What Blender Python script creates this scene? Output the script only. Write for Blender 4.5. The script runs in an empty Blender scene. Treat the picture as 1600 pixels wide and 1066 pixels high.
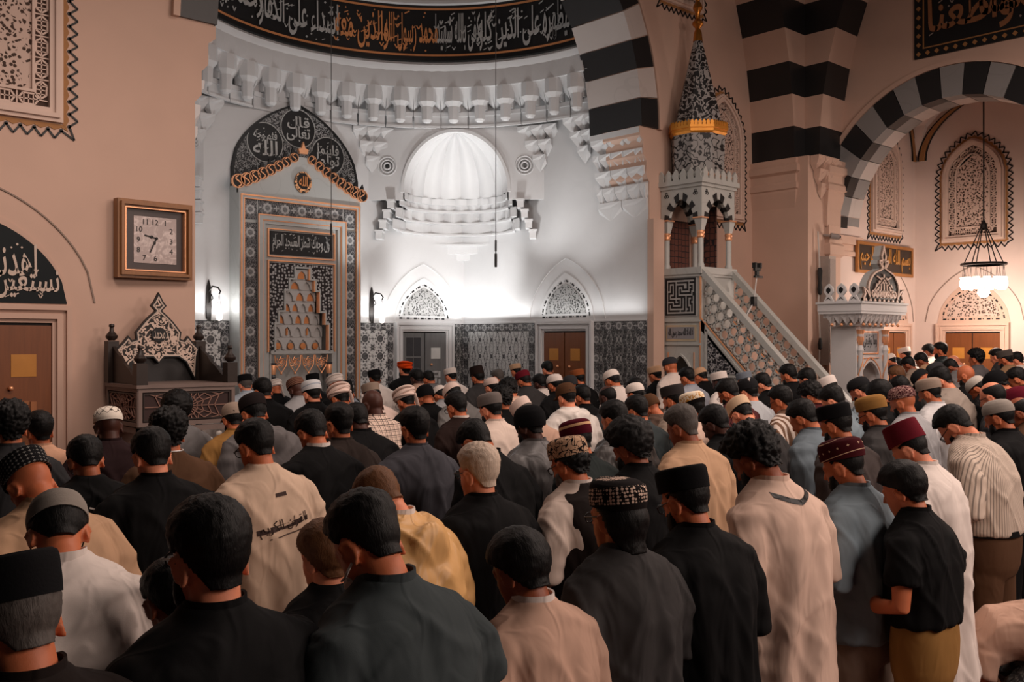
import bpy, bmesh, math, random
import numpy as np
from mathutils import Matrix, Vector, noise
R = math.radians
PI = math.pi
random.seed(7)
SC = bpy.context.scene
COL = SC.collection

# ---------------------------------------------------------------- camera
H = 2.10                      # lens height: a camera held above the heads
YAW = R(42.6)                 # the lens looks 42.6 degrees to the right of the qibla axis (+Y)
cam = bpy.data.cameras.new('camera')
cam.sensor_width = 36.0
cam.lens = 36.0 * 1500.0 / 1600.0
cam.clip_start = 0.05
cam_o = bpy.data.objects.new('camera', cam)
cam_o.location = (0, 0, H)
cam_o.rotation_euler = (R(90), 0, -YAW)
COL.objects.link(cam_o)
SC.camera = cam_o

# ---------------------------------------------------------------- light
vs = SC.view_settings
vs.view_transform = 'Standard'
vs.look = 'None'
vs.exposure = 0.12
vs.gamma = 1.0
vs.use_curve_mapping = False
world = bpy.data.worlds.new('hall_air')
SC.world = world
world.use_nodes = True
wb = world.node_tree.nodes['Background']
wb.inputs[0].default_value = (1.0, 0.90, 0.84, 1)
wb.inputs[1].default_value = 0.012

def lamp(name, kind, loc, power, col, size=0.3, aim=None, spot=None, blend=0.6, shape=None, size_y=None):
    l = bpy.data.lights.new(name, kind)
    l.energy = power
    l.color = col
    if kind == 'AREA':
        l.size = size
        if shape: l.shape = shape
        if size_y: l.size_y = size_y
    else:
        l.shadow_soft_size = size
    if kind == 'SPOT':
        l.spot_size = R(spot); l.spot_blend = blend
    o = bpy.data.objects.new(name, l)
    o.location = loc
    if aim is not None:
        d = Vector(aim) - Vector(loc)
        o.rotation_euler = d.to_track_quat('-Z', 'Y').to_euler()
    COL.objects.link(o)
    return o

WARM = (1.0, 0.79, 0.69)
WHITE = (1.0, 0.985, 0.97)
# unseen chandeliers overhead; warm fills added behind the camera and at the left wall
lamp('hall_chandelier_and_fill', 'AREA', (6.6, 3.4, 7.6), 215, WARM, 3.6, (6.6, 3.4, 0), shape='DISK')
lamp('hall_chandelier_and_fill', 'AREA', (11.0, 2.0, 7.0), 270, WARM, 3.0, (11.0, 2.0, 0), shape='DISK')
lamp('hall_chandelier_and_fill', 'AREA', (9.0, -2.4, 4.8), 170, WARM, 1.6, (6.0, 3.0, 0.9), shape='DISK')  # added fill behind the camera, lighting the backs from the right
lamp('hall_chandelier_and_fill', 'AREA', (4.6, -3.2, 4.6), 190, WARM, 3.0, (5.4, 3.0, 0.9), shape='DISK')  # added fill behind the camera, close to the lens axis
lamp('hall_chandelier_and_fill', 'AREA', (2.4, 6.2, 4.8), 50, WARM, 1.2, (2.6, 8.0, 0.5), shape='DISK')  # added fill that brightens the left wall
# cool floodlights that wash the apse: a fill added under the dome, then unseen uplights
lamp('apse_flood_light', 'AREA', (7.8, 10.9, 6.2), 16, WHITE, 1.2, (8.4, 12.3, 0), shape='DISK')  # added general fill high in the apse, aimed down
lamp('apse_flood_light', 'SPOT', (10.05, 12.35, 4.30), 22, WHITE, 0.05, (10.62, 12.94, 5.4), spot=120, blend=0.9)
lamp('apse_flood_light', 'SPOT', (9.2, 11.2, 2.5), 210, WHITE, 0.08, (10.9, 13.3, 3.5), spot=62, blend=0.7)
lamp('apse_flood_light', 'SPOT', (8.9, 12.5, 2.6), 120, WHITE, 0.08, (8.9, 12.9, 6.4), spot=100, blend=0.8)
lamp('apse_flood_light', 'SPOT', (10.4, 11.4, 2.6), 90, WHITE, 0.08, (10.7, 11.6, 6.4), spot=95, blend=0.8)
lamp('apse_flood_light', 'SPOT', (5.6, 11.4, 2.6), 60, WHITE, 0.08, (6.3, 13.5, 5.4), spot=80, blend=0.8)
lamp('apse_flood_light', 'SPOT', (9.9, 10.4, 2.6), 70, WHITE, 0.08, (11.3, 10.8, 5.6), spot=90, blend=0.8)

# light strips lying on the ledge over the tiles, shining straight up the walls
for x_, y_, l_, p_, turn in ((6.27,13.50,0.8,3.0,0), (9.35,13.50,0.8,4.0,0), (10.45,13.45,1.2,6.5,0), (11.20,12.75,1.8,8.5,1), (11.20,11.07,1.2,3.6,1), (11.20,9.90,1.0,2.4,1)):
    o_ = lamp('ledge_strip_light', 'AREA', (x_, y_, 2.50), p_, WHITE, l_, (x_, y_, 9.0), shape='RECTANGLE', size_y=0.06)
    o_.rotation_euler = (R(180), 0, R(90) if turn else 0)

# ---------------------------------------------------------------- mesh helpers
class MB:
    def __init__(s):
        s.v = []; s.f = []
    def add(s, vs_, fs_, m=None):
        b = len(s.v)
        s.v += [tuple(m @ Vector(p)) for p in vs_] if m is not None else [tuple(p) for p in vs_]
        s.f += [tuple(i + b for i in f) for f in fs_]
        return s
    def box(s, x0, x1, y0, y1, z0, z1, m=None):
        return s.add([(x0,y0,z0),(x1,y0,z0),(x1,y1,z0),(x0,y1,z0),(x0,y0,z1),(x1,y0,z1),(x1,y1,z1),(x0,y1,z1)],
                     [(0,3,2,1),(4,5,6,7),(0,1,5,4),(1,2,6,5),(2,3,7,6),(3,0,4,7)], m)
    def hexa(s, p):           # p: 4 bottom + 4 top points
        return s.add(p, [(0,3,2,1),(4,5,6,7),(0,1,5,4),(1,2,6,5),(2,3,7,6),(3,0,4,7)])
    def poly(s, pts, y0, y1, m=None):   # polygon in the XZ plane (counter-clockwise seen from -Y), y0 front, y1 back
        n = len(pts)
        return s.add([(a,y0,z) for a,z in pts] + [(a,y1,z) for a,z in pts],
                     [tuple(range(n)), tuple(range(2*n-1, n-1, -1))] + [(i, i+n, (i+1)%n+n, (i+1)%n) for i in range(n)], m)
    def plan(s, pts, z0, z1, m=None):   # polygon in plan (counter-clockwise from above) raised from z0 to z1
        n = len(pts)
        return s.add([(a,b,z0) for a,b in pts] + [(a,b,z1) for a,b in pts],
                     [tuple(range(n-1,-1,-1)), tuple(range(n, 2*n))] + [(i, (i+1)%n, (i+1)%n+n, i+n) for i in range(n)], m)
    def ring(s, inner, outer, y0, y1, closed=True):   # band between two outlines of equal length (XZ plane)
        n = len(inner)
        b = len(s.v)
        s.v += [(a,y0,z) for a,z in inner] + [(a,y0,z) for a,z in outer] + [(a,y1,z) for a,z in inner] + [(a,y1,z) for a,z in outer]
        for i in range(n if closed else n-1):
            j = (i+1) % n
            s.f += [(b+i,b+j,b+n+j,b+n+i), (b+2*n+j,b+2*n+i,b+3*n+i,b+3*n+j), (b+n+i,b+n+j,b+3*n+j,b+3*n+i), (b+j,b+i,b+2*n+i,b+2*n+j)]
        if not closed:
            for i in (0, n-1): s.f.append((b+i,b+n+i,b+3*n+i,b+2*n+i))
        return s
    def bar(s, a0, z0, a1, z1, w, y0, y1):
        dx, dz = a1-a0, z1-z0
        l = math.hypot(dx, dz) or 1e-6
        nx, nz = -dz/l*w/2, dx/l*w/2
        return s.poly([(a0-nx,z0-nz),(a1-nx,z1-nz),(a1+nx,z1+nz),(a0+nx,z0+nz)], y0, y1)
    def line(s, pts, w, y0, y1, closed=False):
        k = len(pts)
        for i in range(k if closed else k-1):
            s.bar(*pts[i], *pts[(i+1)%k], w, y0, y1)
        return s
    def lathe(s, prof, n=16, c=(0,0,0), a0=0.0, a1=2*PI, sx=1.0, sy=1.0, m=None):
        full = abs(a1-a0-2*PI) < 1e-6
        k = n if full else n+1
        vs_ = []
        for r, z in prof:
            for i in range(k):
                t = a0 + (a1-a0)*i/n
                vs_.append((c[0]+r*sx*math.cos(t), c[1]+r*sy*math.sin(t), c[2]+z))
        fs_ = []
        for j in range(len(prof)-1):
            for i in range(n):
                i2 = (i+1) % k
                fs_.append((j*k+i, j*k+i2, (j+1)*k+i2, (j+1)*k+i))
        if full:
            if prof[0][0] > 1e-5: fs_.append(tuple(range(k-1,-1,-1)))
            if prof[-1][0] > 1e-5: fs_.append(tuple((len(prof)-1)*k+i for i in range(k)))
        return s.add(vs_, fs_, m)
    def ball(s, c, r, n=12, m=12, mat=None):
        pr = [(max(1e-6, math.sin(PI*j/m)), -math.cos(PI*j/m)) for j in range(m+1)]
        if not hasattr(r, '__len__'): r = (r, r, r)
        vs_ = []; fs_ = []
        for q, z in pr:
            for i in range(n):
                t = 2*PI*i/n
                vs_.append((c[0]+r[0]*q*math.cos(t), c[1]+r[1]*q*math.sin(t), c[2]+r[2]*z))
        for j in range(m):
            for i in range(n):
                fs_.append((j*n+i, j*n+(i+1)%n, (j+1)*n+(i+1)%n, (j+1)*n+i))
        return s.add(vs_, fs_, mat)
    def tube(s, path, rad, n=10, mat=None, flat=1.0):
        P = [Vector(p) for p in path]
        k = len(P)
        if not hasattr(rad, '__len__'): rad = [rad]*k
        vs_ = []
        up = Vector((0,0,1))
        last = None
        for i in range(k):
            d = (P[min(i+1,k-1)] - P[max(i-1,0)]).normalized()
            if last is None:
                a = d.cross(up)
                if a.length < 0.1: a = d.cross(Vector((1,0,0)))
            else:
                a = last - d*last.dot(d)
            a.normalize(); last = a
            b = d.cross(a)
            for j in range(n):
                t = 2*PI*j/n
                vs_.append(P[i] + a*rad[i]*math.cos(t) + b*rad[i]*flat*math.sin(t))
        fs_ = []
        for i in range(k-1):
            for j in range(n):
                fs_.append((i*n+j, i*n+(j+1)%n, (i+1)*n+(j+1)%n, (i+1)*n+j))
        fs_.append(tuple(range(n-1,-1,-1))); fs_.append(tuple((k-1)*n+j for j in range(n)))
        return s.add(vs_, fs_, mat)
    def mesh(s, name, smooth=False, ang=35):
        me = bpy.data.meshes.new(name)
        me.from_pydata(s.v, [], s.f)
        if smooth:
            me.polygons.foreach_set('use_smooth', [True]*len(me.polygons))
            try: me.set_sharp_from_angle(angle=R(ang))
            except Exception: pass
        me.update()
        return me

def obj(name, mb, mat, parent=None, loc=(0,0,0), rz=0.0, smooth=False, ang=35):
    me = mb.mesh(name, smooth, ang) if isinstance(mb, MB) else mb
    if mat is not None and len(me.materials) == 0: me.materials.append(mat)
    o = bpy.data.objects.new(name, me)
    o.location = loc
    o.rotation_euler = (0, 0, rz)
    if parent is not None: o.parent = parent
    COL.objects.link(o)
    return o

def tag(o, label=None, cat=None, group=None, kind=None):
    if label: o['label'] = label
    if cat: o['category'] = cat
    if group: o['group'] = group
    if kind: o['kind'] = kind
    return o

def struct(name, mb, mat, parent=None, loc=(0,0,0), rz=0.0, smooth=False, label=None, ang=35):
    o = obj(name, mb, mat, parent, loc, rz, smooth, ang)
    if parent is None: o['kind'] = 'structure'
    if label: o['label'] = label
    return o

def empty(name, loc=(0,0,0), rz=0.0, parent=None):
    o = bpy.data.objects.new(name, None)
    o.empty_display_size = 0.1
    o.location = loc; o.rotation_euler = (0, 0, rz)
    if parent is not None: o.parent = parent
    COL.objects.link(o)
    return o

def thing(name, label, cat, loc=(0,0,0), rz=0.0, group=None):
    return tag(empty(name, loc, rz), label, cat, group)

def sframe(name, loc=(0,0,0), rz=0.0, label=None):
    return tag(empty(name, loc, rz), label, None, None, 'structure')

# ---------------------------------------------------------------- materials
class N:
    def __init__(s, name, rough=0.6, metal=0.0, spec=0.4):
        s.m = bpy.data.materials.new(name); s.m.use_nodes = True
        s.t = s.m.node_tree
        s.b = s.t.nodes['Principled BSDF']
        s.b.inputs['Roughness'].default_value = rough
        s.b.inputs['Metallic'].default_value = metal
        s.b.inputs['Specular IOR Level'].default_value = spec
        tc = s.t.nodes.new('ShaderNodeTexCoord')
        s.co = tc.outputs['Object']
        sp = s.t.nodes.new('ShaderNodeSeparateXYZ')
        s.t.links.new(s.co, sp.inputs[0])
        s.x, s.y, s.z = sp.outputs
    def put(s, sock, v):
        if hasattr(v, 'is_output'): s.t.links.new(v, sock)
        else:
            try: sock.default_value = v
            except Exception: sock.default_value = (v, v, v)
    def math(s, op, a, b=0.0, c=0.0):
        n = s.t.nodes.new('ShaderNodeMath'); n.operation = op
        s.put(n.inputs[0], a); s.put(n.inputs[1], b)
        if op in ('COMPARE', 'MULTIPLY_ADD', 'SMOOTH_MIN'): s.put(n.inputs[2], c)
        return n.outputs[0]
    def vec(s, x, y, z=0.0):
        n = s.t.nodes.new('ShaderNodeCombineXYZ')
        s.put(n.inputs[0], x); s.put(n.inputs[1], y); s.put(n.inputs[2], z)
        return n.outputs[0]
    def noise(s, scale, detail=2.0, vec=None, rough=0.5, dist=0.0):
        n = s.t.nodes.new('ShaderNodeTexNoise')
        n.inputs['Scale'].default_value = scale; n.inputs['Detail'].default_value = detail
        n.inputs['Roughness'].default_value = rough; n.inputs['Distortion'].default_value = dist
        s.t.links.new(vec if vec is not None else s.co, n.inputs['Vector'])
        return n.outputs['Fac']
    def voro(s, scale, vec=None, out='Distance', feat='F1', rnd=1.0):
        n = s.t.nodes.new('ShaderNodeTexVoronoi'); n.feature = feat
        if vec is not None: n.voronoi_dimensions = '2D'
        n.inputs['Scale'].default_value = scale
        n.inputs['Randomness'].default_value = rnd
        s.t.links.new(vec if vec is not None else s.co, n.inputs['Vector'])
        return n.outputs[out]
    def smap(s, v, lo, hi):
        n = s.t.nodes.new('ShaderNodeMapRange'); n.interpolation_type = 'SMOOTHSTEP'
        s.put(n.inputs['Value'], v); n.inputs['From Min'].default_value = lo; n.inputs['From Max'].default_value = hi
        return n.outputs['Result']
    def mix(s, f, a, b):
        n = s.t.nodes.new('ShaderNodeMix'); n.data_type = 'RGBA'
        s.put(n.inputs[0], f)
        for k, c in ((6, a), (7, b)):
            if hasattr(c, 'is_output'): s.t.links.new(c, n.inputs[k])
            else: n.inputs[k].default_value = (*c[:3], 1)
        return n.outputs[2]
    def color(s, c):
        if hasattr(c, 'is_output'): s.t.links.new(c, s.b.inputs['Base Color'])
        else: s.b.inputs['Base Color'].default_value = (*c[:3], 1)
        return s
    def bump(s, h, strength=0.3, dist=0.01):
        n = s.t.nodes.new('ShaderNodeBump')
        n.inputs['Strength'].default_value = strength; n.inputs['Distance'].default_value = dist
        s.t.links.new(h, n.inputs['Height'])
        s.t.links.new(n.outputs[0], s.b.inputs['Normal'])
        return s
    # cell coordinates centred on each repeat
    def cell(s, v, p, off=0.0):
        q = s.math('ADD', s.math('DIVIDE', v, p), off + 1000.0)
        return s.math('MULTIPLY', s.math('SUBTRACT', s.math('FRACT', q), 0.5), p)
    def rosette(s, a, b, pa, pb, oa, ob, rad, k=8, petal=0.25, soft=0.06):
        da = s.cell(a, pa, oa); db = s.cell(b, pb, ob)
        r = s.math('SQRT', s.math('ADD', s.math('MULTIPLY', da, da), s.math('MULTIPLY', db, db)))
        th = s.math('ARCTAN2', db, da)
        w = s.math('MULTIPLY_ADD', s.math('COSINE', s.math('MULTIPLY', th, float(k))), rad*petal, rad*(1-petal))
        return s.smap(s.math('DIVIDE', s.math('SUBTRACT', w, r), rad), -soft, soft), s.math('DIVIDE', r, rad)
    def scroll(s, scale, w=0.05, vec=None, dist=0.6):
        n = s.noise(scale, 0.0, vec, 0.5, dist)
        return s.smap(s.math('ABSOLUTE', s.math('SUBTRACT', n, 0.5)), w*1.25, w*0.75)
    def mx(s, a, b): return s.math('MAXIMUM', a, b)
    def mn(s, a, b): return s.math('MINIMUM', a, b)
    def inv(s, a): return s.math('SUBTRACT', 1.0, a)

def plain(name, c, rough=0.6, metal=0.0, var=0.12, scale=6.0, bump=0.0, bscale=60.0, spec=0.4):
    n = N(name, rough, metal, spec)
    k = n.noise(scale, 4.0)
    d = tuple(max(0, x*(1-var*2)) for x in c); e = tuple(min(1, x*(1+var)) for x in c)
    n.color(n.mix(k, d, e))
    if bump: n.bump(n.noise(bscale, 3.0), bump, 0.004)
    return n.m

def glow(name, c, power):
    n = N(name)
    n.color((c[0], c[1], c[2]))
    n.b.inputs['Emission Color'].default_value = (*c, 1)
    n.b.inputs['Emission Strength'].default_value = power
    return n.m
# ================================================================ the building
Y0, YQ = 9.31, 13.70          # hall front wall, apse back wall
XL, XR, XC = 4.21, 11.39, 7.80   # apse sides and axis
FACEX = R(-90)                # a wall seen along +X: local x runs towards the camera
stone = plain('hall_limestone', (0.61, 0.415, 0.325), 0.75, 0, 0.07, 1.6, 0.12, 30)
def marble(name, c, rough=0.45, vein=0.25):
    n = N(name, rough, 0, 0.4)
    k = n.noise(1.3, 5.0, None, 0.6, 0.4); v = n.scroll(0.9, 0.012, None, 2.5)
    n.color(n.mix(n.math('MULTIPLY', v, vein), n.mix(k, tuple(x*0.90 for x in c), tuple(min(1, x*1.05) for x in c)), tuple(x*0.7 for x in c)))
    n.bump(n.noise(25.0, 3.0), 0.06, 0.003)
    return n.m
white = marble('apse_white_plaster', (0.66, 0.66, 0.665), 0.6, 0.05)
vwhite = marble('pale_voussoir', (0.56, 0.50, 0.47), 0.6)
black = marble('black_marble', (0.017, 0.0165, 0.0175), 0.4)
greym = marble('mihrab_grey_marble', (0.44, 0.45, 0.44), 0.35)
greenm = marble('minbar_marble', (0.50, 0.51, 0.485), 0.4)
gold = plain('gilding', (1.0, 0.47, 0.25), 0.38, 0.55, 0.08, 30)
ochre = plain('ochre_paint', (0.36, 0.17, 0.06), 0.7)
darkw = plain('dark_walnut', (0.030, 0.020, 0.016), 0.4, 0, 0.2, 12)
inkm = plain('black_ink', (0.008, 0.008, 0.009), 0.5)
lettergrey = plain('silver_lettering', (0.50, 0.50, 0.49), 0.5)
lettergold = plain('gold_lettering', (0.80, 0.33, 0.13), 0.45, 0.3)
lettercream = plain('cream_lettering', (0.62, 0.50, 0.42), 0.6)

def wood(name, c):
    n = N(name, 0.4)
    v = n.vec(n.math('MULTIPLY', n.x, 30.0), n.math('MULTIPLY', n.y, 30.0), n.math('MULTIPLY', n.z, 2.0))
    k = n.noise(1.0, 4.0, v, 0.6, 0.6)
    n.color(n.mix(k, tuple(x*0.6 for x in c), tuple(x*1.2 for x in c)))
    return n.m
doorwood = wood('door_wood', (0.20, 0.062, 0.018))
doorinlay = wood('door_inlay', (0.36, 0.13, 0.045))
greywood = wood('grey_painted_door', (0.16, 0.16, 0.16))
greyinlay = wood('pale_grey_inlay', (0.42, 0.42, 0.42))
amber = plain('amber_glass', (0.52, 0.22, 0.04), 0.3)
paleglass = plain('pale_glass', (0.62, 0.62, 0.60), 0.3)

# painted tiles
def tile_a(name, lo, hi, p=0.32):
    n = N(name, 0.28, 0, 0.5)
    a, ra = n.rosette(n.x, n.z, p, p, 0.5, 0.5, p*0.36, 10, 0.16)
    ai = n.smap(n.math('ABSOLUTE', n.math('SUBTRACT', ra, 0.62)), 0.05, 0.09)
    b, rb = n.rosette(n.x, n.z, p, p, 0.0, 0.0, p*0.25, 6, 0.22)
    c, _ = n.rosette(n.x, n.z, p, p, 0.0, 0.5, p*0.12, 4, 0.35)
    d, _ = n.rosette(n.x, n.z, p, p, 0.5, 0.0, p*0.13, 5, 0.35)
    m = n.mx(n.mx(n.math('MULTIPLY', a, ai), n.math('MULTIPLY', b, n.smap(rb, 0.22, 0.3))), n.mx(c, d))
    s = n.math('MULTIPLY', n.scroll(22.0, 0.035, n.vec(n.x, n.z, 0.0)), 0.6)
    k = n.noise(40.0, 2.0)
    m = n.mx(m, s)
    n.color(n.mix(n.math('MULTIPLY', m, n.math('MULTIPLY_ADD', k, 0.5, 0.65)), hi, lo))
    return n.m
def tile_ogee(name, lo, hi, p=0.30, w=0.10):
    n = N(name, 0.3, 0, 0.5)
    ph = n.math('MULTIPLY', n.z, 2*PI/p)
    f = n.math('ADD', n.math('COSINE', n.math('MULTIPLY', n.x, 4*PI/p)), n.math('MULTIPLY', n.math('COSINE', ph), n.math('COSINE', n.math('MULTIPLY', n.x, 2*PI/p))))
    l1 = n.smap(n.math('ABSOLUTE', f), w*1.7, w*0.8)
    l2 = n.smap(n.math('ABSOLUTE', n.math('SUBTRACT', f, 0.75)), w*1.5, w*0.7)
    a, ra = n.rosette(n.x, n.z, p, p, 0.5, 0.5, p*0.24, 6, 0.25)
    ri = n.smap(n.math('ABSOLUTE', n.math('SUBTRACT', ra, 0.85)), 0.16, 0.08)
    m = n.mx(n.mx(l1, n.math('MULTIPLY', l2, 0.6)), n.mx(n.math('MULTIPLY', n.scroll(34.0, 0.06), 0.45), n.math('MULTIPLY', a, ri)))
    n.color(n.mix(m, lo, hi))
    return n.m
def tile_border(name, lo, hi, p=0.24):
    n = N(name, 0.3, 0, 0.5)
    a, ra = n.rosette(n.x, n.z, p, p, 0.5, 0.5, p*0.36, 8, 0.2)
    ri = n.smap(n.math('ABSOLUTE', n.math('SUBTRACT', ra, 0.55)), 0.22, 0.12)
    b, rb = n.rosette(n.x, n.z, p, p, 0.0, 0.5, p*0.16, 4, 0.4)
    n.color(n.mix(n.mx(n.math('MULTIPLY', a, n.math('MAXIMUM', ri, 0.25)), n.mx(b, n.math('MULTIPLY', n.scroll(32.0, 0.06), 0.5))), lo, hi))
    return n.m
T_LIGHT = tile_a('tile_white_rosette', (0.035,0.037,0.042), (0.70,0.70,0.69))
T_LIGHT2 = tile_ogee('tile_white_lattice', (0.62,0.62,0.61), (0.06,0.06,0.065), 0.30, 0.16)
T_DARK = tile_ogee('tile_dark_ogee', (0.022,0.023,0.026), (0.36,0.36,0.35), 0.34, 0.13)
T_BORD = tile_border('tile_border_dark', (0.03,0.03,0.034), (0.40,0.40,0.40))
T_MIH = tile_border('mihrab_border_tile', (0.028,0.03,0.036), (0.40,0.40,0.40), 0.30)
n = N('mihrab_field_tile', 0.25, 0, 0.5)
v2 = n.vec(n.x, n.z, 0.0)
dots = n.smap(n.voro(19.0, v2, 'Distance', 'F1', 0.7), 0.36, 0.28)
n.color(n.mix(dots, (0.012,0.013,0.017), (0.40,0.40,0.40))); T_FIELD = n.m
def arabesque(name, lo, hi, sc=9.0, w=0.075, rough=0.5):
    n = N(name, rough)
    v2 = n.vec(n.math('ADD', n.x, n.math('MULTIPLY', n.y, 0.7)), n.z, 0.0)
    m = n.mx(n.scroll(sc, w, v2, 0.9), n.smap(n.voro(sc*1.0, v2), 0.20, 0.15))
    n.color(n.mix(m, lo, hi)); n.bump(m, 0.4, 0.01)
    return n.m
A_SPIRE = arabesque('spire_arabesque', (0.014,0.013,0.014), (0.36,0.34,0.33), 11.0, 0.070)
A_TYMP = arabesque('tympanum_arabesque', (0.015,0.015,0.017), (0.32,0.32,0.32), 22.0, 0.075)
A_TRI = arabesque('minbar_triangle_tile', (0.012,0.012,0.016), (0.42,0.42,0.43), 16.0, 0.06)
A_PULP = arabesque('pulpit_fretwork', (0.016,0.012,0.010), (0.66,0.50,0.41), 19.0, 0.075)
def holes(name, face, hole, sc=30.0, th=0.3):
    n = N(name, 0.8)
    v2 = n.vec(n.x, n.z, 0.0)
    m = n.smap(n.voro(sc, v2), th+0.06, th-0.02)
    s = n.scroll(sc*0.33, 0.07, v2, 1.4)
    q = n.mx(n.math('MULTIPLY', m, n.inv(s)), 0.0)
    n.color(n.mix(q, face, hole)); n.bump(n.inv(q), 0.6, 0.02)
    return n.m
H_STONE = holes('carved_stone_grille', (0.58,0.43,0.36), (0.055,0.03,0.02), 24.0, 0.34)
pale = plain('pale_window_stone', (0.66, 0.50, 0.42), 0.75, 0, 0.06, 3.0)
H_WHITE = holes('carved_white_tympanum', (0.34,0.34,0.335), (0.03,0.03,0.03), 30.0, 0.34)

# ---------------------------------------------------------------- outlines
def parch(hw, z0, rise, n=28, spring=0.0, base=None):
    """pointed arch outline, counter-clockwise seen from the front, bottom left first"""
    pts = []
    for i in range(n+1):
        x = hw - 2*hw*i/n
        q = abs(x)/hw
        pts.append((x, z0+spring + rise*(0.70*math.sqrt(max(0, 1-q*q)) + 0.30*(1-q))))
    if spring or base is not None:
        b = z0 if base is None else base
        return [(-hw, b), (hw, b)] + pts
    return pts
def rect(x0, x1, z0, z1): return [(x0,z0),(x1,z0),(x1,z1),(x0,z1)]
def offset(pts, d):
    n = len(pts); out = []
    for i in range(n):
        p, q, r = Vector(pts[i-1]), Vector(pts[i]), Vector(pts[(i+1)%n])
        a = (q-p); b = (r-q)
        if a.length < 1e-7: a = b
        if b.length < 1e-7: b = a
        a.normalize(); b.normalize()
        na, nb = Vector((a.y, -a.x)), Vector((b.y, -b.x))
        m = (na+nb)
        if m.length < 1e-6: m = na
        m.normalize()
        k = d/max(0.35, m.dot(na))
        out.append((q.x+m.x*k, q.y+m.y*k))
    return out
def resample(pts, step):
    out = []; n = len(pts)
    for i in range(n):
        a, b = Vector(pts[i]), Vector(pts[(i+1)%n])
        l = (b-a).length
        k = max(1, int(round(l/step)))
        for j in range(k): out.append(tuple(a.lerp(b, j/k)))
    return out
def evenly(pts, step):
    n = len(pts); L = [0.0]
    for i in range(n): L.append(L[-1] + math.hypot(pts[(i+1)%n][0]-pts[i][0], pts[(i+1)%n][1]-pts[i][1]))
    k = max(3, int(round(L[-1]/step))); out = []; j = 0
    for q in range(k):
        s = L[-1]*q/k
        while L[j+1] < s: j += 1
        t = (s-L[j])/max(1e-9, L[j+1]-L[j])
        a, b = pts[j], pts[(j+1)%n]
        out.append((a[0]+(b[0]-a[0])*t, a[1]+(b[1]-a[1])*t))
    return out

# ---------------------------------------------------------------- lettering
FORMS = {'ا':(0xFE8D,2),'أ':(0xFE83,2),'ب':(0xFE8F,4),'ة':(0xFE93,2),'ت':(0xFE95,4),'ث':(0xFE99,4),'ج':(0xFE9D,4),'ح':(0xFEA1,4),'خ':(0xFEA5,4),'د':(0xFEA9,2),'ذ':(0xFEAB,2),'ر':(0xFEAD,2),'ز':(0xFEAF,2),'س':(0xFEB1,4),'ش':(0xFEB5,4),'ص':(0xFEB9,4),'ض':(0xFEBD,4),'ط':(0xFEC1,4),'ظ':(0xFEC5,4),'ع':(0xFEC9,4),'غ':(0xFECD,4),'ف':(0xFED1,4),'ق':(0xFED5,4),'ك':(0xFED9,4),'ل':(0xFEDD,4),'م':(0xFEE1,4),'ن':(0xFEE5,4),'ه':(0xFEE9,4),'و':(0xFEED,2),'ى':(0xFEEF,2),'ي':(0xFEF1,4),'ء':(0xFE80,1),'\u0001':(0xFEFB,2)}
def shaped(s):
    s = s.replace('لا', '\u0001')
    out = []
    for i, c in enumerate(s):
        if c not in FORMS: out.append(c); continue
        pv = i > 0 and s[i-1] in FORMS and FORMS[s[i-1]][1] == 4
        b, m = FORMS[c]
        nx = i+1 < len(s) and s[i+1] in FORMS and m == 4 and FORMS[s[i+1]][1] > 1
        out.append(chr(b + (0 if m == 1 else 3 if pv and nx else 2 if nx else 1 if pv else 0)))
    return ''.join(reversed(out))
def text_mesh(s, x0, x1, z0, z1, y, depth=0.012, arabic=True, weight=0.0, warp=None, keep=False):
    cu = bpy.data.curves.new('lettering', 'FONT')
    cu.body = shaped(s) if arabic else s
    cu.resolution_u = 2
    cu.extrude = 0.05
    cu.offset = weight
    o = bpy.data.objects.new('lettering', cu); COL.objects.link(o)
    dg = bpy.context.evaluated_depsgraph_get()
    me = bpy.data.meshes.new_from_object(o.evaluated_get(dg))
    bpy.data.objects.remove(o); bpy.data.curves.remove(cu)
    nv = len(me.vertices)
    co = np.empty(nv*3); me.vertices.foreach_get('co', co); co = co.reshape(-1, 3)
    lo, hi = co.min(0), co.max(0)
    u = (co[:, 0]-lo[0])/max(1e-6, hi[0]-lo[0]); v = (co[:, 1]-lo[1])/max(1e-6, hi[1]-lo[1])
    w = (co[:, 2]-lo[2])/max(1e-6, hi[2]-lo[2])
    if keep:   # keep the letters' own proportions inside the box
        r = (hi[0]-lo[0])/(hi[1]-lo[1]); W, H_ = x1-x0, z1-z0
        if W/H_ > r: c = (x0+x1)/2; x0, x1 = c-H_*r/2, c+H_*r/2
        else: c = (z0+z1)/2; z0, z1 = c-W/r/2, c+W/r/2
    p = np.stack([x0+u*(x1-x0), y-w*depth, z0+v*(z1-z0)], 1)
    if warp is not None: p = warp(p)
    me.vertices.foreach_set('co', p.reshape(-1)); me.update()
    return me
def letters(parent, s, mat, x0, x1, z0, z1, y, depth=0.012, name='lettering', **kw):
    return obj(name, text_mesh(s, x0, x1, z0, z1, y, depth, **kw), mat, parent)
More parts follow.
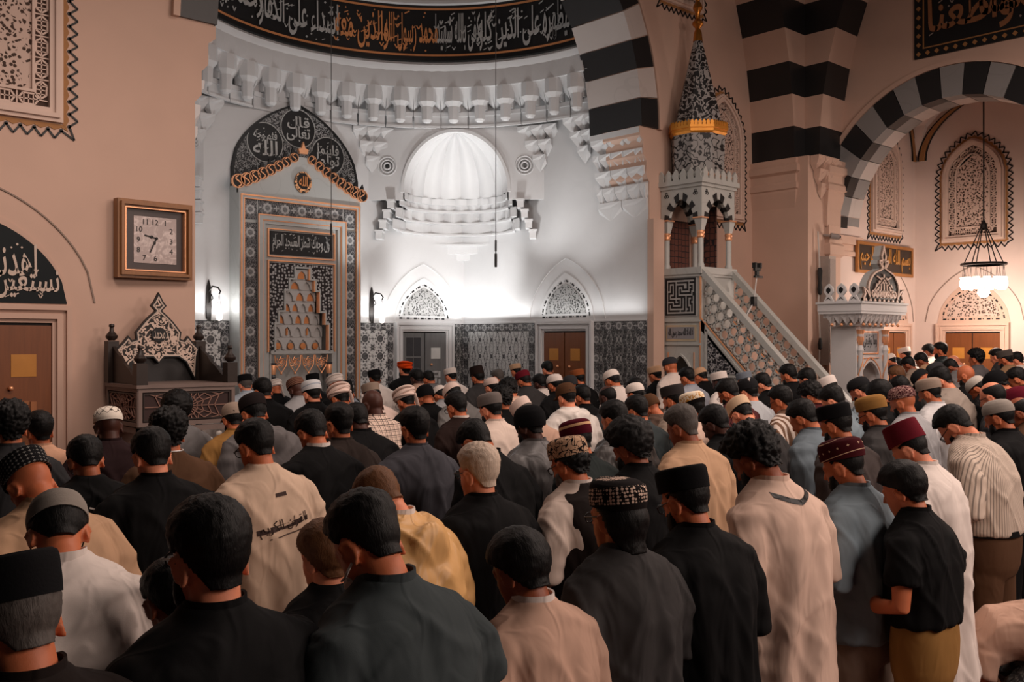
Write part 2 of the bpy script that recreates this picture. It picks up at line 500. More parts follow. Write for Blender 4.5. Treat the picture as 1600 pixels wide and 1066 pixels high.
def flecks(parent, mat, x0, x1, z0, z1, y, count, size, seed, warp=None, inside=None):
    """the small vowel marks strewn between the letters"""
    r = random.Random(seed); mb = MB()
    for i in range(count):
        a, b = r.uniform(x0, x1), r.uniform(z0, z1)
        if inside and not inside(a, b): continue
        k = size*r.uniform(0.7, 1.2); t = r.random()
        if t < 0.4: mb.bar(a-k*0.5, b+k*0.5, a, b-k*0.4, k*0.26, y-0.008, y); mb.bar(a+k*0.5, b+k*0.5, a, b-k*0.4, k*0.26, y-0.008, y)
        elif t < 0.7: mb.bar(a-k*0.6, b-k*0.2, a+k*0.6, b+k*0.4, k*0.26, y-0.008, y)
        else: mb.poly([(a-k*0.3,b),(a,b-k*0.3),(a+k*0.3,b),(a,b+k*0.3)], y-0.008, y)
    if warp: mb.v = [tuple(q) for q in warp(np.array(mb.v))]
    return tag(obj('vowel_marks', mb, mat, parent), kind='stuff')

# ---------------------------------------------------------------- floor and plain walls
carpet = plain('prayer_carpet', (0.085, 0.030, 0.028), 0.95, 0, 0.25, 5.0, 0.3, 220)
struct('floor', MB().box(-3, 18.4, -3, 14.1, -0.12, 0.0), carpet)
struct('floor_platform', MB().box(12.8, 18.2, -3, 8.4, 0.0, 0.30), carpet)

def arc(cx, cz, r, a0, a1, n): return [(cx+r*math.cos(R(a0+(a1-a0)*i/n)), cz+r*math.sin(R(a0+(a1-a0)*i/n))) for i in range(n+1)]
AR, AZ = 3.37, 5.33           # apse arch radius and springing height
left_steps = [(XL,0),(XL,4.52),(XL+0.07,4.60),(XL+0.07,4.84),(XL+0.14,4.92),(XL+0.14,5.14),(XC-AR,5.20),(XC-AR,AZ)]
struct('wall_left', MB().poly([(-3,0)] + left_steps + arc(XC, AZ, AR+0.02, 180, 90, 24) + [(XC,9.8),(-3,9.8)], Y0, Y0+0.75), stone, label='pinkish limestone wall left of the apse')
mir = [(2*XC-a, b) for a, b in left_steps][::-1]
struct('wall_front_right', MB().poly(mir + [(14.6,0),(14.6,9.8),(XC,9.8)] + arc(XC, AZ, AR+0.02, 90, 0, 24)[:-1], Y0, Y0+0.75), stone, label='pinkish limestone wall behind the minbar')
# pilaster strip at the apse's near jamb
struct('trim_1', MB().box(XR-0.02, XR+0.24, Y0-0.10, Y0+0.02, 0, 3.95), stone, label='limestone jamb strip beside the minbar')
struct('wall_back', MB().box(3.9, 11.8, YQ, YQ+0.25, 0, 6.5), white, label='white back wall of the apse')
struct('wall_right', MB().box(XR, XR+0.25, Y0+0.75, YQ, 0, 6.5), white, label='white side wall of the apse')
struct('wall_jamb_facing', MB().box(XR-0.006, XR+0.0, Y0+0.02, Y0+0.76, 0, 5.2), white, label='white facing of the near apse jamb')
struct('wall_apse_left', MB().box(XL-0.25, XL, Y0+0.75, YQ, 0, 6.5), white)

# ---------------------------------------------------------------- apse arch of black and pale voussoirs
arch = sframe('trim_2', (0,0,0), 0, 'apse arch of black and pale voussoirs')
NV = 25
for i in range(NV):
    a0, a1 = PI*i/NV + 0.002, PI*(i+1)/NV - 0.002
    q = []
    for y in (Y0-0.035, Y0+1.02):
        q.append([(XC+r*math.cos(a), y, AZ+r*math.sin(a)) for a, r in ((a0,AR),(a0,AR+0.40),(a1,AR+0.40),(a1,AR))])
    mb = MB().hexa(q[0] + q[1])
    obj('voussoir', mb, black if i % 2 == 0 else vwhite, arch)
mb = MB()
mb.ring([(a, b) for a, b in arc(XC, AZ, AR+0.40, 0, 180, 40)], [(a, b) for a, b in arc(XC, AZ, AR+0.47, 0, 180, 40)], Y0-0.06, Y0+0.02, False)
obj('arch_moulding', mb, stone, arch)
# soffit behind the arch, closing the vault down to the half dome
mb = MB()
for i in range(NV):
    a0, a1 = PI*i/NV, PI*(i+1)/NV
    mb.hexa([(XC+r*math.cos(a), y, AZ+r*math.sin(a)) for y in (Y0+0.3, Y0+1.0) for a, r in ((a0,AR+0.05),(a0,AR+0.5),(a1,AR+0.5),(a1,AR+0.05))])
obj('arch_core', mb, stone, arch)

# ---------------------------------------------------------------- muqarnas
def cell_block(mb, x, z, w, h, d, M=None):
    """one muqarnas cell: a faceted bracket tapering down to a point"""
    pts = [(x-w/2,0,z),(x+w/2,0,z),(x-w/2,-d,z),(x+w/2,-d,z),
           (x-w/2,-d*0.92,z-h*0.28),(x+w/2,-d*0.92,z-h*0.28),(x,-d*0.62,z-h*0.30),
           (x-w/2,0,z-h*0.55),(x+w/2,0,z-h*0.55),(x,-0.002,z-h)]
    mb.add(pts, [(0,1,3,2),(2,3,5,6,4),(4,6,9),(4,9,7),(5,9,6),(5,8,9),(2,4,7,0),(3,1,8,5)], M)
def pendant(mb, x, y, z, s, M=None, n=8):
    mb.lathe([(0.0,-0.46*s),(0.045*s,-0.45*s),(0.07*s,-0.42*s),(0.075*s,-0.24*s),(0.10*s,-0.21*s),(0.125*s,-0.18*s),(0.125*s,0),(0,0)], n, (x,y,z), 0, 2*PI, 1, 1, M)
# corbels under the arch springing, both sides
for s, name in ((1, 'muqarnas_corbel'), (-1, 'muqarnas_corbel')):
    mb = MB()
    M = (Matrix.Translation((XR, Y0+0.52, 0)) @ Matrix.Rotation(R(-90), 4, 'Z')) if s > 0 else (Matrix.Translation((XL, Y0+0.52, 0)) @ Matrix.Rotation(R(90), 4, 'Z'))
    mb.box(-0.50, 0.50, -0.225, 0.0, 5.24, 5.33, M)
    for r_, (z, d, nn, of) in enumerate(((5.25,0.215,3,0.0),(5.02,0.16,4,0.5),(4.76,0.115,3,0.0),(4.50,0.07,4,0.5),(4.28,0.04,2,0.0))):
        for i in range(nn + (1 if of else 0)):
            w = 1.0/nn
            x = -0.5 + (i+0.5-of)*w
            if x-w/2 < -0.55 or x+w/2 > 0.55: w *= 0.5; x = -0.5+w/2 if x < 0 else 0.5-w/2
            cell_block(mb, x, z, w*0.97, 0.30, d, M)
    o = struct(name, mb, white, label=('stepped stone corbel under the near springing of the apse arch' if s > 0 else 'stepped stone corbel under the far left springing of the apse arch'))

# ring cornice, muqarnas ring, inscription drum and half dome
RC = (XC, 10.30, 0)
drum = sframe('cornice_ring', (XC, 10.30, 0), 0, 'curved muqarnas cornice running round the apse')
def half(prof, n=64): return MB().lathe(prof, n, (0,0,0), -0.02, PI+0.02)
obj('cove', half([(3.17,6.75),(3.12,6.70),(3.16,6.60),(3.26,6.52),(3.30,6.47)]), white, drum, smooth=True)
obj('moulding', half([(3.30,6.47),(3.24,6.46),(3.22,6.43),(3.25,6.40),(3.21,6.385),(3.20,6.36),(3.24,6.33),(3.60,6.32)]), white, drum, smooth=True)
mb = MB().plan([(3.16*math.cos(t), 3.16*math.sin(t)) for t in [PI*i/40 for i in range(41)]] + [(-3.9,0.0),(-3.9,3.7),(3.9,3.7),(3.9,0.0)], 6.33, 6.74)
obj('cornice_bed', mb, white, drum)
NP = 23
for i in range(NP):
    t = PI*(i+0.5)/NP
    M = Matrix.Rotation(t-PI/2, 4, 'Z') @ Matrix.Translation((0, 3.45, 0))
    mb = MB()
    pendant(mb, 0, -0.17, 6.33, 1.25, M)
    mb.box(-0.10, 0.10, -0.12, 0.0, 5.98, 6.33, M)
    w = PI*3.3/NP
    # fluted hood and V cells either side of the drop
    for s in (-1, 1):
        mb.add([(s*0.10,-0.24,6.33),(s*w/2,-0.24,6.33),(s*w/2,-0.04,6.00),(s*0.10,-0.10,6.18),(s*w/2,0,6.33),(s*0.10,0,6.12),(s*w/2,0,5.98)],
               [(0,1,2,3),(3,2,6,5),(0,3,5),(1,4,6,2)], M)
    mb.box(-w/2, w/2, -0.06, 0.0, 5.90, 5.97, M)
    mb.box(-w/2*0.96, w/2*0.96, -0.035, 0.0, 5.74, 5.90, M)
    mb.box(-w/2, w/2, -0.05, 0.0, 5.71, 5.745, M)
    obj('muqarnas_cell', mb, white, drum)
# groups of cells that run down into the corners
for (px_, py_, zz, n_, rz_) in ((6.20,13.66,5.72,3,0.0),(9.32,13.66,5.72,3,-0.35),(11.34,11.62,5.72,3,-1.2),(11.36,10.6,5.72,3,-PI/2),(4.9,13.5,5.72,3,0.5)):
    mb = MB(); M = Matrix.Translation((px_, py_, 0)) @ Matrix.Rotation(rz_, 4, 'Z')
    for r_ in range(3):
        k = n_-r_
        for i in range(k):
            cell_block(mb, (i-(k-1)/2)*0.24, zz-r_*0.24, 0.235, 0.28, 0.17-0.045*r_, M)
    obj('muqarnas_cluster', mb, white, drum).matrix_parent_inverse = drum.matrix_basis.inverted()
band = tag(obj('inscription_band', MB().lathe([(3.17,6.78),(3.17,7.70)], 80, (0,0,0), -0.05, PI+0.05), inkm, None, (XC,10.30,0), smooth=True), 'curved black band with a gold and silver verse around the apse', 'inscription')
for z in (6.85, 7.62):
    obj('gilt_line', MB().lathe([(3.158,z),(3.158,z+0.035)], 80, (0,0,0), -0.05, PI+0.05), lettergold, band)
def bend(r):
    def f(p):
        t = PI/2 - p[:, 0]/r
        rr = r + p[:, 1]
        return np.stack([rr*np.cos(t), rr*np.sin(t), p[:, 2]], 1)
    return f
LL = 3.15*PI/2
VERSE = [('ليظهره على الدين كله', lettergrey, 3.02, 4.72), ('وكفى بالله شهيدا', lettergrey, 2.30, 3.10), ('محمد رسول الله', lettergold, 1.45, 2.34), ('والذين معه', lettergold, 0.62, 1.52), ('اشداء على الكفار', lettergrey, -0.75, 0.68), ('رحماء بينهم', lettergrey, -2.0, -0.70)]
for s_, m_, a, b in VERSE:
    o = letters(band, s_, m_, a, b, 6.92, 7.56, -0.004, 0.010, weight=0.012, warp=bend(3.16))
    flecks(band, m_, a, b, 6.93, 7.58, -0.004, int((b-a)*30), 0.06, a, bend(3.16))
mb = MB()
mb.lathe([(3.17*math.cos(R(e)), 7.70+3.17*math.sin(R(e))) for e in range(0, 91, 6)], 48, (XC,10.30,0), 0, PI)
struct('ceiling', mb, white, smooth=True, label='white half dome over the apse')
obj('dome_lip', MB().lathe([(3.17,7.70),(3.10,7.71),(3.10,7.76),(3.17,7.77)], 64, (0,0,0), 0, PI), white, drum, smooth=True)

# ---------------------------------------------------------------- corner squinches with ribbed conches
def squinch(cx, cy, rz, lab):
    f = sframe('squinch', (cx, cy, 0), rz, lab)
    hole = [(0.90*math.cos(R(a)), 4.63 + 1.03*math.sin(R(a))) for a in range(0, 181, 6)]
    obj('squinch_wall', MB().poly([(-1.50,4.50),(-0.90,4.50)] + hole[::-1] + [(0.90,4.50),(1.50,4.50),(1.50,6.40),(-1.50,6.40)], 0.0, 0.05), white, f)
    obj('conch_rim', MB().ring([(a*0.985, 4.63+(b-4.63)*0.985) for a, b in hole], [(a*1.04, 4.63+(b-4.63)*1.035) for a, b in hole], -0.045, 0.06, False), white, f)
    mb = MB(); nu, nv = 104, 22; V = []
    for j in range(nv+1):
        e = PI/2*j/nv
        for i in range(nu+1):
            t = PI*i/nu
            rr = 0.90 - 0.080*abs(math.sin(8*t))*math.cos(e)**0.6
            V.append((rr*math.cos(e)*math.cos(t), rr*math.cos(e)*math.sin(t), 4.63 + 1.03*(0.90 if 0 else 1)*math.sin(e)*(rr/0.90)))
    mb.add(V, [(j*(nu+1)+i, (j+1)*(nu+1)+i, (j+1)*(nu+1)+i+1, j*(nu+1)+i+1) for j in range(nv) for i in range(nu)])
    obj('conch', mb, white, f, smooth=True, ang=50)
    # stacked tiers of cells under the conch
    def tier(z0, z1, r, amp, cells, nm):
        n_ = cells*8; pts = []
        k = 1.499/(r*math.sqrt(2)); t2 = 0.0
        if k < 1 and r > 1.0: t2 = PI - math.asin(k) - PI/4
        for i in range(n_+1):
            t = t2 + (PI-2*t2)*i/n_
            rr = r + amp*(1-abs(math.sin(t*cells)))
            pts.append((rr*math.cos(t), min(rr*math.sin(t), 1.499-abs(rr*math.cos(t)))))
        w = [(pts[0][0]+0.002, 1.501-abs(pts[0][0])), (0, 1.51), (pts[-1][0]-0.002, 1.501-abs(pts[-1][0]))]
        obj(nm, MB().plan((pts[::-1] + w), z0, z1), white, f)
    for z0, z1, r, amp, c in ((4.52,4.63,0.84,0.035,13),(4.42,4.52,0.90,0.06,13),(4.38,4.42,0.88,0.0,13),(4.22,4.38,0.93,0.10,10),(4.19,4.22,0.93,0.0,10),(4.02,4.19,1.00,0.08,6),(3.99,4.02,0.99,0.0,6),(3.86,3.99,1.12,0.08,4),(3.83,3.86,1.11,0.0,4),(3.72,3.83,1.24,0.05,3),(3.69,3.72,1.25,0.0,3),(3.58,3.69,1.36,0.02,2)):
        tier(z0, z1, r, amp, c, 'muqarnas_tier')
    for s in (-1, 1):
        mb = MB()
        for k in range(4):
            mb.box(s*(1.10+0.07*k)-0.055, s*(1.10+0.07*k)+0.055, -0.10+0.02*k, 0.35-0.05*k, 4.50-0.17*k-0.15, 4.50-0.17*k)
            mb.box(s*(1.10+0.07*k)-0.07, s*(1.10+0.07*k)+0.07, -0.12+0.02*k, 0.35-0.05*k, 4.50-0.17*k-0.03, 4.50-0.17*k)
        obj('stepped_bracket', mb, white, f)
        mb = MB()
        for q in range(3): mb.lathe([(0.17-0.05*q,0),(0.155-0.05*q,0.012),(0.14-0.05*q,0)], 24, (0,0,0), 0, 2*PI, 1, 1, Matrix.Translation((s*1.17, -0.002, 5.08)) @ Matrix.Rotation(R(90), 4, 'X'))
        obj('boss', mb, white, f)
    return f
squinch(10.33, 12.645, R(-45), 'glowing ribbed white conch in the apse corner')
squinch(5.27, 12.645, R(45), 'ribbed white conch in the left apse corner')

# ---------------------------------------------------------------- doors with carved tympana
def door(n_, loc, rz, lab, leaf, inlay, glass, tymp, frame_m, opened=False):
    d = sframe('door_%d' % n_, loc, rz, lab)
    for a0, a1, z1, y in ((0.485,0.52,2.30,-0.045),(0.52,0.565,2.345,-0.075),(0.565,0.60,2.38,-0.055),(0.60,0.645,2.425,-0.09)):
        mb = MB()
        for s in (-1, 1): mb.box(min(s*a0,s*a1), max(s*a0,s*a1), y, 0.02, 0, z1)
        mb.box(-a0, a0, y, 0.02, z1-(a1-a0), z1)
        obj('door_frame', mb, frame_m, d)
    obj('door_gap_shade', MB().box(-0.485, 0.485, -0.006, 0.0, 0, 2.265), plain('recess_shade_dark', (0.012,0.009,0.008), 0.6), d)  # flat dark sheet standing in for the shade behind the leaves
    for s in (-1, 1):
        x0, x1 = (-0.48, -0.012) if s < 0 else (0.012, 0.48)
        l = obj('door_leaf', MB().box(x0, x1, -0.035, -0.006, 0.02, 2.24), leaf, d)
        cx = (x0+x1)/2
        if opened and s < 0:
            l.rotation_euler = (0, 0, R(0))
            for i in range(2):
                for j in range(4): obj('pane', MB().box(cx-0.16+0.165*i, cx-0.01+0.165*i, -0.040, -0.034, 0.75+0.36*j, 1.08+0.36*j), plain('dim_pane', (0.05,0.05,0.055), 0.15), l)
            continue
        obj('pane', MB().box(cx-0.105, cx+0.105, -0.040, -0.034, 1.78, 1.98), glass, l)
        mb = MB()
        for (a, b, w, h) in ((-0.08,1.50,0.05,0.11),(0.08,1.50,0.05,0.11),(0,1.545,0.09,0.035),(0,1.465,0.10,0.035),(-0.08,1.36,0.05,0.10),(0.08,1.36,0.05,0.10),(0,1.39,0.045,0.09),(0,1.31,0.2,0.032),(-0.06,1.25,0.09,0.035),(0.07,1.22,0.045,0.09),(0,1.16,0.2,0.03)):
            mb.box(cx+a-w/2, cx+a+w/2, -0.045, -0.034, b-h/2, b+h/2)
        obj('inlay', mb, inlay, l)
        mb = MB().ball((cx*0.55, -0.06, 1.68), (0.022,0.022,0.022), 10, 8)
        obj('knob', mb, gold, l, smooth=True)
    o1 = parch(0.645, 2.425, 0.80); 
    obj('tympanum_reveal', MB().poly(o1, -0.012, 0.0), frame_m, d)
    if tymp == 'grille':
        obj('tympanum_panel', MB().poly(parch(0.47, 2.55, 0.50), -0.022, -0.01), H_WHITE if frame_m is white else H_STONE, d)
        mb = MB(); o = evenly(parch(0.55, 2.50, 0.60), 0.052)
        for i in range(0, len(o)-1):
            a, b = Vector(o[i]), Vector(o[(i+1)%len(o)])
            if i % 3 == 2:
                mb.poly([(a.x+0.011*math.cos(t), a.y+0.011*math.sin(t)) for t in [PI/3*q for q in range(6)]], -0.017, -0.011)
            elif i % 3 == 0:
                c = Vector(o[(i+1)%len(o)]); mb.bar(a.x+(c.x-a.x)*0.15, a.y+(c.y-a.y)*0.15, c.x+(c.x-a.x)*0.35, c.y+(c.y-a.y)*0.35, 0.028, -0.017, -0.011)
        tag(obj('dash_inlay', mb, inkm, d), kind='stuff')
    else:
        obj('tympanum_panel', MB().poly(parch(0.62, 2.44, 0.72), -0.022, -0.01), plain('dark_green_glass', (0.010,0.014,0.016), 0.55, 0, 0.1, 6, 0, 60, 0.15), d)
        for w_, x0, x1, z0, z1 in (('اهدنا', 0.02, 0.36, 2.68, 2.97), ('الصراط', -0.38, 0.03, 2.68, 3.04), ('نستعين', 0.0, 0.55, 2.48, 2.74), ('واياك', -0.54, 0.0, 2.48, 2.74)):
            letters(d, w_, lettercream, x0, x1, z0, z1, -0.02, 0.01, weight=0.014)
        flecks(d, lettercream, -0.5, 0.52, 2.48, 3.0, -0.02, 26, 0.035, 3, None, lambda a, b: abs(a) < 0.5-(b-2.5)*0.55)
    o2, o3 = parch(0.88, 2.46, 1.02), parch(0.865, 2.46, 1.005)
    obj('relieving_arch', MB().ring(o3, o2, -0.012, 0.0, False), frame_m if frame_m is white else plain('joint_shadow_stone', (0.30,0.22,0.18), 0.8), d)
    return d
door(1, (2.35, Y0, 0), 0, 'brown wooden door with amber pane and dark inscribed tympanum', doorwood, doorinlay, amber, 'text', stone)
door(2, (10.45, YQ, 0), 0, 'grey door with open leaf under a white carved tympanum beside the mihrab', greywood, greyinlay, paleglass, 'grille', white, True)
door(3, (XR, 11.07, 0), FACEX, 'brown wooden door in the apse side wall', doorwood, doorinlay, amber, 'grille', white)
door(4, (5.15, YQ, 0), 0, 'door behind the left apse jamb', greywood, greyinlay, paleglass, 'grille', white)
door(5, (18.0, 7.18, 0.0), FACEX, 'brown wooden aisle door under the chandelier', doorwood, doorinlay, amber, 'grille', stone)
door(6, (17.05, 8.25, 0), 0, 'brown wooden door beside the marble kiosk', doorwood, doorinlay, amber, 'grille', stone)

# ---------------------------------------------------------------- tile dados
def dado(loc, rz, w, mat, ts, lab, bord=0.14):
    f = sframe('tile_dado', loc, rz, lab)
    cols = max(1, round((w-2*bord)/ts)); tw = (w-2*bord)/cols
    rows = 7; th_ = (2.41-bord-0.20)/rows
    me = MB().box(-tw/2+0.0015, tw/2-0.0015, -0.016, 0, -th_/2+0.0015, th_/2-0.0015).mesh('tile'); me.materials.append(mat)
    for i in range(cols):
        for j in range(rows):
            obj('tile', me, None, f, (bord+tw*(i+0.5)-w/2, 0, 0.20+th_*(j+0.5)))
    bm = MB().box(-bord/2+0.0015, bord/2-0.0015, -0.020, 0, -th_/2+0.0015, th_/2-0.0015).mesh('border_tile'); bm.materials.append(T_BORD)
    for s in (-1, 1):
        for j in range(rows): obj('border_tile', bm, None, f, (s*(w/2-bord/2), 0, 0.20+th_*(j+0.5)))
    nb = max(1, round(w/0.24)); bw = w/nb
    bt = MB().box(-bw/2+0.0015, bw/2-0.0015, -0.020, 0, -bord/2+0.0015, bord/2-0.0015).mesh('border_tile'); bt.materials.append(T_BORD)
    for i in range(nb): obj('border_tile', bt, None, f, (-w/2+bw*(i+0.5), 0, 2.41-bord/2))
    obj('plinth', MB().box(-w/2, w/2, -0.03, 0, 0, 0.20), white, f)
    obj('ledge', MB().box(-w/2, w/2, -0.028, 0, 2.41, 2.43), white, f)
dado((6.27, YQ, 0), 0, 0.92, T_LIGHT, 0.32, 'white tile dado with dark rosettes left of the mihrab')
dado((9.35, YQ, 0), 0, 0.86, T_LIGHT, 0.31, 'white tile dado with dark rosettes right of the mihrab', 0.12)
dado((11.245, YQ, 0), 0, 0.29, T_DARK, 0.2, 'narrow dark tile strip in the apse corner', 0.05)
dado((XR, 12.75, 0), FACEX, 1.90, T_LIGHT2, 0.30, 'white tile dado with lattice of dark rosettes on the side wall')
dado((XR, 9.90, 0), FACEX, 1.10, T_DARK, 0.34, 'dark ogee patterned tile dado next to the minbar')

# ---------------------------------------------------------------- carved window grilles with jagged painted borders
def grille(n_, loc, rz, lab, hw=0.58, z0=4.10, spring=1.35, rise=0.72, flat=False):
    f = sframe('window_%d' % n_, loc, rz, lab)
    out = (rect(-hw, hw, z0, z0+2.4) if flat else parch(hw, z0, rise, 24, spring))
    out = [out[0]] + [p for a, p in zip(out, out[1:]) if math.hypot(p[0]-a[0], p[1]-a[1]) > 1e-4]
    for a, b, y in ((0.0,0.035,-0.05),(0.035,0.075,-0.085),(0.075,0.12,-0.06)):
        obj('frame', MB().ring(offset(out, -b), offset(out, -a), y, 0.0), pale, f)
    inn = offset(out, -0.12); inn2 = offset(out, -0.24)
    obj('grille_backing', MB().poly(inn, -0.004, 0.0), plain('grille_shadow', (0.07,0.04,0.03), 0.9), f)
    # border of openwork medallions
    mb = MB(); mid = evenly(offset(out, -0.18), 0.20)
    k = len(mid)
    for i in range(k):
        a, b = Vector(mid[i]), Vector(mid[(i+1)%k]); d_ = (b-a).normalized(); nn = Vector((-d_.y, d_.x))
        q = [a + d_*0.015, a + d_*0.05 + nn*0.048, b - d_*0.05 + nn*0.048, b - d_*0.015, b - d_*0.05 - nn*0.048, a + d_*0.05 - nn*0.048]
        mb.line([(v.x, v.y) for v in q], 0.016, -0.03, -0.004, True)
        for t in (0.3, 0.5, 0.7):
            c = a.lerp(b, t); mb.bar(c.x-nn.x*0.045, c.y-nn.y*0.045, c.x+nn.x*0.045, c.y+nn.y*0.045, 0.010, -0.024, -0.004)
        mb.bar(a.x+d_.x*0.02, a.y+d_.y*0.02, b.x-d_.x*0.02, b.y-d_.y*0.02, 0.010, -0.024, -0.004)
        mb.bar(a.x-nn.x*0.06, a.y-nn.y*0.06, a.x+nn.x*0.06, a.y+nn.y*0.06, 0.012, -0.03, -0.004)
    tag(obj('medallion_border', mb, pale, f), kind='stuff')
    obj('inner_frame', MB().ring(offset(out, -0.265), inn2, -0.045, 0.0), pale, f)
    obj('carved_panel', MB().poly(offset(out, -0.26), -0.022, 0.0), H_STONE, f)
    # jagged border
    o1 = evenly(offset(out, 0.065), 0.058)
    if len(o1) % 2: o1 = o1[:-1]
    o2 = offset(o1, 0.075)
    teeth = [o2[i] if i % 2 == 0 else o1[i] for i in range(len(o1))]
    base_ = offset(o1, -0.055)
    obj('ochre_border', MB().ring(base_, [o1[i] if i % 2 == 0 else tuple(Vector(o1[i])*0.5+Vector(base_[i])*0.5) for i in range(len(o1))], -0.008, 0.0), ochre, f)
    mb = MB().line(teeth, 0.018, -0.012, 0.0, True)
    for i in range(1, len(o1), 2): mb.poly([(o1[i][0]+0.017*math.cos(t), o1[i][1]+0.017*math.sin(t)) for t in [PI/4*q for q in range(8)]], -0.012, 0.0)
    obj('zigzag_border', mb, inkm, f)
    return f
grille(1, (2.35, Y0, 0), 0, 'carved stone window grille with jagged border above the clock wall door', flat=False, spring=1.9)
grille(2, (13.25, Y0, 0), 0, 'carved stone window grille half hidden behind the minbar spire')
grille(3, (12.2, Y0, 3.25), 0, 'carved stone window grille cut by the top edge above the minbar', 0.50)
grille(4, (18.0, 7.18, -0.18), FACEX, 'arched carved window grille behind the chandelier', 0.55, 4.10, 1.25, 0.62)
grille(5, (16.80, 8.25, -0.05), 0, 'narrow arched carved grille above the gilded inscription board', 0.55, 4.10, 1.25, 0.62)

# ---------------------------------------------------------------- the banded pier, side arch and aisle
struct('pier_base', MB().box(14.14, 15.17, 8.25, Y0+0.4, 0, 5.13), stone, label='plain limestone shaft below the banded pier')
pier = sframe('banded_pier', (0,0,0), 0, 'pier of alternating black marble and limestone blocks')
def flare(z): 
    h = max(0.0, z-5.2); return 7.0 - math.sqrt(49.0-h*h)
lay = [5.13+0.52*i for i in range(9)]
for i in range(8):
    z0, z1 = lay[i], lay[i+1]
    m = black if i % 2 == 0 else stone
    a, b = flare(z0), flare(z1)
    obj('pier_block', MB().hexa([(14.14-a,8.5,z0),(14.47,8.5,z0),(14.47,Y0+0.2,z0),(14.14-a,Y0+0.2,z0),(14.14-b,8.5,z1),(14.47,8.5,z1),(14.47,Y0+0.2,z1),(14.14-b,Y0+0.2,z1)]), m, pier)
    obj('pier_block', MB().hexa([(14.46,8.23-a,z0),(15.19,8.23-a,z0),(15.19,8.6,z0),(14.46,8.6,z0),(14.46,8.23-b,z1),(15.19,8.23-b,z1),(15.19,8.6,z1),(14.46,8.6,z1)]), m, pier)
obj('pier_core', MB().box(14.2, 15.15, 8.52, Y0+0.4, 5.0, 9.3), stone, pier)
mb = MB()
M = Matrix.Translation((14.46, 8.24, 0))
for r_, (z, d) in enumerate(((5.13,0.16),(4.92,0.12),(4.70,0.08))):
    for i in range(3-r_): cell_block(mb, -0.24+0.22*(i-(2-r_)/2)+0.3, z, 0.21, 0.26, d, M)
obj('corbel_drop', mb, stone, pier)
def capital(x0, x1, y0, y1, prof):
    mb = MB()
    for e, z in prof: mb.v += [(x0-e,y0-e,z),(x1+e,y0-e,z),(x1+e,y1,z),(x0-e,y1,z)]
    k = len(prof)
    for j in range(k-1):
        for i in range(4): mb.f.append((j*4+i, j*4+(i+1)%4, (j+1)*4+(i+1)%4, (j+1)*4+i))
    mb.f += [(3,2,1,0), ((k-1)*4,(k-1)*4+1,(k-1)*4+2,(k-1)*4+3)]
    return mb
PC = [(0.0,4.02),(0.004,4.30),(0.03,4.44),(0.05,4.56),(0.05,4.60),(0.075,4.62),(0.075,4.70),(0.045,4.74),(0.05,4.86),(0.10,4.90),(0.10,5.00),(0.06,5.04),(0.07,5.12),(0.0,5.13)]
obj('pier_capital', capital(14.145, 14.40, 8.50, 9.35, PC), stone, pier)
obj('pier_capital', capital(14.66, 15.10, 8.20, 8.5, PC), stone, pier)
obj('pier_pilaster', capital(14.70, 15.08, 8.19, 8.3, [(0,0),(0,3.50),(0.05,3.55),(0.05,3.70),(0.02,3.74),(0.03,3.80),(0.0,3.86),(0.0,4.04)]), stone, pier)
# side arch in the plane X = 15.17
AX, AY, ASZ, SR = 15.17, 6.36, 3.90, 1.90
sarch = sframe('side_arch', (AX, AY, 0), FACEX, 'striped arch opening to the side aisle')
NS = 19
def sp(a, r): return (r*math.cos(a), ASZ + (r*1.06)*math.sin(a))
greyv = marble('grey_voussoir', (0.26, 0.25, 0.245), 0.6)
for i in range(NS):
    a0, a1 = PI*i/NS+0.003, PI*(i+1)/NS-0.003
    mb = MB()
    p = [sp(a0,SR), sp(a0,SR+0.46), sp(a1,SR+0.46), sp(a1,SR)]
    mb.poly(p, -0.03, 0.25)
    obj('voussoir', mb, black if i % 2 == 0 else greyv, sarch)
    mb = MB().poly([sp(a0,SR+0.004), sp(a0,SR+0.2), sp(a1,SR+0.2), sp(a1,SR+0.004)], 0.06, 0.66)
    obj('soffit_stone', mb, greyv if i % 2 == 0 else vwhite, sarch)
obj('arch_moulding', MB().ring([sp(PI*i/40,SR+0.46) for i in range(41)], [sp(PI*i/40,SR+0.53) for i in range(41)], -0.06, 0.05, False), stone, sarch)
for s in (-1, 1):
    mb = MB()
    for z0, z1, e in ((3.76,3.90,0.06),(3.64,3.76,0.02),(3.56,3.64,0.05)):
        mb.box(min(s*(SR-e),s*(SR+0.5)), max(s*(SR-e),s*(SR+0.5)), -0.04-e, 0.66+e, z0, z1)
    obj('impost', mb, stone, sarch)
    mb = MB(); mb.box(min(s*SR,s*(SR+0.5)), max(s*SR,s*(SR+0.5)), -0.02, 0.66, 0.0, 3.56)
    obj('jamb', mb, stone, sarch)
struct('wall_side', MB().poly([(-1.95,0)][:0] + [(-SR-0.52,3.9)] + [sp(PI-PI*i/40,SR+0.50) for i in range(41)] + [(SR+0.52,3.9),(6.5,3.9),(6.5,9.4),(-2.6,9.4),(-2.6,3.9)], 0.0, 0.62), stone, None, (AX, AY, 0), FACEX, label='limestone wall over the side aisle arch')
struct('wall_side_lower', MB().box(15.17, 15.79, -3, 3.95, 0, 3.9), stone)
aplaster = plain('aisle_plaster', (0.68, 0.54, 0.48), 0.8, 0, 0.05, 1.5)
struct('wall_aisle_back', MB().box(15.17, 18.2, 8.25, 8.45, 0, 7.2), aplaster, label='pale wall at the end of the side aisle')
struct('wall_aisle_side', MB().box(18.0, 18.2, -3, 8.45, 0, 7.2), aplaster, label='pale outer wall of the side aisle')
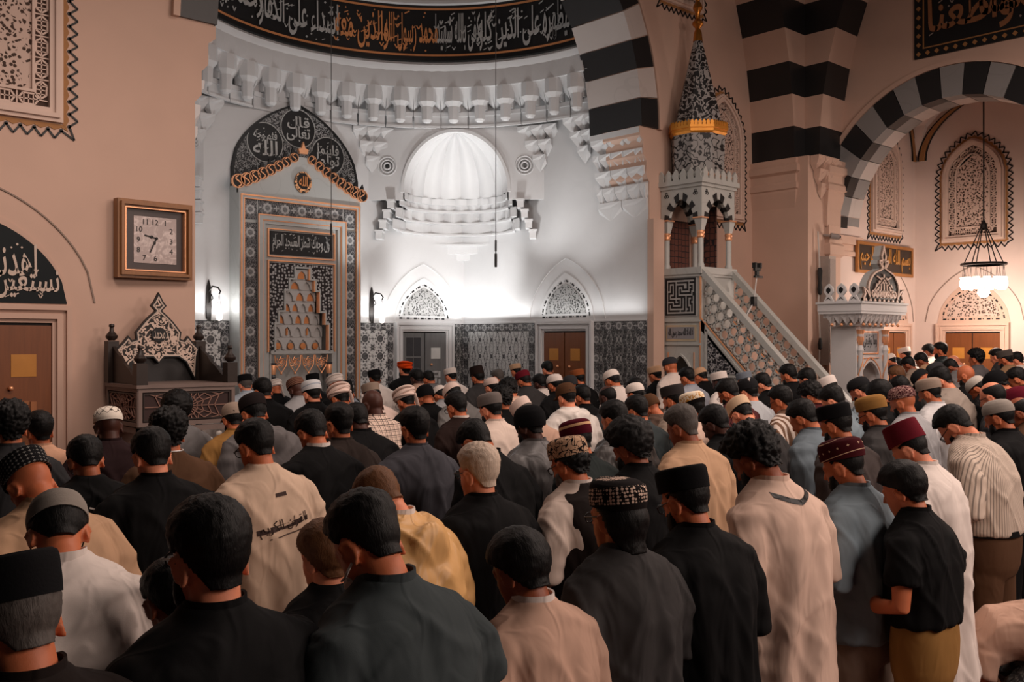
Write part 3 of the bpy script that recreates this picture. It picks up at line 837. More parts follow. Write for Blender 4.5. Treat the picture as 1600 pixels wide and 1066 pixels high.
# groin vault over the aisle bay with painted ribs
mb = MB(); nn_ = 14
def vz(a, b): return 5.45 + 1.45*(1-max(abs(a), abs(b))**2.2)**0.5 if max(abs(a), abs(b)) < 1 else 5.45
V = []
for i in range(nn_+1):
    for j in range(nn_+1):
        a, b = -1+2*i/nn_, -1+2*j/nn_
        V.append((16.93+1.10*a, 6.37+1.90*b, 5.45+1.35*max(math.sqrt(max(0,1-a*a)), math.sqrt(max(0,1-b*b)))))
mb.add(V, [(i*(nn_+1)+j, i*(nn_+1)+j+1, (i+1)*(nn_+1)+j+1, (i+1)*(nn_+1)+j) for i in range(nn_) for j in range(nn_)])
vault = struct('ceiling_vault', mb, aplaster, smooth=False, label='groin vault of the side aisle')
for mm, w, dz in ((ochre, 0.10, 0.0),(inkm, 0.016, 0.0)):
    mb = MB()
    for axis in (0, 1):
        for off in ((0.0,) if mm is ochre else (-0.075, 0.075)):
            path = []
            for i in range(15):
                t = PI*0.5*i/14
                q = math.cos(t)
                if axis == 0: path.append((17.97, 6.37+1.90*q - (0.16 if q > 0 else 0)+off, 5.50+1.20*math.sin(t)))
                else: path.append((16.93+1.10*q-0.10+off, 8.22, 5.50+1.20*math.sin(t)))
            for p, q in zip(path, path[1:]):
                if axis == 0: mb.hexa([(p[0],p[1]-w/2,p[2]),(p[0]+0.02,p[1]-w/2,p[2]),(p[0]+0.02,p[1]+w/2,p[2]),(p[0],p[1]+w/2,p[2]),(q[0],q[1]-w/2,q[2]),(q[0]+0.02,q[1]-w/2,q[2]),(q[0]+0.02,q[1]+w/2,q[2]),(q[0],q[1]+w/2,q[2])])
                else: mb.hexa([(p[0]-w/2,p[1],p[2]),(p[0]+w/2,p[1],p[2]),(p[0]+w/2,p[1]+0.02,p[2]),(p[0]-w/2,p[1]+0.02,p[2]),(q[0]-w/2,q[1],q[2]),(q[0]+w/2,q[1],q[2]),(q[0]+w/2,q[1]+0.02,q[2]),(q[0]-w/2,q[1]+0.02,q[2])])
    obj('painted_rib', mb, mm, vault)
# ================================================================ furnishings
# ---------------------------------------------------------------- mihrab
mi = thing('mihrab', 'tall grey marble prayer niche framed in dark tiles and gilt lines', 'mihrab', (XC+0.02, 13.40, 0))
def frame_rect(mb, x0, x1, z0, z1, w, y0, y1, bottom=False):
    mb.box(x0, x0+w, y0, y1, z0, z1); mb.box(x1-w, x1, y0, y1, z0, z1); mb.box(x0+w, x1-w, y0, y1, z1-w, z1)
    if bottom: mb.box(x0+w, x1-w, y0, y1, z0, z0+w)
    return mb
mb = MB(); mb.box(-1.08,-0.56,0.02,0.30,0,4.46); mb.box(0.56,1.08,0.02,0.30,0,4.46); mb.box(-0.56,0.56,0.02,0.30,3.24,4.46); mb.box(-0.56,0.56,0.24,0.30,0,3.24)
obj('body', mb, greym, mi)
obj('outer_frame', frame_rect(MB(), -1.08, 1.08, 0, 4.34, 0.085, -0.03, 0.02), greym, mi)
obj('gilt_line', frame_rect(MB(), -1.06, 1.06, 0, 4.32, 0.022, -0.045, -0.03), gold, mi)
obj('gilt_line', frame_rect(MB(), -1.005, 1.005, 0, 4.265, 0.012, -0.036, 0.0), gold, mi)
bt = 0.215
me = MB().box(-bt/2+0.001, bt/2-0.001, -0.002, 0.02, -0.149, 0.149).mesh('border_tile'); me.materials.append(T_MIH)
me2 = MB().box(-0.149, 0.149, -0.002, 0.02, -bt/2+0.001, bt/2-0.001).mesh('border_tile'); me2.materials.append(T_MIH)
for s in (-1, 1):
    for j in range(14): obj('border_tile', me, None, mi, (s*0.888, 0, 0.15+0.30*j if j < 13 else 4.10))
for i in range(5): obj('border_tile', me2, None, mi, (-0.60+0.30*i, 0, 4.145))
obj('inner_frame', frame_rect(MB(), -0.78, 0.78, 0, 4.035, 0.075, -0.055, 0.02), greym, mi)
obj('inner_frame', frame_rect(MB(), -0.705, 0.705, 0, 3.96, 0.06, -0.02, 0.02), greym, mi)
obj('gilt_line', frame_rect(MB(), -0.785, 0.785, 0, 4.04, 0.016, -0.066, -0.05), gold, mi)
obj('gilt_line', frame_rect(MB(), -0.71, 0.71, 0, 3.965, 0.018, -0.04, -0.02), gold, mi)
obj('gilt_line', frame_rect(MB(), -0.60, 0.60, 3.40, 3.84, 0.018, -0.02, 0.02, True), gold, mi)
pn = obj('verse_panel', MB().box(-0.555, 0.555, -0.004, 0.02, 3.44, 3.80), inkm, mi)
letters(pn, 'فول وجهك شطر المسجد الحرام', lettergrey, -0.52, 0.53, 3.48, 3.76, -0.004, 0.008, weight=0.01)
flecks(pn, lettergrey, -0.5, 0.5, 3.48, 3.78, -0.004, 40, 0.028, 5)
# tile field with the stepped hood cut out of it
steps = [(0.47,1.95),(0.47,2.36),(0.405,2.36),(0.405,2.55),(0.30,2.55),(0.30,2.88),(0.22,2.88),(0.22,3.06),(0.125,3.06),(0.125,3.24)]
stp = steps + [(-a, b) for a, b in steps[::-1]]
mb = MB(); fr = [(0.555,1.95),(0.555,3.31),(-0.555,3.31),(-0.555,1.95)]
mb.poly([(-0.555,1.95)] + [(-a, b) for a, b in steps] + [(a, b) for a, b in steps[::-1]] + [(0.555,1.95),(0.555,3.31),(-0.555,3.31)], -0.002, 0.02)
obj('tile_field', mb, T_FIELD, mi)
obj('gilt_line', frame_rect(MB(), -0.60, 0.60, 1.93, 3.35, 0.018, -0.02, 0.02), gold, mi)
so = offset(stp, 0.028)
obj('hood_edge', MB().ring(stp, so, -0.03, 0.02, False), greym, mi)
mb = MB()
for (a, b), (c, d) in zip(steps, steps[1:]):
    if a == c: mb.box(a-0.022, a-0.002, -0.036, 0.03, min(b,d), max(b,d))
obj('gilt_line', mb, gold, mi)
# tiers of the stalactite hood, each set back from the last
hoodwhite = marble('hood_marble', (0.50, 0.49, 0.48), 0.35)
tiers = [(1.95,2.16,0.45,0.20,4),(2.16,2.36,0.45,0.18,5),(2.36,2.55,0.385,0.155,5),(2.55,2.72,0.285,0.13,4),(2.72,2.90,0.285,0.105,3),(2.90,3.06,0.205,0.08,2),(3.06,3.23,0.11,0.05,1)]
amber_glint = plain('amber_gold_glint', (0.80, 0.34, 0.14), 0.3, 0.5)  # gold of discs and top tier, also warm glints painted in the niches
for z0, z1, hw, dep, k in tiers:
    t = obj('hood_tier', MB().box(-hw-0.02, hw+0.02, dep, 0.24, z0, z1), hoodwhite, mi)
    w = 2*hw/k
    for i in range(k):
        cx = -hw + w*(i+0.5)
        ac = parch(w*0.36, z0+0.015, (z1-z0)*0.62, 16, (z1-z0)*0.12)[2:]
        mb = MB().poly([(cx-w/2, z0+0.015), (cx-w*0.36, z0+0.015)] + [(cx+p_, q_) for p_, q_ in ac[::-1]] + [(cx+w*0.36, z0+0.015), (cx+w/2, z0+0.015), (cx+w/2, z1-0.004), (cx-w/2, z1-0.004)], dep-0.040, dep+0.002)
        obj('stalactite', mb, hoodwhite, t)
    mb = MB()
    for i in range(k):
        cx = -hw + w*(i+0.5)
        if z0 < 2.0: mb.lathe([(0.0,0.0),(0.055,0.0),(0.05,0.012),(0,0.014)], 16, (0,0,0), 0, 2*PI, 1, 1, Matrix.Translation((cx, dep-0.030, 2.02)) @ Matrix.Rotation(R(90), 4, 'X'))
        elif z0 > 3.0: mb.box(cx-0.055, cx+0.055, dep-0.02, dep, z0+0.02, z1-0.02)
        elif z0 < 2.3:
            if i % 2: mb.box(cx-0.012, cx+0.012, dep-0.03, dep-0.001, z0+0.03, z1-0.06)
        elif (i+k) % 3: mb.poly([(cx+p_, q_) for p_, q_ in parch(w*0.34, z0+0.02, (z1-z0)*0.55, 12, (z1-z0)*0.1)], dep-0.008, dep+0.001)  # orange plate puts the niche's warm light into colour
    tag(obj('gilt_and_glints', mb, amber_glint, t), kind='stuff')
obj('niche_wall', MB().lathe([(0.60,0),(0.60,1.93)], 24, (0,0.24,0), PI, 2*PI, 0.93, 0.0001), greym, mi)
obj('niche_side', MB().box(-0.56,-0.54,-0.01,0.24,0,1.95).box(0.54,0.56,-0.01,0.24,0,1.95).box(-0.56,0.56,-0.03,0.06,1.90,1.95), greym, mi)
lam = MB()
for i in range(4):
    cx = -0.36+0.24*i
    for a in range(0, 360, 45):
        lam.tube([(cx+0.10*math.cos(R(a)), 0.02, 1.77+0.09*math.sin(R(a))), (cx+0.05*math.cos(R(a+50)), 0.01, 1.77+0.05*math.sin(R(a+50))), (cx, 0.02, 1.77)], 0.009, 6)
    lam.tube([(cx-0.11, 0.02, 1.88), (cx-0.09, 0.015, 1.72), (cx, 0.01, 1.60), (cx+0.09, 0.015, 1.72), (cx+0.11, 0.02, 1.88)], 0.011, 6)
    lam.ball((cx, 0.01, 1.595), 0.02, 8, 6)
obj('gilt_lambrequin', lam, gold, mi, smooth=True)
for s in (-1, 1):
    mb = MB().lathe([(0.05,0),(0.05,0.05),(0.032,0.08),(0.032,1.50),(0.05,1.54),(0.03,1.60),(0.055,1.72),(0.06,1.76),(0,1.76)], 14, (s*0.50, 0.02, 0))
    obj('colonnette', mb, plain('dark_grey_colonnette', (0.05,0.05,0.055), 0.3), mi, smooth=True)
    obj('gilt_capital', MB().lathe([(0.04,1.58),(0.058,1.72),(0.05,1.74),(0.03,1.60)], 12, (s*0.50, 0.02, 0)), gold, mi, smooth=True)
# gable and scrolled cresting
obj('gable', MB().poly([(-1.08,4.34),(1.08,4.34),(1.08,4.46),(0.10,5.0),(-0.10,5.0),(-1.08,4.46)], -0.01, 0.06), greym, mi)
for s in (-1, 1):
    for i in range(8):
        t = i/7.6
        cx = s*(1.10-1.02*t); cz = 4.50+0.52*t**1.25
        r = 0.105-0.035*t
        c = obj('crest_scroll', MB().ring([(cx+r*0.90*math.cos(a), cz+r*0.90*math.sin(a)) for a in [2*PI*q/20 for q in range(20)]], [(cx+r*math.cos(a), cz+r*math.sin(a)) for a in [2*PI*q/20 for q in range(20)]], -0.05, 0.0), gold, mi)
        obj('crest_disc', MB().poly([(cx+r*0.86*math.cos(a), cz+r*0.86*math.sin(a)) for a in [2*PI*q/20 for q in range(20)]], -0.03, 0.0), inkm, c)
        obj('crest_curl', MB().line([(cx+s*r*0.45*math.sin(q*PI/4), cz+r*0.8-r*1.6*q/8) for q in range(9)], r*0.17, -0.048, -0.028), gold, c)
        obj('crest_leaf', MB().poly([(cx-0.05, cz+r*0.8),(cx, cz+r*0.6),(cx+0.05, cz+r*0.8),(cx+s*0.02, cz+r+0.085)], -0.03, 0.0), inkm, c)
obj('crest_apex', MB().poly([(-0.07,5.05),(0.07,5.05),(0.09,5.12),(0.03,5.14),(0,5.24),(-0.03,5.14),(-0.09,5.12)], -0.05, 0.0), gold, mi)
dk = obj('medallion', MB().poly([(0.15*math.cos(a), 4.60+0.17*math.sin(a)) for a in [2*PI*q/28 for q in range(28)]], -0.03, 0.0), inkm, mi)
obj('medallion_wreath', MB().ring([(0.115*math.cos(a), 4.62+0.13*math.sin(a)) for a in [2*PI*q/28 for q in range(28)]], [(0.15*math.cos(a), 4.60+0.17*math.sin(a)) for a in [2*PI*q/28 for q in range(28)]], -0.042, -0.02), arabesque('gilt_wreath', (0.02,0.016,0.014), (0.85,0.42,0.20), 26.0, 0.11), dk)
letters(dk, 'الله', lettergold, -0.075, 0.075, 4.54, 4.70, -0.032, 0.01, weight=0.01)
# tall tympanum on the wall behind
ty = tag(obj('calligraphy_tympanum', MB().poly(parch(1.10, 4.30, 1.10, 36, 0.46), -0.06, 0.0), A_TYMP, None, (7.88, YQ-0.002, 0.0)), 'dark arabesque tympanum with three calligraphic roundels above the mihrab', 'tympanum')
po = parch(1.10, 4.30, 1.10, 36, 0.46)
obj('tympanum_edge', MB().ring(po, offset(po, 0.03), -0.08, 0.0), inkm, ty)
for cx, cz, l1, l2 in ((-0.58,5.20,'فثم وجه','الله'),(0.0,5.50,'قال','تعالى'),(0.55,5.13,'فاينما','تولوا')):
    rr = 0.30
    q = obj('roundel', MB().poly([(cx+rr*math.cos(a), cz+rr*math.sin(a)) for a in [2*PI*k/36 for k in range(36)]], -0.075, -0.05), inkm, ty)
    obj('roundel_rim', MB().ring([(cx+rr*math.cos(a), cz+rr*math.sin(a)) for a in [2*PI*k/36 for k in range(36)]], [(cx+rr*1.04*math.cos(a), cz+rr*1.04*math.sin(a)) for a in [2*PI*k/36 for k in range(36)]], -0.078, -0.05), lettergrey, q)
    letters(q, l1, lettergrey, cx-0.20, cx+0.20, cz-0.02, cz+0.19, -0.075, 0.008, weight=0.012)
    letters(q, l2, lettergrey, cx-0.21, cx+0.21, cz-0.21, cz+0.04, -0.075, 0.008, weight=0.012)
    flecks(q, lettergrey, cx-0.2, cx+0.2, cz-0.2, cz+0.22, -0.075, 16, 0.028, cx, None, lambda a, b, cx=cx, cz=cz: math.hypot(a-cx, b-cz) < 0.26)

# ---------------------------------------------------------------- minbar
MX0, MX1, MY0, MY1 = 11.67, 12.50, 8.55, 9.30      # tower footprint
mn_ = thing('minbar', 'marble pulpit with pierced stair parapet and tall black arabesque spire', 'minbar', (MX0, MY1, 0), FACEX)
# local x runs towards the camera (0 at the wall, 0.75 at the tower's near edge), local y into the depth (0..0.83)
W, D = 0.75, 0.83
mb = MB(); mb.box(0,0.15,0,D,0,3.12); mb.box(0.60,W,0,D,0,3.12); mb.box(0.15,0.60,0,D,1.95,3.12); mb.box(0.15,0.60,0.5,0.55,0,1.95)
obj('tower', mb, greenm, mn_)
obj('platform_cornice', MB().box(-0.03,W+0.03,-0.05,D+0.03,3.10,3.20).box(-0.01,W+0.015,-0.03,D,3.06,3.10), greenm, mn_)
for z in (2.40, 2.05): obj('string_course', MB().box(0,W,-0.025,0.0,z-0.012,z+0.018), greenm, mn_)
for x in (0.012, W-0.012): obj('gilt_edge', MB().box(x-0.012,x+0.012,-0.02,0.0,0.2,3.06), gold, mn_)
obj('gilt_edge', MB().box(0.13,0.14,-0.012,0.0,0.2,1.93).box(0.61,0.62,-0.012,0.0,0.2,1.93), gold, mn_)
ar = parch(0.225, 1.55, 0.36)
obj('passage_arch', MB().ring([(a+0.375, b) for a, b in parch(0.20, 1.55, 0.33)], [(a+0.375, b) for a, b in ar], -0.03, 0.05, False), greenm, mn_)
obj('passage_spandrel', MB().poly([(0.15,1.55)] + [(a+0.375, b) for a, b in ar[::-1]] + [(0.60,1.55),(0.60,1.96),(0.15,1.96)], -0.004, 0.04), greenm, mn_)
kp = obj('kufic_panel', MB().box(0.075,0.675,-0.016,0.0,2.47,3.05), lettergrey, mn_)
KUF = ["111111111111111111111","1...................1","1.11111.11111111.1111"[:20]+"1","1.1...1........1....1","1.1.1.1.11111..1.11.1","1.1.1.1.1...1..1..1.1","1.1.1.1.1.1.1111.11.1","1...1.1.1.1......1..1","1.111.1.1.11111111.11","1.1...1.1..........11"[:20]+"1","1.1.111.111111.1111.1","1.1........1.1.1..1.1","1.11111.11.1.1.1.11.1","1.....1..1.1.1.1.1..1","1.111.1111.1.1.1.11.1","1.1.1......1.1.1..1.1","1.1.11111111.1.11.1.1","1.1..........1..1.1.1","1.11111111.111.11.1.1","1...................1","111111111111111111111"]
mb = MB(); g = 0.56/21
for r_, row in enumerate(KUF):
    c0 = None
    for c, ch in enumerate(row + '.'):
        if ch == '1' and c0 is None: c0 = c
        elif ch != '1' and c0 is not None:
            mb.box(0.095+g*c0, 0.095+g*c, -0.022, -0.014, 2.485+g*(20-r_), 2.485+g*(21-r_)); c0 = None
obj('kufic_inlay', mb, inkm, kp)
tp = obj('plaque', MB().box(0.10,0.66,-0.014,0.0,2.10,2.34), plain('brass_plaque_frame', (0.62,0.52,0.36), 0.4, 0.3), mn_)
fp = obj('plaque_face', MB().box(0.13,0.63,-0.018,-0.012,2.13,2.31), marble('plaque_grey', (0.30,0.30,0.32)), tp)
letters(fp, 'لا اله الا الله محمد رسول الله', inkm, 0.15, 0.61, 2.15, 2.29, -0.017, 0.004)
# pavilion: four columns, two striped arches seen, crenellated cornice
for cx in (0.06, W-0.06):
    for cy in (0.06, D-0.06):
        c = obj('column', MB().lathe([(0.055,3.20),(0.055,3.24),(0.042,3.27),(0.042,3.66),(0.03,3.68)], 14, (cx,cy,0)), greenm, mn_, smooth=True)
        obj('gilt_ring', MB().lathe([(0.046,3.64),(0.058,3.66),(0.050,3.69),(0.060,3.72),(0.05,3.75)], 12, (cx,cy,0)), gold, c, smooth=True)
        k = obj('capital', MB().lathe([(0.05,3.74),(0.062,3.78),(0.095,3.90),(0.095,3.93)], 4, (cx,cy,0), PI/4, PI/4+2*PI), greenm, c)
        obj('gilt_abacus', MB().box(cx-0.085,cx+0.085,cy-0.085,cy+0.085,3.925,3.945), gold, c)
def pavilion_face(face, half_, loc, rz):
    e = empty('arcade_face', loc, rz, mn_)
    hw = half_-0.11
    cx = 0.0
    a_in = parch(hw*0.86, 3.94, 0.30, 24); 
    obj('spandrel', MB().poly([(-half_,3.94)] + a_in[::-1] + [(half_,3.94),(half_,4.42),(-half_,4.42)], -0.005, 0.05), greenm, e)
    nn = 11
    for i in range(nn):
        if i % 2: continue
        t0, t1 = PI*i/nn, PI*(i+1)/nn
        def q(t, r): return (hw*0.86*r*math.cos(t), 3.94+0.30*r*(0.70*math.sin(t)+0.30*(1-abs(math.cos(t)))))
        mb = MB().poly([q(t0,0.99), q(t0,1.38), q(t1,1.38), q(t1,0.99)], -0.012, 0.055)
        obj('voussoir', mb, black, e)
    mb = MB()
    for s in (-1, 1):
        for dx, dz in ((0,0.03),(-0.022,-0.01),(0.022,-0.01)):
            mb.ring([(s*half_*0.72+dx+0.012*math.cos(a), 4.31+dz+0.016*math.sin(a)) for a in [PI/5*k for k in range(10)]], [(s*half_*0.72+dx+0.021*math.cos(a), 4.31+dz+0.026*math.sin(a)) for a in [PI/5*k for k in range(10)]], -0.010, 0.0)
    tag(obj('trefoil', mb, inkm, e), kind='stuff')
    for s_, y in ((4.42,-0.02),(4.46,-0.05)): pass
    k = 6
    for i in range(k):
        x = -half_-0.04 + (2*half_+0.08)*(i+0.5)/k
        w = half_*0.14
        obj('crenel', MB().poly([(x-w,4.52),(x+w,4.52),(x+w*0.80,4.57),(x+w*1.0,4.595),(x+w*0.7,4.64),(x,4.685),(x-w*0.7,4.64),(x-w,4.595),(x-w*0.80,4.57)], -0.05, -0.02), greenm, e)
        if i < k-1:
            x2 = x + (2*half_+0.08)/k/2
            obj('gilt_bud', MB().ball((x2, -0.02, 4.59), (0.022,0.015,0.045), 8, 8), gold if face else greenm, e, smooth=True)
pavilion_face(0, W/2, (W/2, 0, 0), 0)
pavilion_face(1, D/2, (W, D/2, 0), R(90))
pavilion_face(0, W/2, (W/2, D, 0), PI)
pavilion_face(0, D/2, (0, D/2, 0), R(-90))
obj('cornice', MB().box(-0.03,W+0.03,-0.03,D+0.03,4.40,4.45).box(-0.06,W+0.06,-0.06,D+0.06,4.451,4.52), greenm, mn_)
n = N('honeycomb_screen', 0.5); hx = n.smap(n.voro(11.0, None, 'Distance', 'DISTANCE_TO_EDGE', 0.15), 0.05, 0.09)
n.color(n.mix(hx, (0.02,0.018,0.02), (0.14,0.055,0.04))); 
obj('screen', MB().box(-0.01,0.0,0.12,D-0.12,3.20,3.98).box(0.02,W-0.3,D-0.04,D-0.02,3.2,4.2), n.m, mn_)
mm = Matrix.Translation((W/2, D/2, 0))
obj('lantern', MB().lathe([(0.40,4.50),(0.42,5.25)], 8, (0,0,0), PI/8, PI/8+2*PI, 1, 1, mm), arabesque('lantern_arabesque', (0.30,0.29,0.28), (0.012,0.012,0.013), 8.0, 0.045), mn_)
co_ = obj('gilt_cornice', MB().lathe([(0.42,5.22),(0.45,5.25),(0.45,5.29),(0.47,5.30),(0.47,5.34),(0.40,5.34)], 8, (0,0,0), PI/8, PI/8+2*PI, 1, 1, mm), plain('orange_gilding', (0.80,0.33,0.05), 0.4, 0.5), mn_)
mb = MB()
for i in range(8):
    for j in range(6):
        t0 = PI/8 + PI/4*i; t1 = t0+PI/4
        p = Vector((0.465*math.cos(t0), 0.465*math.sin(t0), 0)).lerp(Vector((0.465*math.cos(t1), 0.465*math.sin(t1), 0)), (j+0.5)/6)
        d_ = Vector((math.cos((t0+t1)/2+PI/2), math.sin((t0+t1)/2+PI/2), 0))
        o_ = Vector((W/2, D/2, 0))
        q = [o_+p+d_*a + Vector((0,0,z)) for a, z in ((-0.024,5.34),(0.024,5.34),(0.027,5.385),(0,5.42),(-0.027,5.385))]
        q2 = [v - p.normalized()*0.025 for v in q]
        mb.add(q+q2, [(0,1,2,3,4),(9,8,7,6,5)] + [(i_, i_+5, (i_+1)%5+5, (i_+1)%5) for i_ in range(5)])
obj('gilt_crenels', mb, plain('orange_gilding2', (0.80,0.33,0.05), 0.4, 0.5), co_)
obj('spire', MB().lathe([(0.40,5.33),(0.37,5.42),(0.065,6.72),(0.05,6.76)], 8, (0,0,0), PI/8, PI/8+2*PI, 1, 1, mm), A_SPIRE, mn_)
obj('finial', MB().lathe([(0.075,6.70),(0.06,6.84),(0.035,6.90),(0.085,6.96),(0.085,6.99),(0.035,7.05),(0.035,7.14),(0.075,7.21),(0.065,7.26),(0.03,7.32),(0.05,7.38),(0.02,7.46),(0.012,7.9),(0,7.9)], 16, (0,0,0), 0, 2*PI, 1, 1, mm), plain('finial_gold', (0.62,0.25,0.05), 0.3, 0.8), mn_, smooth=True)
# stair with pierced parapets: z falls one metre per metre of run
def kagome(poly_pts, pitch, w, y0, y1, ang0=0.0):
    """pierced star lattice: three families of straight bars clipped to a convex outline"""
    mb = MB()
    xs = [p[0] for p in poly_pts]; zs = [p[1] for p in poly_pts]
    cx, cz = (min(xs)+max(xs))/2, (min(zs)+max(zs))/2
    ext = max(max(xs)-min(xs), max(zs)-min(zs))
    for fam in range(3):
        t = ang0 + PI*fam/3; d = Vector((math.cos(t), math.sin(t))); nn = Vector((-d.y, d.x))
        k = int(ext/pitch)+2
        for i in range(-k, k+1):
            p0 = Vector((cx, cz)) + nn*(i+0.5)*pitch
            lo, hi = -9.0, 9.0; ok = True
            m = len(poly_pts)
            for e in range(m):
                a, b = Vector(poly_pts[e]), Vector(poly_pts[(e+1)%m])
                ed = b-a; inn = Vector((-ed.y, ed.x))
                den = d.dot(inn); num = (a-p0).dot(inn)
                if abs(den) < 1e-9:
                    if (p0-a).dot(inn) < 0: ok = False
                elif den > 0: lo = max(lo, num/den)
                else: hi = min(hi, num/den)
            if ok and hi-lo > 0.01:
                a, b = p0+d*lo, p0+d*hi
                mb.bar(a.x, a.y, b.x, b.y, w, y0, y1)
    return mb
SX0, SX1 = W, 3.05
for y, nm in ((0.0, 'near'), (D-0.06, 'far')):
    top = lambda x: 3.17-(x-SX0)
    obj('handrail', MB().poly([(SX0,3.08),(SX1,3.08-(SX1-SX0)),(SX1,3.20-(SX1-SX0)),(SX0,3.20)], y-0.03, y+0.09), greenm, mn_)
    obj('string', MB().poly([(SX0,2.26),(SX1-0.3,2.26-(SX1-0.3-SX0)),(SX1-0.3,2.42-(SX1-0.3-SX0)),(SX0,2.42)], y-0.02, y+0.08), greenm, mn_)
    obj('gilt_edge', MB().poly([(SX0,2.425),(SX1-0.3,2.425-(SX1-0.3-SX0)),(SX1-0.3,2.445-(SX1-0.3-SX0)),(SX0,2.445)], y-0.024, y+0.0), gold, mn_)
    pts = [(SX0+0.06,2.40),(SX1-0.35,2.46-(SX1-0.35-SX0)),(SX1-0.35,3.06-(SX1-0.35-SX0)),(SX0+0.06,3.04)]
    obj('pierced_parapet', kagome(pts, 0.14, 0.021, y+0.005, y+0.045, R(-45)), greenm, mn_)
    obj('newel', MB().box(SX1-0.32,SX1-0.18,y-0.04,y+0.10,0,1.30), greenm, mn_)
st = MB()
for i in range(9):
    st.box(SX0+0.24*i, SX0+0.24*(i+1), 0.06, D-0.06, 0, 2.30-0.255*i)
obj('steps', st, stone, mn_)
obj('tile_triangle', MB().poly([(SX0+0.12,1.62),(SX0+0.68,1.62),(SX0+0.12,2.20)], -0.02, 0.06), A_TRI, mn_)
obj('triangle_frame', MB().line([(SX0+0.09,1.59),(SX0+0.76,1.59),(SX0+0.09,2.27)], 0.035, -0.03, 0.05, True).box(SX0,SX0+0.07,-0.02,0.05,0,2.4), greenm, mn_)
obj('skirt_panel', MB().poly([(SX0,0),(SX1-0.3,0),(SX1-0.3,0.3),(SX0,2.3)], 0.0, 0.05), greenm, mn_)
obj('pierced_band', kagome([(SX0+0.1,1.42),(SX0+0.85,1.42),(SX0+0.85,1.56),(SX0+0.1,1.56)], 0.045, 0.012, -0.02, 0.01), greenm, mn_)

# phone clamp on a rod above the stair
ph = thing('phone_clamp', 'black phone clamp on a thin silver rod above the minbar stair', 'clamp', (12.2, 7.95, 2.15))
silver = plain('silver_rod', (0.75,0.73,0.71), 0.4, 0.2); blk = plain('black_plastic', (0.012,0.012,0.013), 0.45)
obj('rod', MB().tube([(-0.50,0.05,0.0),(-0.08,0.0,0.52)], 0.009, 8).tube([(-0.08,0,0.52),(0.0,0.0,0.92)], 0.009, 8), silver, ph, smooth=True)
obj('joint', MB().box(-0.12,-0.04,-0.03,0.03,0.46,0.60), blk, ph)
obj('clamp', MB().box(-0.07,0.07,-0.02,0.02,0.98,1.03).box(-0.08,-0.04,-0.03,0.03,1.02,1.10).box(0.05,0.09,-0.03,0.03,1.02,1.10).box(-0.03,0.03,-0.02,0.02,0.90,0.99).box(-0.06,0.13,-0.02,0.02,0.88,0.91), blk, ph)

# ---------------------------------------------------------------- marble kiosk
ki = thing('marble_kiosk', 'white marble pulpit kiosk with gilt twisted columns and fretwork crest', 'pulpit', (13.22, 6.90, 0.30))
KW, KD = 1.24, 0.50
kz = -0.30
mb = MB(); mb.box(0.06,0.22,0.0,KD,0,2.02); mb.box(KW-0.25,KW-0.08,0.0,KD,0,2.02); mb.box(0.22,KW-0.25,0.0,KD,1.48,2.02)
obj('body', mb, white, ki)
aa = parch(0.385, 1.18, 0.32, 24)
obj('arch_spandrel', MB().poly([(0.22,1.18)] + [(a+0.605, b) for a, b in aa[::-1]] + [(0.99,1.18),(0.99,1.5),(0.22,1.5)], -0.01, 0.06), white, ki)
obj('gilt_arch', MB().ring([(a*1.04+0.605, b+0.04) for a, b in aa], [(a*1.07+0.605, b+0.06) for a, b in aa], -0.02, 0.0, False), gold, ki)
obj('gilt_panel_frame', frame_rect(MB(), 0.27, 0.92, 1.60, 1.95, 0.02, -0.015, 0.0, True).box(0.25,0.95,-0.012,0,1.535,1.55), gold, ki)
pq = obj('plaque', MB().box(0.31,0.88,-0.01,0.0,1.64,1.91), plain('grey_plaque', (0.30,0.31,0.33), 0.4), ki)
letters(pq, 'وما توفيقي', inkm, 0.34, 0.85, 1.66, 1.90, -0.009, 0.005)
for x in (0.14, KW-0.12):
    mb = MB().lathe([(0.05,0),(0.05,0.08),(0.042,0.1),(0.042,1.62),(0.058,1.66),(0.045,1.70),(0.03,1.74),(0.06,1.82),(0.062,1.90),(0,1.90)], 12, (x,-0.05,0))
    c = obj('column', mb, white, ki, smooth=True)
    mb = MB()
    for s in (0, PI): mb.tube([(x+0.046*math.cos(t+s), -0.05+0.046*math.sin(t+s), 0.10+t*0.0985) for t in [0.35*i for i in range(44)]], 0.012, 6)
    obj('gilt_twist', mb, gold, c, smooth=True)
    obj('gilt_capital', MB().lathe([(0.035,1.74),(0.066,1.82),(0.06,1.90),(0.08,1.97),(0.05,1.93)], 10, (x,-0.05,0)), gold, c, smooth=True)
for c_ in ki.children:
    c_.location = (0.125, 0.13, 0); c_.scale = (0.80, 0.8, 1)
for z0, z1, e in ((2.02,2.08,-0.09),(2.08,2.14,-0.03),(2.14,2.20,0.04),(2.20,2.24,0.09)): obj('cornice', MB().box(-e,KW+e,-e,KD+e,z0,z1), white, ki)
mb = MB()
for i in range(9): cell_block(mb, 0.07+1.1*i/8, 2.20, 0.12, 0.16, 0.06)
for i in range(4): cell_block(mb, -0.06-0.12*i, 2.20, 0.12, 0.16, 0.06, Matrix.Rotation(R(-90), 4, 'Z'))
obj('cornice_muqarnas', mb, white, ki)
mb = MB()
for i in range(7): mb.ball((0.09+1.08*i/6, -0.035, 2.04), 0.026, 8, 6)
for i in range(3): mb.ball((-0.03, 0.1+0.15*i, 2.04), 0.026, 8, 6)
obj('gilt_beads', mb, gold, ki, smooth=True)
obj('parapet', MB().box(-0.10,KW+0.10,-0.10,KD+0.10,2.24,2.35).box(-0.12,KW+0.12,-0.12,KD+0.12,2.35,2.38), white, ki)
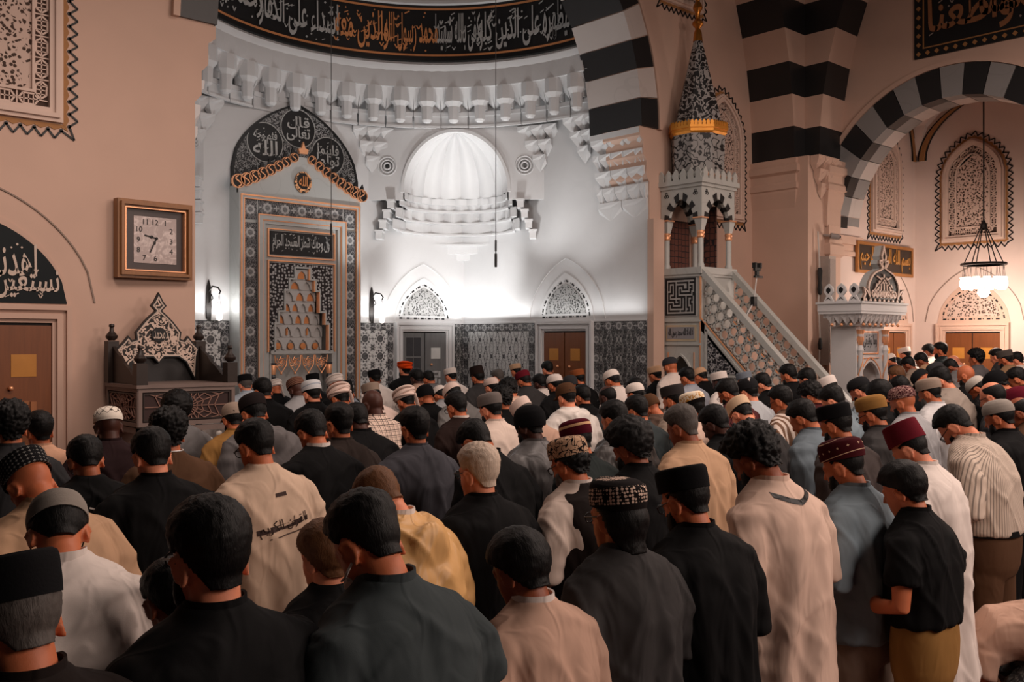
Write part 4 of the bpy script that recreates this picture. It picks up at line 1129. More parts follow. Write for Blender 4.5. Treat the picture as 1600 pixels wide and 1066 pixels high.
# fretwork crest: black board, pale fret
kc = KW/2
def dome_out(s):
    pts = []
    L = [(0.60,2.38),(0.60,2.44),(0.56,2.52),(0.59,2.60),(0.55,2.64),(0.50,2.58),(0.44,2.50),(0.42,2.62),(0.40,2.72),(0.35,2.80),(0.31,2.86),(0.25,2.91),(0.17,2.95),(0.10,2.97),(0.06,3.0),(0.13,3.08),(0.12,3.15),(0.05,3.14),(0.07,3.22),(0.03,3.31),(0,3.42)]
    L = [(a*(1.16 if b > 2.6 and b < 3.0 else 1.04), 2.38+(b-2.38)*0.82) for a, b in L]
    pts = [(kc+s*a, b) for a, b in L] + [(kc-s*a, b) for a, b in L[:-1][::-1]]
    return pts
do = dome_out(1)
obj('crest_board', MB().poly(do, -0.08, -0.05), inkm, ki)
obj('crest_edge', MB().ring(do, offset(do, -0.022), -0.095, -0.045, False), plain('pale_fret', (0.86,0.66,0.55), 0.5), ki)
mb = MB()
for i in range(7):
    x = kc-0.33+0.11*i; hgt = 2.80-abs(i-3)*0.05
    mb.bar(x, 2.46, x+(kc-x)*0.35, hgt, 0.020, -0.095, -0.08)
    mb.line([(x+0.045*math.cos(a), 2.50+0.05*math.sin(a)) for a in [PI/5*k for k in range(10)]], 0.017, -0.095, -0.08, True)
for s in (-1, 1):
    mb.line([(kc-s*0.33,2.53),(kc,2.74),(kc+s*0.25,2.58),(kc+s*0.1,2.46)], 0.02, -0.095, -0.08)
    mb.line([(kc-s*0.22,2.76),(kc+s*0.20,2.62)], 0.02, -0.095, -0.08)
    mb.line([(kc+s*0.02,2.88),(kc+s*0.06,2.95),(kc+s*0.02,3.02)], 0.02, -0.095, -0.08)
for i in range(9): mb.poly([(kc-0.56+0.14*i-0.03,2.39),(kc-0.56+0.14*i+0.03,2.39),(kc-0.56+0.14*i,2.43)], -0.095, -0.08)
tag(obj('crest_fret', mb, plain('pale_fret2', (0.86,0.66,0.55), 0.5), ki), kind='stuff')
for i in range(3):
    y = 0.02+0.2*i
    M = Matrix.Translation((-0.08, y, 0)) @ Matrix.Rotation(R(-90), 4, 'Z')
    m2 = MB(); pts = [(-0.085,2.38),(0.085,2.38),(0.03,2.47),(0.075,2.53),(0.06,2.60),(0,2.65),(-0.06,2.60),(-0.075,2.53),(-0.03,2.47)]
    m2.poly(pts, -0.02, 0.02, M); c = obj('crest_lobe', m2, white, ki)
    obj('lobe_eye', MB().poly([(-0.035,2.54),(0,2.50),(0.035,2.54),(0.035,2.57),(0,2.60),(-0.035,2.57)], -0.024, 0.024, M).poly([(-0.05,2.40),(0,2.43),(0.05,2.40),(0,2.45)], -0.024, 0.024, M), inkm, c)
obj('crest_back', MB().poly(do, -0.049, 0.06), greym, ki)

# ---------------------------------------------------------------- carved wooden preacher's chair
ku = thing('wooden_pulpit', 'carved dark wooden preaching chair with fretwork back against the left wall', 'chair', (3.29, 8.43, 0))
UW, UD = 0.91, 0.74
lat = plain('pulpit_lattice_wood', (0.30,0.16,0.12), 0.5); panel_red = plain('pulpit_panel', (0.035,0.014,0.012), 0.6)
trimw = plain('pulpit_trim', (0.20,0.145,0.125), 0.5)
for x in (0.0, UW-0.05):
    for y in (0.0, UD-0.05): obj('leg', MB().box(x, x+0.05, y, y+0.05, 0, 1.34), darkw, ku)
def upanel(w, e):
    obj('panel', MB().box(0,w,0.012,0.03,1.34,1.68), panel_red, e)
    obj('panel_frame', frame_rect(MB(), 0, w, 1.34, 1.68, 0.035, -0.008, 0.03, True), trimw, e)
    obj('panel_frame', frame_rect(MB(), 0.045, w-0.045, 1.385, 1.635, 0.012, -0.002, 0.03, True), darkw, e)
    mb = MB(); cx, cz = w/2, 1.51; hh, hw = 0.12, w/2-0.06
    for a in range(0, 360, 18):
        dx, dz = math.cos(R(a)), math.sin(R(a)); t = min(hw/max(1e-6, abs(dx)), hh/max(1e-6, abs(dz)))
        mb.bar(cx+dx*0.03, cz+dz*0.03, cx+dx*t, cz+dz*t, 0.007, 0.0, 0.014)
    for rr in (0.05, 0.10, 0.16, 0.24, 0.32):
        k = 20; P_ = [(cx+max(-hw, min(hw, rr*math.cos(2*PI*i/k)*(1 if i % 2 else 0.8))), cz+max(-hh, min(hh, rr*math.sin(2*PI*i/k)*(1 if i % 2 else 0.8)))) for i in range(k)]
        mb.line(P_, 0.007, 0.0, 0.014, True)
    obj('star_lattice', mb, lat, e)
upanel(UW, empty('front_panel', (0,0,0), 0, ku))
upanel(UD, empty('side_panel', (0,UD,0), FACEX, ku))
obj('seat_deck', MB().box(-0.02,UW+0.02,-0.02,UD,1.68,1.71), trimw, ku)
obj('lower_rail', MB().box(0,UW,0,0.04,1.28,1.33).box(0,0.04,0,UD,1.28,1.33), trimw, ku)
me_ = MB()
for i in range(10):
    for j in range(5):
        if (i+j) % 2 == 0: me_.ball((0.06+0.088*i, 0.02, 1.02+0.055*j), (0.03,0.012,0.028), 6, 6)
obj('bead_lattice', me_, plain('pearl_beads', (0.5,0.46,0.42), 0.3), ku, smooth=True)
fin = [(0.045,0),(0.045,0.18),(0.035,0.19),(0.03,0.20),(0.055,0.235),(0.058,0.26),(0.045,0.285),(0.022,0.32),(0.018,0.37),(0.028,0.385),(0.024,0.41),(0,0.42)]
for x in (0.03, UW-0.03):
    for y in (0.03, UD-0.03):
        p = obj('post', MB().box(x-0.05,x+0.05,y-0.05,y+0.05,1.71,1.90 if y < 0.3 else 2.10), darkw, ku)
        obj('post_finial', MB().lathe([(r_*0.95, z*0.72) for r_, z in fin[3:]], 14, (x, y, 1.76 if y < 0.3 else 1.96)), darkw, p, smooth=True)
obj('backrest', MB().box(0.06,UW-0.06,UD-0.03,UD,1.71,2.02), plain('black_leather', (0.02,0.018,0.018), 0.45), ku)
def bk(s=1):
    L = [(0.36,1.74),(0.37,1.95),(0.39,2.02),(0.33,2.08),(0.29,2.13),(0.26,2.09),(0.20,2.11),(0.21,2.18),(0.17,2.23),(0.13,2.28),(0.08,2.33),(0.035,2.37),(0.015,2.39),(0.06,2.44),(0.035,2.47),(0,2.54)]
    inn = [(0,1.90),(-0.05,1.97),(-0.24,1.96),(-0.30,1.88),(-0.34,1.74)]
    c = UW/2
    return [(c+a, b) for a, b in L] + [(c-a, b) for a, b in L[:-1][::-1]] + [(c-0.33,1.80),(c-0.28,1.90),(c-0.20,1.955),(c-0.05,1.955),(c,1.90),(c+0.05,1.955),(c+0.20,1.955),(c+0.28,1.90),(c+0.33,1.80)]
bo = bk()
obj('back_fret', MB().poly(bo, UD-0.08, UD-0.05), A_PULP, ku)
obj('back_fret_edge', MB().ring(bo, offset(bo, 0.012), UD-0.09, UD-0.045), inkm, ku)
obj('back_fret_line', MB().ring(offset(bo, -0.014), bo, UD-0.086, UD-0.05), lettercream, ku)
dd = obj('back_roundel', MB().poly([(UW/2+0.075*math.cos(a), 2.16+0.07*math.sin(a)) for a in [2*PI*k/20 for k in range(20)]], UD-0.095, UD-0.08), inkm, ku)
letters(dd, 'محمد', lettercream, UW/2-0.055, UW/2+0.055, 2.12, 2.20, UD-0.095, 0.006)
for s in (0, 1):
    x = 0.02 if s == 0 else UW-0.05
    mb = MB()
    prof_ = [(0.08,1.71),(0.66,1.71),(0.66,2.05),(0.58,2.00),(0.48,1.96),(0.40,1.90),(0.30,1.86),(0.20,1.80),(0.10,1.76)]
    mb.poly([(a, b) for a, b in prof_], 0, 0.03, Matrix.Translation((x+0.03, 0, 0)) @ Matrix.Rotation(R(90), 4, 'Z'))
    obj('arm_panel', mb, darkw, ku)
ch = MB()
for i in range(11): ch.ball((0.085+0.005*(i%2), 0.30+0.0*i, 1.76+0.026*i), (0.012,0.008,0.016), 6, 6)
obj('inlay_vine', ch, lettercream, ku, smooth=True)

# ---------------------------------------------------------------- clock
ck = thing('wall_clock', 'square pale wall clock in a thick gilt wooden frame', 'clock', (3.765, Y0-0.05, 3.08), R(3))
gw = wood('gilt_brown_wood', (0.30, 0.13, 0.045))
S_ = 0.375
for a, b, y in ((1.0,0.93,-0.055),(0.93,0.86,-0.085),(0.86,0.80,-0.05)):
    obj('frame', MB().ring(rect(-S_*b,S_*b,-S_*b,S_*b), rect(-S_*a,S_*a,-S_*a,S_*a), y, 0.04), gw, ck)
obj('frame_bead', MB().ring(rect(-S_*0.785,S_*0.785,-S_*0.785,S_*0.785), rect(-S_*0.81,S_*0.81,-S_*0.81,S_*0.81), -0.06, 0.0), gold, ck)
obj('mount', MB().box(-S_*0.80,S_*0.80,-0.012,0.0,-S_*0.80,S_*0.80), plain('clock_mount', (0.055,0.04,0.038), 0.4), ck)
n = N('clock_face_marble', 0.3); kf = n.noise(9.0, 4.0, None, 0.6, 1.5); n.color(n.mix(n.smap(kf, 0.45, 0.62), (0.40,0.32,0.30), (0.62,0.52,0.49)))
fc = obj('clock_face', MB().box(-0.205,0.225,-0.018,-0.008,-0.225,0.225), n.m, ck)
F_ = 0.165
for hnum, (x, z) in {'11':(-0.09,0.175),'12':(0.01,0.175),'1':(0.11,0.175),'2':(0.17,0.10),'3':(0.17,0.0),'4':(0.17,-0.10),'6':(0.01,-0.175),'7':(-0.10,-0.175),'8':(-0.16,-0.10),'9':(-0.16,0.0),'10':(-0.15,0.10)}.items():
    w = 0.018*len(hnum)+0.004
    letters(fc, hnum, inkm, x-w, x+w, z-0.026, z+0.026, -0.018, 0.004, 'numeral', arabic=False, keep=True)
obj('hour_hand', MB().line([(0.02,0.02),(-0.05,0.035),(-0.10,0.045)], 0.012, -0.026, -0.021).ball((-0.03,-0.024,0.031),(0.018,0.004,0.016),8,6), inkm, fc)
obj('minute_hand', MB().line([(0.02,0.02),(-0.015,-0.05),(-0.045,-0.12)], 0.010, -0.030, -0.027).ball((0.0,-0.028,-0.025),(0.012,0.004,0.018),8,6).ball((0.02,-0.028,0.02),(0.014,0.006,0.014),8,6), inkm, fc)

# ---------------------------------------------------------------- inscription boards
bb = thing('inscription_board', 'gilded black board with the basmala on the aisle wall', 'sign', (16.70, 8.22, 0))
obj('board', MB().box(-1.02,1.02,-0.03,0.0,3.32,3.80), plain('dark_brown_board', (0.03,0.018,0.012), 0.4), bb)
obj('frame', frame_rect(MB(), -1.06,1.06,3.29,3.84,0.055,-0.05,0.0,True), plain('antique_gilt', (0.45,0.20,0.06), 0.4, 0.5), bb)
letters(bb, 'بسم الله الرحمن الرحيم', plain('board_gold', (0.62,0.30,0.08), 0.4, 0.4), -0.95,0.95,3.36,3.77,-0.03,0.012, weight=0.012)
cb = thing('calligraphy_sign', 'large black calligraphy panel with gilt border over the striped arch', 'sign', (AX-0.005, 6.95, 0), FACEX)
obj('panel', MB().box(0.0,3.6,-0.03,0.0,6.60,8.0), inkm, cb)
obj('inner_line', frame_rect(MB(),0.14,3.46,6.74,7.86,0.02,-0.04,-0.03,True), ochre, cb)
rm = MB().poly([(-0.04,0),(0,-0.04),(0.04,0),(0,0.04)], -0.04, -0.03).mesh('border_rosette'); rm.materials.append(ochre)
for i in range(24):
    obj('border_rosette', rm, None, cb, (0.07+0.145*i, 0, 6.67))
    if 0 < i < 9: obj('border_rosette', rm, None, cb, (0.07, 0, 6.67+0.145*i))
letters(cb, 'واطعنا', plain('copper_letters', (0.33,0.14,0.06), 0.5), 0.22, 1.5, 6.80, 7.55, -0.03, 0.012, weight=0.015)
letters(cb, 'وقالوا سمعنا', plain('copper_letters2', (0.33,0.14,0.06), 0.5), 1.0, 3.3, 6.85, 7.7, -0.03, 0.012, weight=0.015)
flecks(cb, plain('pale_marks', (0.36,0.28,0.24), 0.5), 0.22, 3.3, 6.80, 7.8, -0.03, 40, 0.06, 8)

# ---------------------------------------------------------------- lamps
iron = plain('wrought_iron', (0.018,0.015,0.014), 0.5, 0.4)
bulb = glow('lamp_glass_glow', (1.0, 0.84, 0.72), 3.5)
cd = thing('chandelier', 'black iron ring chandelier with glowing glass cups in the side aisle', 'chandelier', (16.60, 6.45, 3.36))
obj('ring', MB().lathe([(0.30,0),(0.35,0),(0.36,0.02),(0.35,0.04),(0.30,0.04),(0.30,0)], 36, (0,0,0)), iron, cd, smooth=True)
mb = MB()
for i in range(8):
    t = PI/4*i; mb.bar(0, 0, 0, 0.0001, 0.001, 0, 0.001)
    mb.tube([(0.32*math.cos(t),0.32*math.sin(t),0.03),(0,0,0.03)], 0.008, 6)
obj('spokes', mb, iron, cd)
for i in range(6):
    t = PI/3*i
    obj('chain', MB().tube([(0.30*math.cos(t),0.30*math.sin(t),0.03),(0.05*math.cos(t),0.05*math.sin(t),0.62)], 0.009, 6), iron, cd)
obj('stem', MB().lathe([(0.0,0.58),(0.06,0.62),(0.05,0.68),(0.02,0.74),(0.012,0.78),(0.012,3.44),(0,3.44)], 10), iron, cd)
for i in range(12):
    t = PI/6*i; x, y = 0.31*math.cos(t), 0.31*math.sin(t)
    l = obj('lamp_cup', MB().lathe([(0.0,-0.40),(0.03,-0.40),(0.055,-0.34),(0.06,-0.28),(0.045,-0.23),(0.055,-0.20),(0.05,-0.20),(0.0,-0.30)], 10, (x,y,0)), bulb, cd, smooth=True)
    obj('wire', MB().tube([(x,y,0),(x+0.045,y,-0.21)], 0.003, 4).tube([(x,y,0),(x-0.045,y,-0.21)], 0.003, 4), iron, l)
l = obj('lamp_cup', MB().lathe([(0.0,-0.54),(0.05,-0.53),(0.10,-0.46),(0.08,-0.40),(0.0,-0.42)], 12), bulb, cd, smooth=True)
obj('wire', MB().tube([(0,0,0),(0,0,-0.40)], 0.004, 4), iron, l)
lamp('chandelier_bulbs', 'POINT', (16.60, 6.45, 2.70), 150, (1.0,0.82,0.70), 0.30)
for x, lab in ((6.40, 'left iron wall lamp with hanging glass beside the mihrab'), (9.33, 'iron wall lamp with hanging glass between mihrab and grey door')):
    sc = thing('wall_lamp', lab, 'lamp', (x, YQ, 2.72), 0, 'wall lamps beside the mihrab')
    obj('backplate', MB().poly([(-0.03,-0.32),(0.03,-0.32),(0.045,-0.1),(0.03,0.2),(0.0,0.30),(-0.03,0.2),(-0.045,-0.1)], -0.03, 0.0), iron, sc)
    obj('bracket', MB().tube([(0,-0.02,0.12),(0.02,-0.10,0.20),(0.06,-0.20,0.18),(0.08,-0.24,0.12),(0.07,-0.22,0.08)], 0.012, 8).tube([(0,-0.02,-0.05),(0.03,-0.1,0.02),(0.02,-0.06,0.08)], 0.009, 8), iron, sc, smooth=True)
    obj('chain', MB().tube([(0.07,-0.22,0.10),(0.03,-0.22,-0.20)], 0.003, 4).tube([(0.07,-0.22,0.10),(0.11,-0.22,-0.20)], 0.003, 4), iron, sc)
    obj('glass_cup', MB().lathe([(0,-0.32),(0.03,-0.31),(0.05,-0.27),(0.045,-0.21),(0.055,-0.19),(0.05,-0.19),(0,-0.25)], 14, (0.07,-0.22,0)), glow('sconce_glow', (1.0,0.93,0.86), 2.2), sc, smooth=True)
    lamp('wall_lamp_bulb', 'POINT', (x+0.07, YQ-0.24, 2.52), 9, WHITE, 0.05)
for (x, y, z0, z1, lab) in ((6.17, 9.90, 3.18, 8.6, 'thin hanging microphone in front of the mihrab'), (7.60, 8.55, 2.98, 9.0, 'thin hanging microphone below the ribbed conch')):
    mc = thing('hanging_microphone', lab, 'microphone', (x, y, z0), 0, 'microphones hanging on cables')
    obj('cable', MB().tube([(0,0,0.30),(0,0,z1-z0)], 0.004, 6), plain('grey_cable', (0.05,0.05,0.05), 0.6), mc)
    obj('capsule', MB().lathe([(0,0),(0.014,0.0),(0.016,0.02),(0.016,0.16),(0.006,0.165),(0.006,0.19),(0.012,0.19),(0.012,0.32),(0,0.33)], 10), blk, mc, smooth=True)
# black and white cable drop with small devices on the pier
cbk = thing('cable_drop', 'black and white cable bundle hanging down the pier by the kiosk', 'cable', (14.36, 8.20, 0))
obj('cable', MB().tube([(0,0,3.9),(0.02,-0.02,3.3),(0.0,-0.01,2.7),(0.03,-0.02,2.2),(0.01,0,1.2)], 0.014, 6), plain('white_cable', (0.6,0.56,0.52), 0.5), cbk, smooth=True)
obj('coupler', MB().lathe([(0,2.85),(0.03,2.87),(0.045,2.95),(0.03,3.05),(0.045,3.25),(0.03,3.3),(0,3.3)], 8, (0.01,-0.03,0)), blk, cbk, smooth=True)
obj('coupler', MB().lathe([(0,1.95),(0.03,1.97),(0.04,2.05),(0.02,2.15),(0,2.15)], 8, (0.02,-0.03,0)), blk, cbk, smooth=True)
cs = thing('security_camera', 'small grey security camera on the pier', 'camera', (14.62, 8.22, 3.84))
obj('housing', MB().tube([(0.0,-0.10,0.0),(0.10,-0.20,-0.02)], [0.05,0.045], 12), plain('camera_grey', (0.35,0.30,0.28), 0.5), cs, smooth=True)
obj('mount', MB().tube([(0,0.02,0.02),(0,-0.1,0.0)], 0.02, 8), plain('camera_mount', (0.35,0.30,0.28), 0.5), cs)
obj('lens', MB().ball((0.105,-0.205,-0.02), 0.028, 10, 8), blk, cs, smooth=True)
# pilaster speaker column by the kiosk
spk = thing('column_speaker', 'tall beige column loudspeaker on the pier behind the kiosk', 'loudspeaker', (14.60, 8.22, 0))
obj('cabinet', MB().box(-0.10,0.12,-0.14,0.02,1.7,3.50), plain('beige_cabinet', (0.42,0.35,0.31), 0.6), spk)
obj('grille', MB().box(-0.08,0.10,-0.15,-0.135,1.75,3.45), plain('beige_grille', (0.36,0.30,0.27), 0.8, 0, 0.1, 60, 0.4, 300), spk)
# ================================================================ people
def srgb(r, g, b):
    f = lambda c: ((c/255+0.055)/1.055)**2.4 if c > 10 else c/255/12.92
    return (f(r), f(g), f(b))

def smoothmesh(mb, voxel, iters, fn=None, name='body'):
    """one continuous skin over the shapes collected in mb"""
    me = mb.mesh('tmp')
    o = bpy.data.objects.new('tmp', me)
    COL.objects.link(o)
    m = o.modifiers.new('r', 'REMESH'); m.mode = 'VOXEL'; m.voxel_size = voxel
    if iters:
        k = o.modifiers.new('s', 'SMOOTH'); k.factor = 0.5; k.iterations = iters
    dg = bpy.context.evaluated_depsgraph_get()
    out = bpy.data.meshes.new_from_object(o.evaluated_get(dg))
    bpy.data.objects.remove(o); bpy.data.meshes.remove(me)
    out.name = name
    if fn is not None:
        n = len(out.vertices)
        co = np.empty(n*3); out.vertices.foreach_get('co', co)
        no = np.empty(n*3); out.vertices.foreach_get('normal', no)
        co = co.reshape(-1, 3); no = no.reshape(-1, 3)
        co = fn(co, no)
        out.vertices.foreach_set('co', co.reshape(-1))
    out.polygons.foreach_set('use_smooth', [True]*len(out.polygons))
    out.update()
    return out

def vnoise(p, sc, amp):
    return np.array([noise.noise(Vector((a*sc[0], b*sc[1], c*sc[2]))) for a, b, c in p])*amp

HUNCH = (0.015, 0.04, 0.06, 0.095)
PITCH = (R(8), R(24), R(36), R(52))
def cyl(z, h): return h*max(0.0, (z-1.0)/0.5)**1.5 - 0.012*math.exp(-((z-1.3)/0.12)**2)
def head_m(k):
    return Matrix.Translation((0, cyl(1.5, HUNCH[k])+0.012+0.02*math.sin(PITCH[k]), 1.525-0.03*math.sin(PITCH[k]))) @ Matrix.Rotation(-PITCH[k], 4, 'X')

def loft(mb, rings, n=30, ex=2.3):
    b = len(mb.v)
    for z, cy, rx, ry in rings:
        for i in range(n):
            t = 2*PI*i/n
            c, s = math.cos(t), math.sin(t)
            x = math.copysign(abs(c)**(2/ex), c)*rx; y = math.copysign(abs(s)**(2/ex), s)*ry
            mb.v.append((x, cy+y, z))
    for j in range(len(rings)-1):
        for i in range(n):
            mb.f.append((b+j*n+i, b+j*n+(i+1)%n, b+(j+1)*n+(i+1)%n, b+(j+1)*n+i))
    mb.f.append(tuple(b+i for i in range(n-1,-1,-1)))
    mb.f.append(tuple(b+(len(rings)-1)*n+i for i in range(n)))

ARM = [(0.178, 0.0, 1.388), (0.224, -0.012, 1.275), (0.262, -0.022, 1.11), (0.20, 0.12, 1.075), (0.075, 0.20, 1.085)]
DOWN = [(-0.178, 0, 1.388), (-0.228, -0.01, 1.25), (-0.25, -0.02, 1.10), (-0.262, 0.02, 0.96), (-0.255, 0.05, 0.86)]
def arm_pts(s, k):
    return [(s*x, y+cyl(z, HUNCH[k]), z) for x, y, z in ARM]

def hand(mb, base, d, up, s):
    base = Vector(base); d = Vector(d).normalized(); up = Vector(up).normalized(); side = d.cross(up)
    m = Matrix((side, d, up)).transposed().to_4x4(); m.translation = base
    mb.ball((0, 0.045, 0), (0.040, 0.052, 0.017), 12, 10, m)
    for i, (a, l) in enumerate(((-0.030, 0.062), (-0.010, 0.075), (0.011, 0.070), (0.031, 0.054))):
        q = [(a, 0.075, 0), (a*1.08, 0.075+l*0.5, 0.004), (a*1.1, 0.075+l, -0.012)]
        mb.tube([m @ Vector(p) for p in q], [0.0095, 0.009, 0.007], 8)
    q = [(-0.03*s, 0.02, 0), (-0.058*s, 0.05, -0.004), (-0.066*s, 0.085, -0.008)]
    mb.tube([m @ Vector(p) for p in q], [0.013, 0.011, 0.008], 8)

def body_mesh(k, raised=''):
    mb = MB()
    M = head_m(k)
    h = HUNCH[k]
    mb.ball((0, -0.006, 0.118), (0.0755, 0.097, 0.096), 28, 24, M)
    mb.ball((0, 0.040, 0.056), (0.059, 0.058, 0.088), 24, 20, M)
    mb.ball((0, 0.046, 0.004), (0.049, 0.047, 0.036), 20, 16, M)
    mb.ball((0, 0.080, 0.112), (0.050, 0.017, 0.015), 16, 12, M)
    mb.ball((0.031, 0.078, 0.093), (0.016, 0.012, 0.012), 10, 10, M)
    mb.ball((-0.031, 0.078, 0.093), (0.016, 0.012, 0.012), 10, 10, M)
    mb.tube([M @ Vector(p) for p in ((0, 0.088, 0.108), (0, 0.106, 0.078), (0, 0.112, 0.060))], [0.009, 0.012, 0.015], 10)
    mb.ball((0, 0.089, 0.026), (0.025, 0.013, 0.007), 12, 8, M)
    mb.ball((0, 0.087, 0.013), (0.022, 0.013, 0.007), 12, 8, M)
    mb.ball((0, 0.078, -0.014), (0.022, 0.019, 0.018), 12, 10, M)
    for s in (-1, 1):
        E_ = M @ Matrix.Translation((s*0.077, -0.004, 0.072)) @ Matrix.Rotation(s*R(-24), 4, 'Z') @ Matrix.Rotation(R(-10), 4, 'X')
        mb.ball((0, 0, 0), (0.009, 0.021, 0.032), 14, 12, E_)
        arc = [(s*0.008, 0.021*math.cos(t)-0.002, 0.034*math.sin(t)) for t in [R(a) for a in range(40, 290, 25)]]
        mb.tube([E_ @ Vector(p) for p in arc], 0.0062, 8)
    c5 = cyl(1.5, h)
    mb.tube([(0, cyl(1.38, h)-0.01, 1.36), (0, c5-0.006, 1.46), tuple(M @ Vector((0, -0.012, 0.0))), tuple(M @ Vector((0, -0.008, 0.07)))], [0.085, 0.063, 0.056, 0.058], 20)
    loft(mb, [(z, cyl(z, h), rx, ry) for z, rx, ry in ((0.80,0.160,0.112),(0.92,0.166,0.116),(1.05,0.150,0.11),(1.2,0.162,0.115),(1.31,0.168,0.105),(1.37,0.148,0.092),(1.42,0.105,0.075),(1.47,0.07,0.06))])
    for s in (-1, 1):
        if raised == 'up' and s < 0:
            a = [(-0.158, 0, 1.375), (-0.21, 0.0, 1.25), (-0.245, 0.03, 1.14), (-0.24, 0.14, 1.25), (-0.23, 0.19, 1.34)]
        elif raised == 'down' and s < 0: a = DOWN
        else:
            a = arm_pts(s, k)
        mb.tube(a, [0.056, 0.050, 0.042, 0.037, 0.028], 14)
        w = Vector(a[-1]); pz = w - Vector(a[-2])
        if raised == 'up' and s < 0: hand(mb, w, (0.0, 0.1, 1), (0.6, -1, 0), 1)
        elif raised == 'down' and s < 0: hand(mb, w, (0.05, 0.1, -1), (-1, 0, 0), -1)
        else: hand(mb, w + Vector((0, 0, 0.03 if s > 0 else -0.01)), (-s*1.0, 0.12, -0.1), (0, 1, 0.1), s)
        mb.tube([(s*0.09, 0, 0.88), (s*0.095, 0.01, 0.5), (s*0.10, -0.01, 0.30), (s*0.10, -0.015, 0.07)], [0.088, 0.058, 0.056, 0.036], 16)
        mb.ball((s*0.105, 0.055, 0.035), (0.045, 0.125, 0.036), 14, 10)
    return smoothmesh(mb, 0.0068, 3, None, 'body')

def folds(kind, seed):
    def fn(co, no):
        z = co[:, 2]
        a = np.arctan2(co[:, 0], -co[:, 1])
        q = co + seed*3.1
        d = vnoise(q, (5, 5, 2.2), 0.011) + vnoise(q, (11, 11, 7), 0.0045)
        low = np.clip((1.38 - z)/0.45, 0, 1)
        d += low*(0.010 if kind == 'thobe' else 0.005)*np.sin(a*8 + 7*vnoise(q, (2.5, 2.5, 1.2), 1.0))
        # creases at the elbows and along the spine
        d += 0.0022*np.sin(z*70 + 4*vnoise(q, (4, 4, 4), 1.0))*np.exp(-((np.abs(co[:, 0])-0.23)/0.05)**2)
        d -= 0.010*np.exp(-(co[:, 0]/0.035)**2)*np.clip((z-1.0)/0.2, 0, 1)*np.clip((1.42-z)/0.1, 0, 1)*(co[:, 1] < 0)
        # soft creases running down and across the back
        n1 = vnoise(np.stack([co[:, 0]*5.5+co[:, 2]*2.4, co[:, 1]*4, co[:, 2]*1.7], 1)+seed, (1, 1, 1), 1.0)
        n2 = vnoise(np.stack([co[:, 0]*4.5-co[:, 2]*3.4, co[:, 1]*4, co[:, 2]*2.2], 1)+seed*2, (1, 1, 1), 1.0)
        d += 0.0075*np.exp(-(n1/0.10)**2) + 0.006*np.exp(-(n2/0.09)**2)
        keep = np.clip((1.50-z)/0.05, 0.1, 1)
        return co + no*(d*keep)[:, None]
    return fn

def torso_rings(k, hem, wide=1.0):
    h = HUNCH[k]
    base = [(0.90,0.196,0.140),(0.98,0.188,0.136),(1.08,0.186,0.137),(1.18,0.190,0.140),(1.28,0.192,0.137),(1.35,0.190,0.126),(1.405,0.182,0.113),(1.445,0.158,0.099),(1.474,0.118,0.088),(1.497,0.082,0.077),(1.522,0.068,0.068)]
    if hem < 0.5: low = [(hem,0.232,0.180)] + ([(0.35,0.222,0.170)] if hem < 0.3 else []) + [(0.6,0.210,0.156),(0.78,0.202,0.146)]
    elif hem < 0.85: low = [(hem,0.207,0.148)]
    else: low = [(hem,0.192,0.138)]; base = [q for q in base if q[0] > hem+0.03]
    return [(z, cyl(z, h), rx*wide*(1.0+0.10*min(1, max(0, (1.505-z)/0.05))), ry*wide*(1.0+0.06*min(1, max(0, (1.505-z)/0.05)))) for z, rx, ry in low + base]

def garment_mesh(kind, k, raised=''):
    mb = MB()
    hem = {'thobe': 0.16, 'kurta': 0.38, 'hooded': 0.78, 'tee': 0.80, 'polo': 0.80, 'shirt': 0.83, 'vest': 0.74, 'tucked': 0.96, 'shorttee': 1.0}[kind]
    rg = torso_rings(k, hem, 1.04 if kind == 'hooded' else 1.0)
    if kind == 'vest': rg = [(z, c, rx*(1.05 if z < 1.2 else 0.93), ry*1.09) for z, c, rx, ry in rg]
    loft(mb, rg)
    for s in (-1, 1):
        if kind == 'vest': continue
        a = arm_pts(s, k)
        if raised == 'down' and s < 0: a = DOWN
        if raised == 'up' and s < 0:
            a = [(-0.158, 0, 1.375), (-0.21, 0.0, 1.25), (-0.245, 0.03, 1.135), (-0.24, 0.14, 1.24), (-0.235, 0.165, 1.29)]
        if kind in ('tee', 'polo', 'shorttee'):
            e = Vector(a[1]).lerp(Vector(a[2]), 0.45)
            mb.tube([a[0], a[1], tuple(e)], [0.070, 0.076, 0.076], 18)
        else:
            mb.tube(a[:4] + [tuple(Vector(a[3]).lerp(Vector(a[4]), 0.85))], [0.068, 0.070, 0.064, 0.056, 0.050], 18)
        mb.ball((a[0][0]*0.98, a[0][1], a[0][2]-0.012), (0.062, 0.082, 0.066), 16, 12)
    if kind == 'hooded':
        h = HUNCH[k]
        for j in range(15):
            t = R(-35 + 250*j/14)
        mb.tube([(0.115*math.cos(t), cyl(1.47, h)-0.02-0.105*math.sin(t), 1.475-0.05*max(0, math.sin(t))) for t in [R(-30+240*j/16) for j in range(17)]], [0.02+0.028*math.sin(PI*j/16) for j in range(17)], 12)
        mb.ball((0, cyl(1.38, h)-0.125, 1.375), (0.105, 0.036, 0.12), 18, 14)
    return smoothmesh(mb, 0.0105, 9, folds('thobe' if hem < 0.5 else 'shirt', k + len(kind)*0.7), kind)

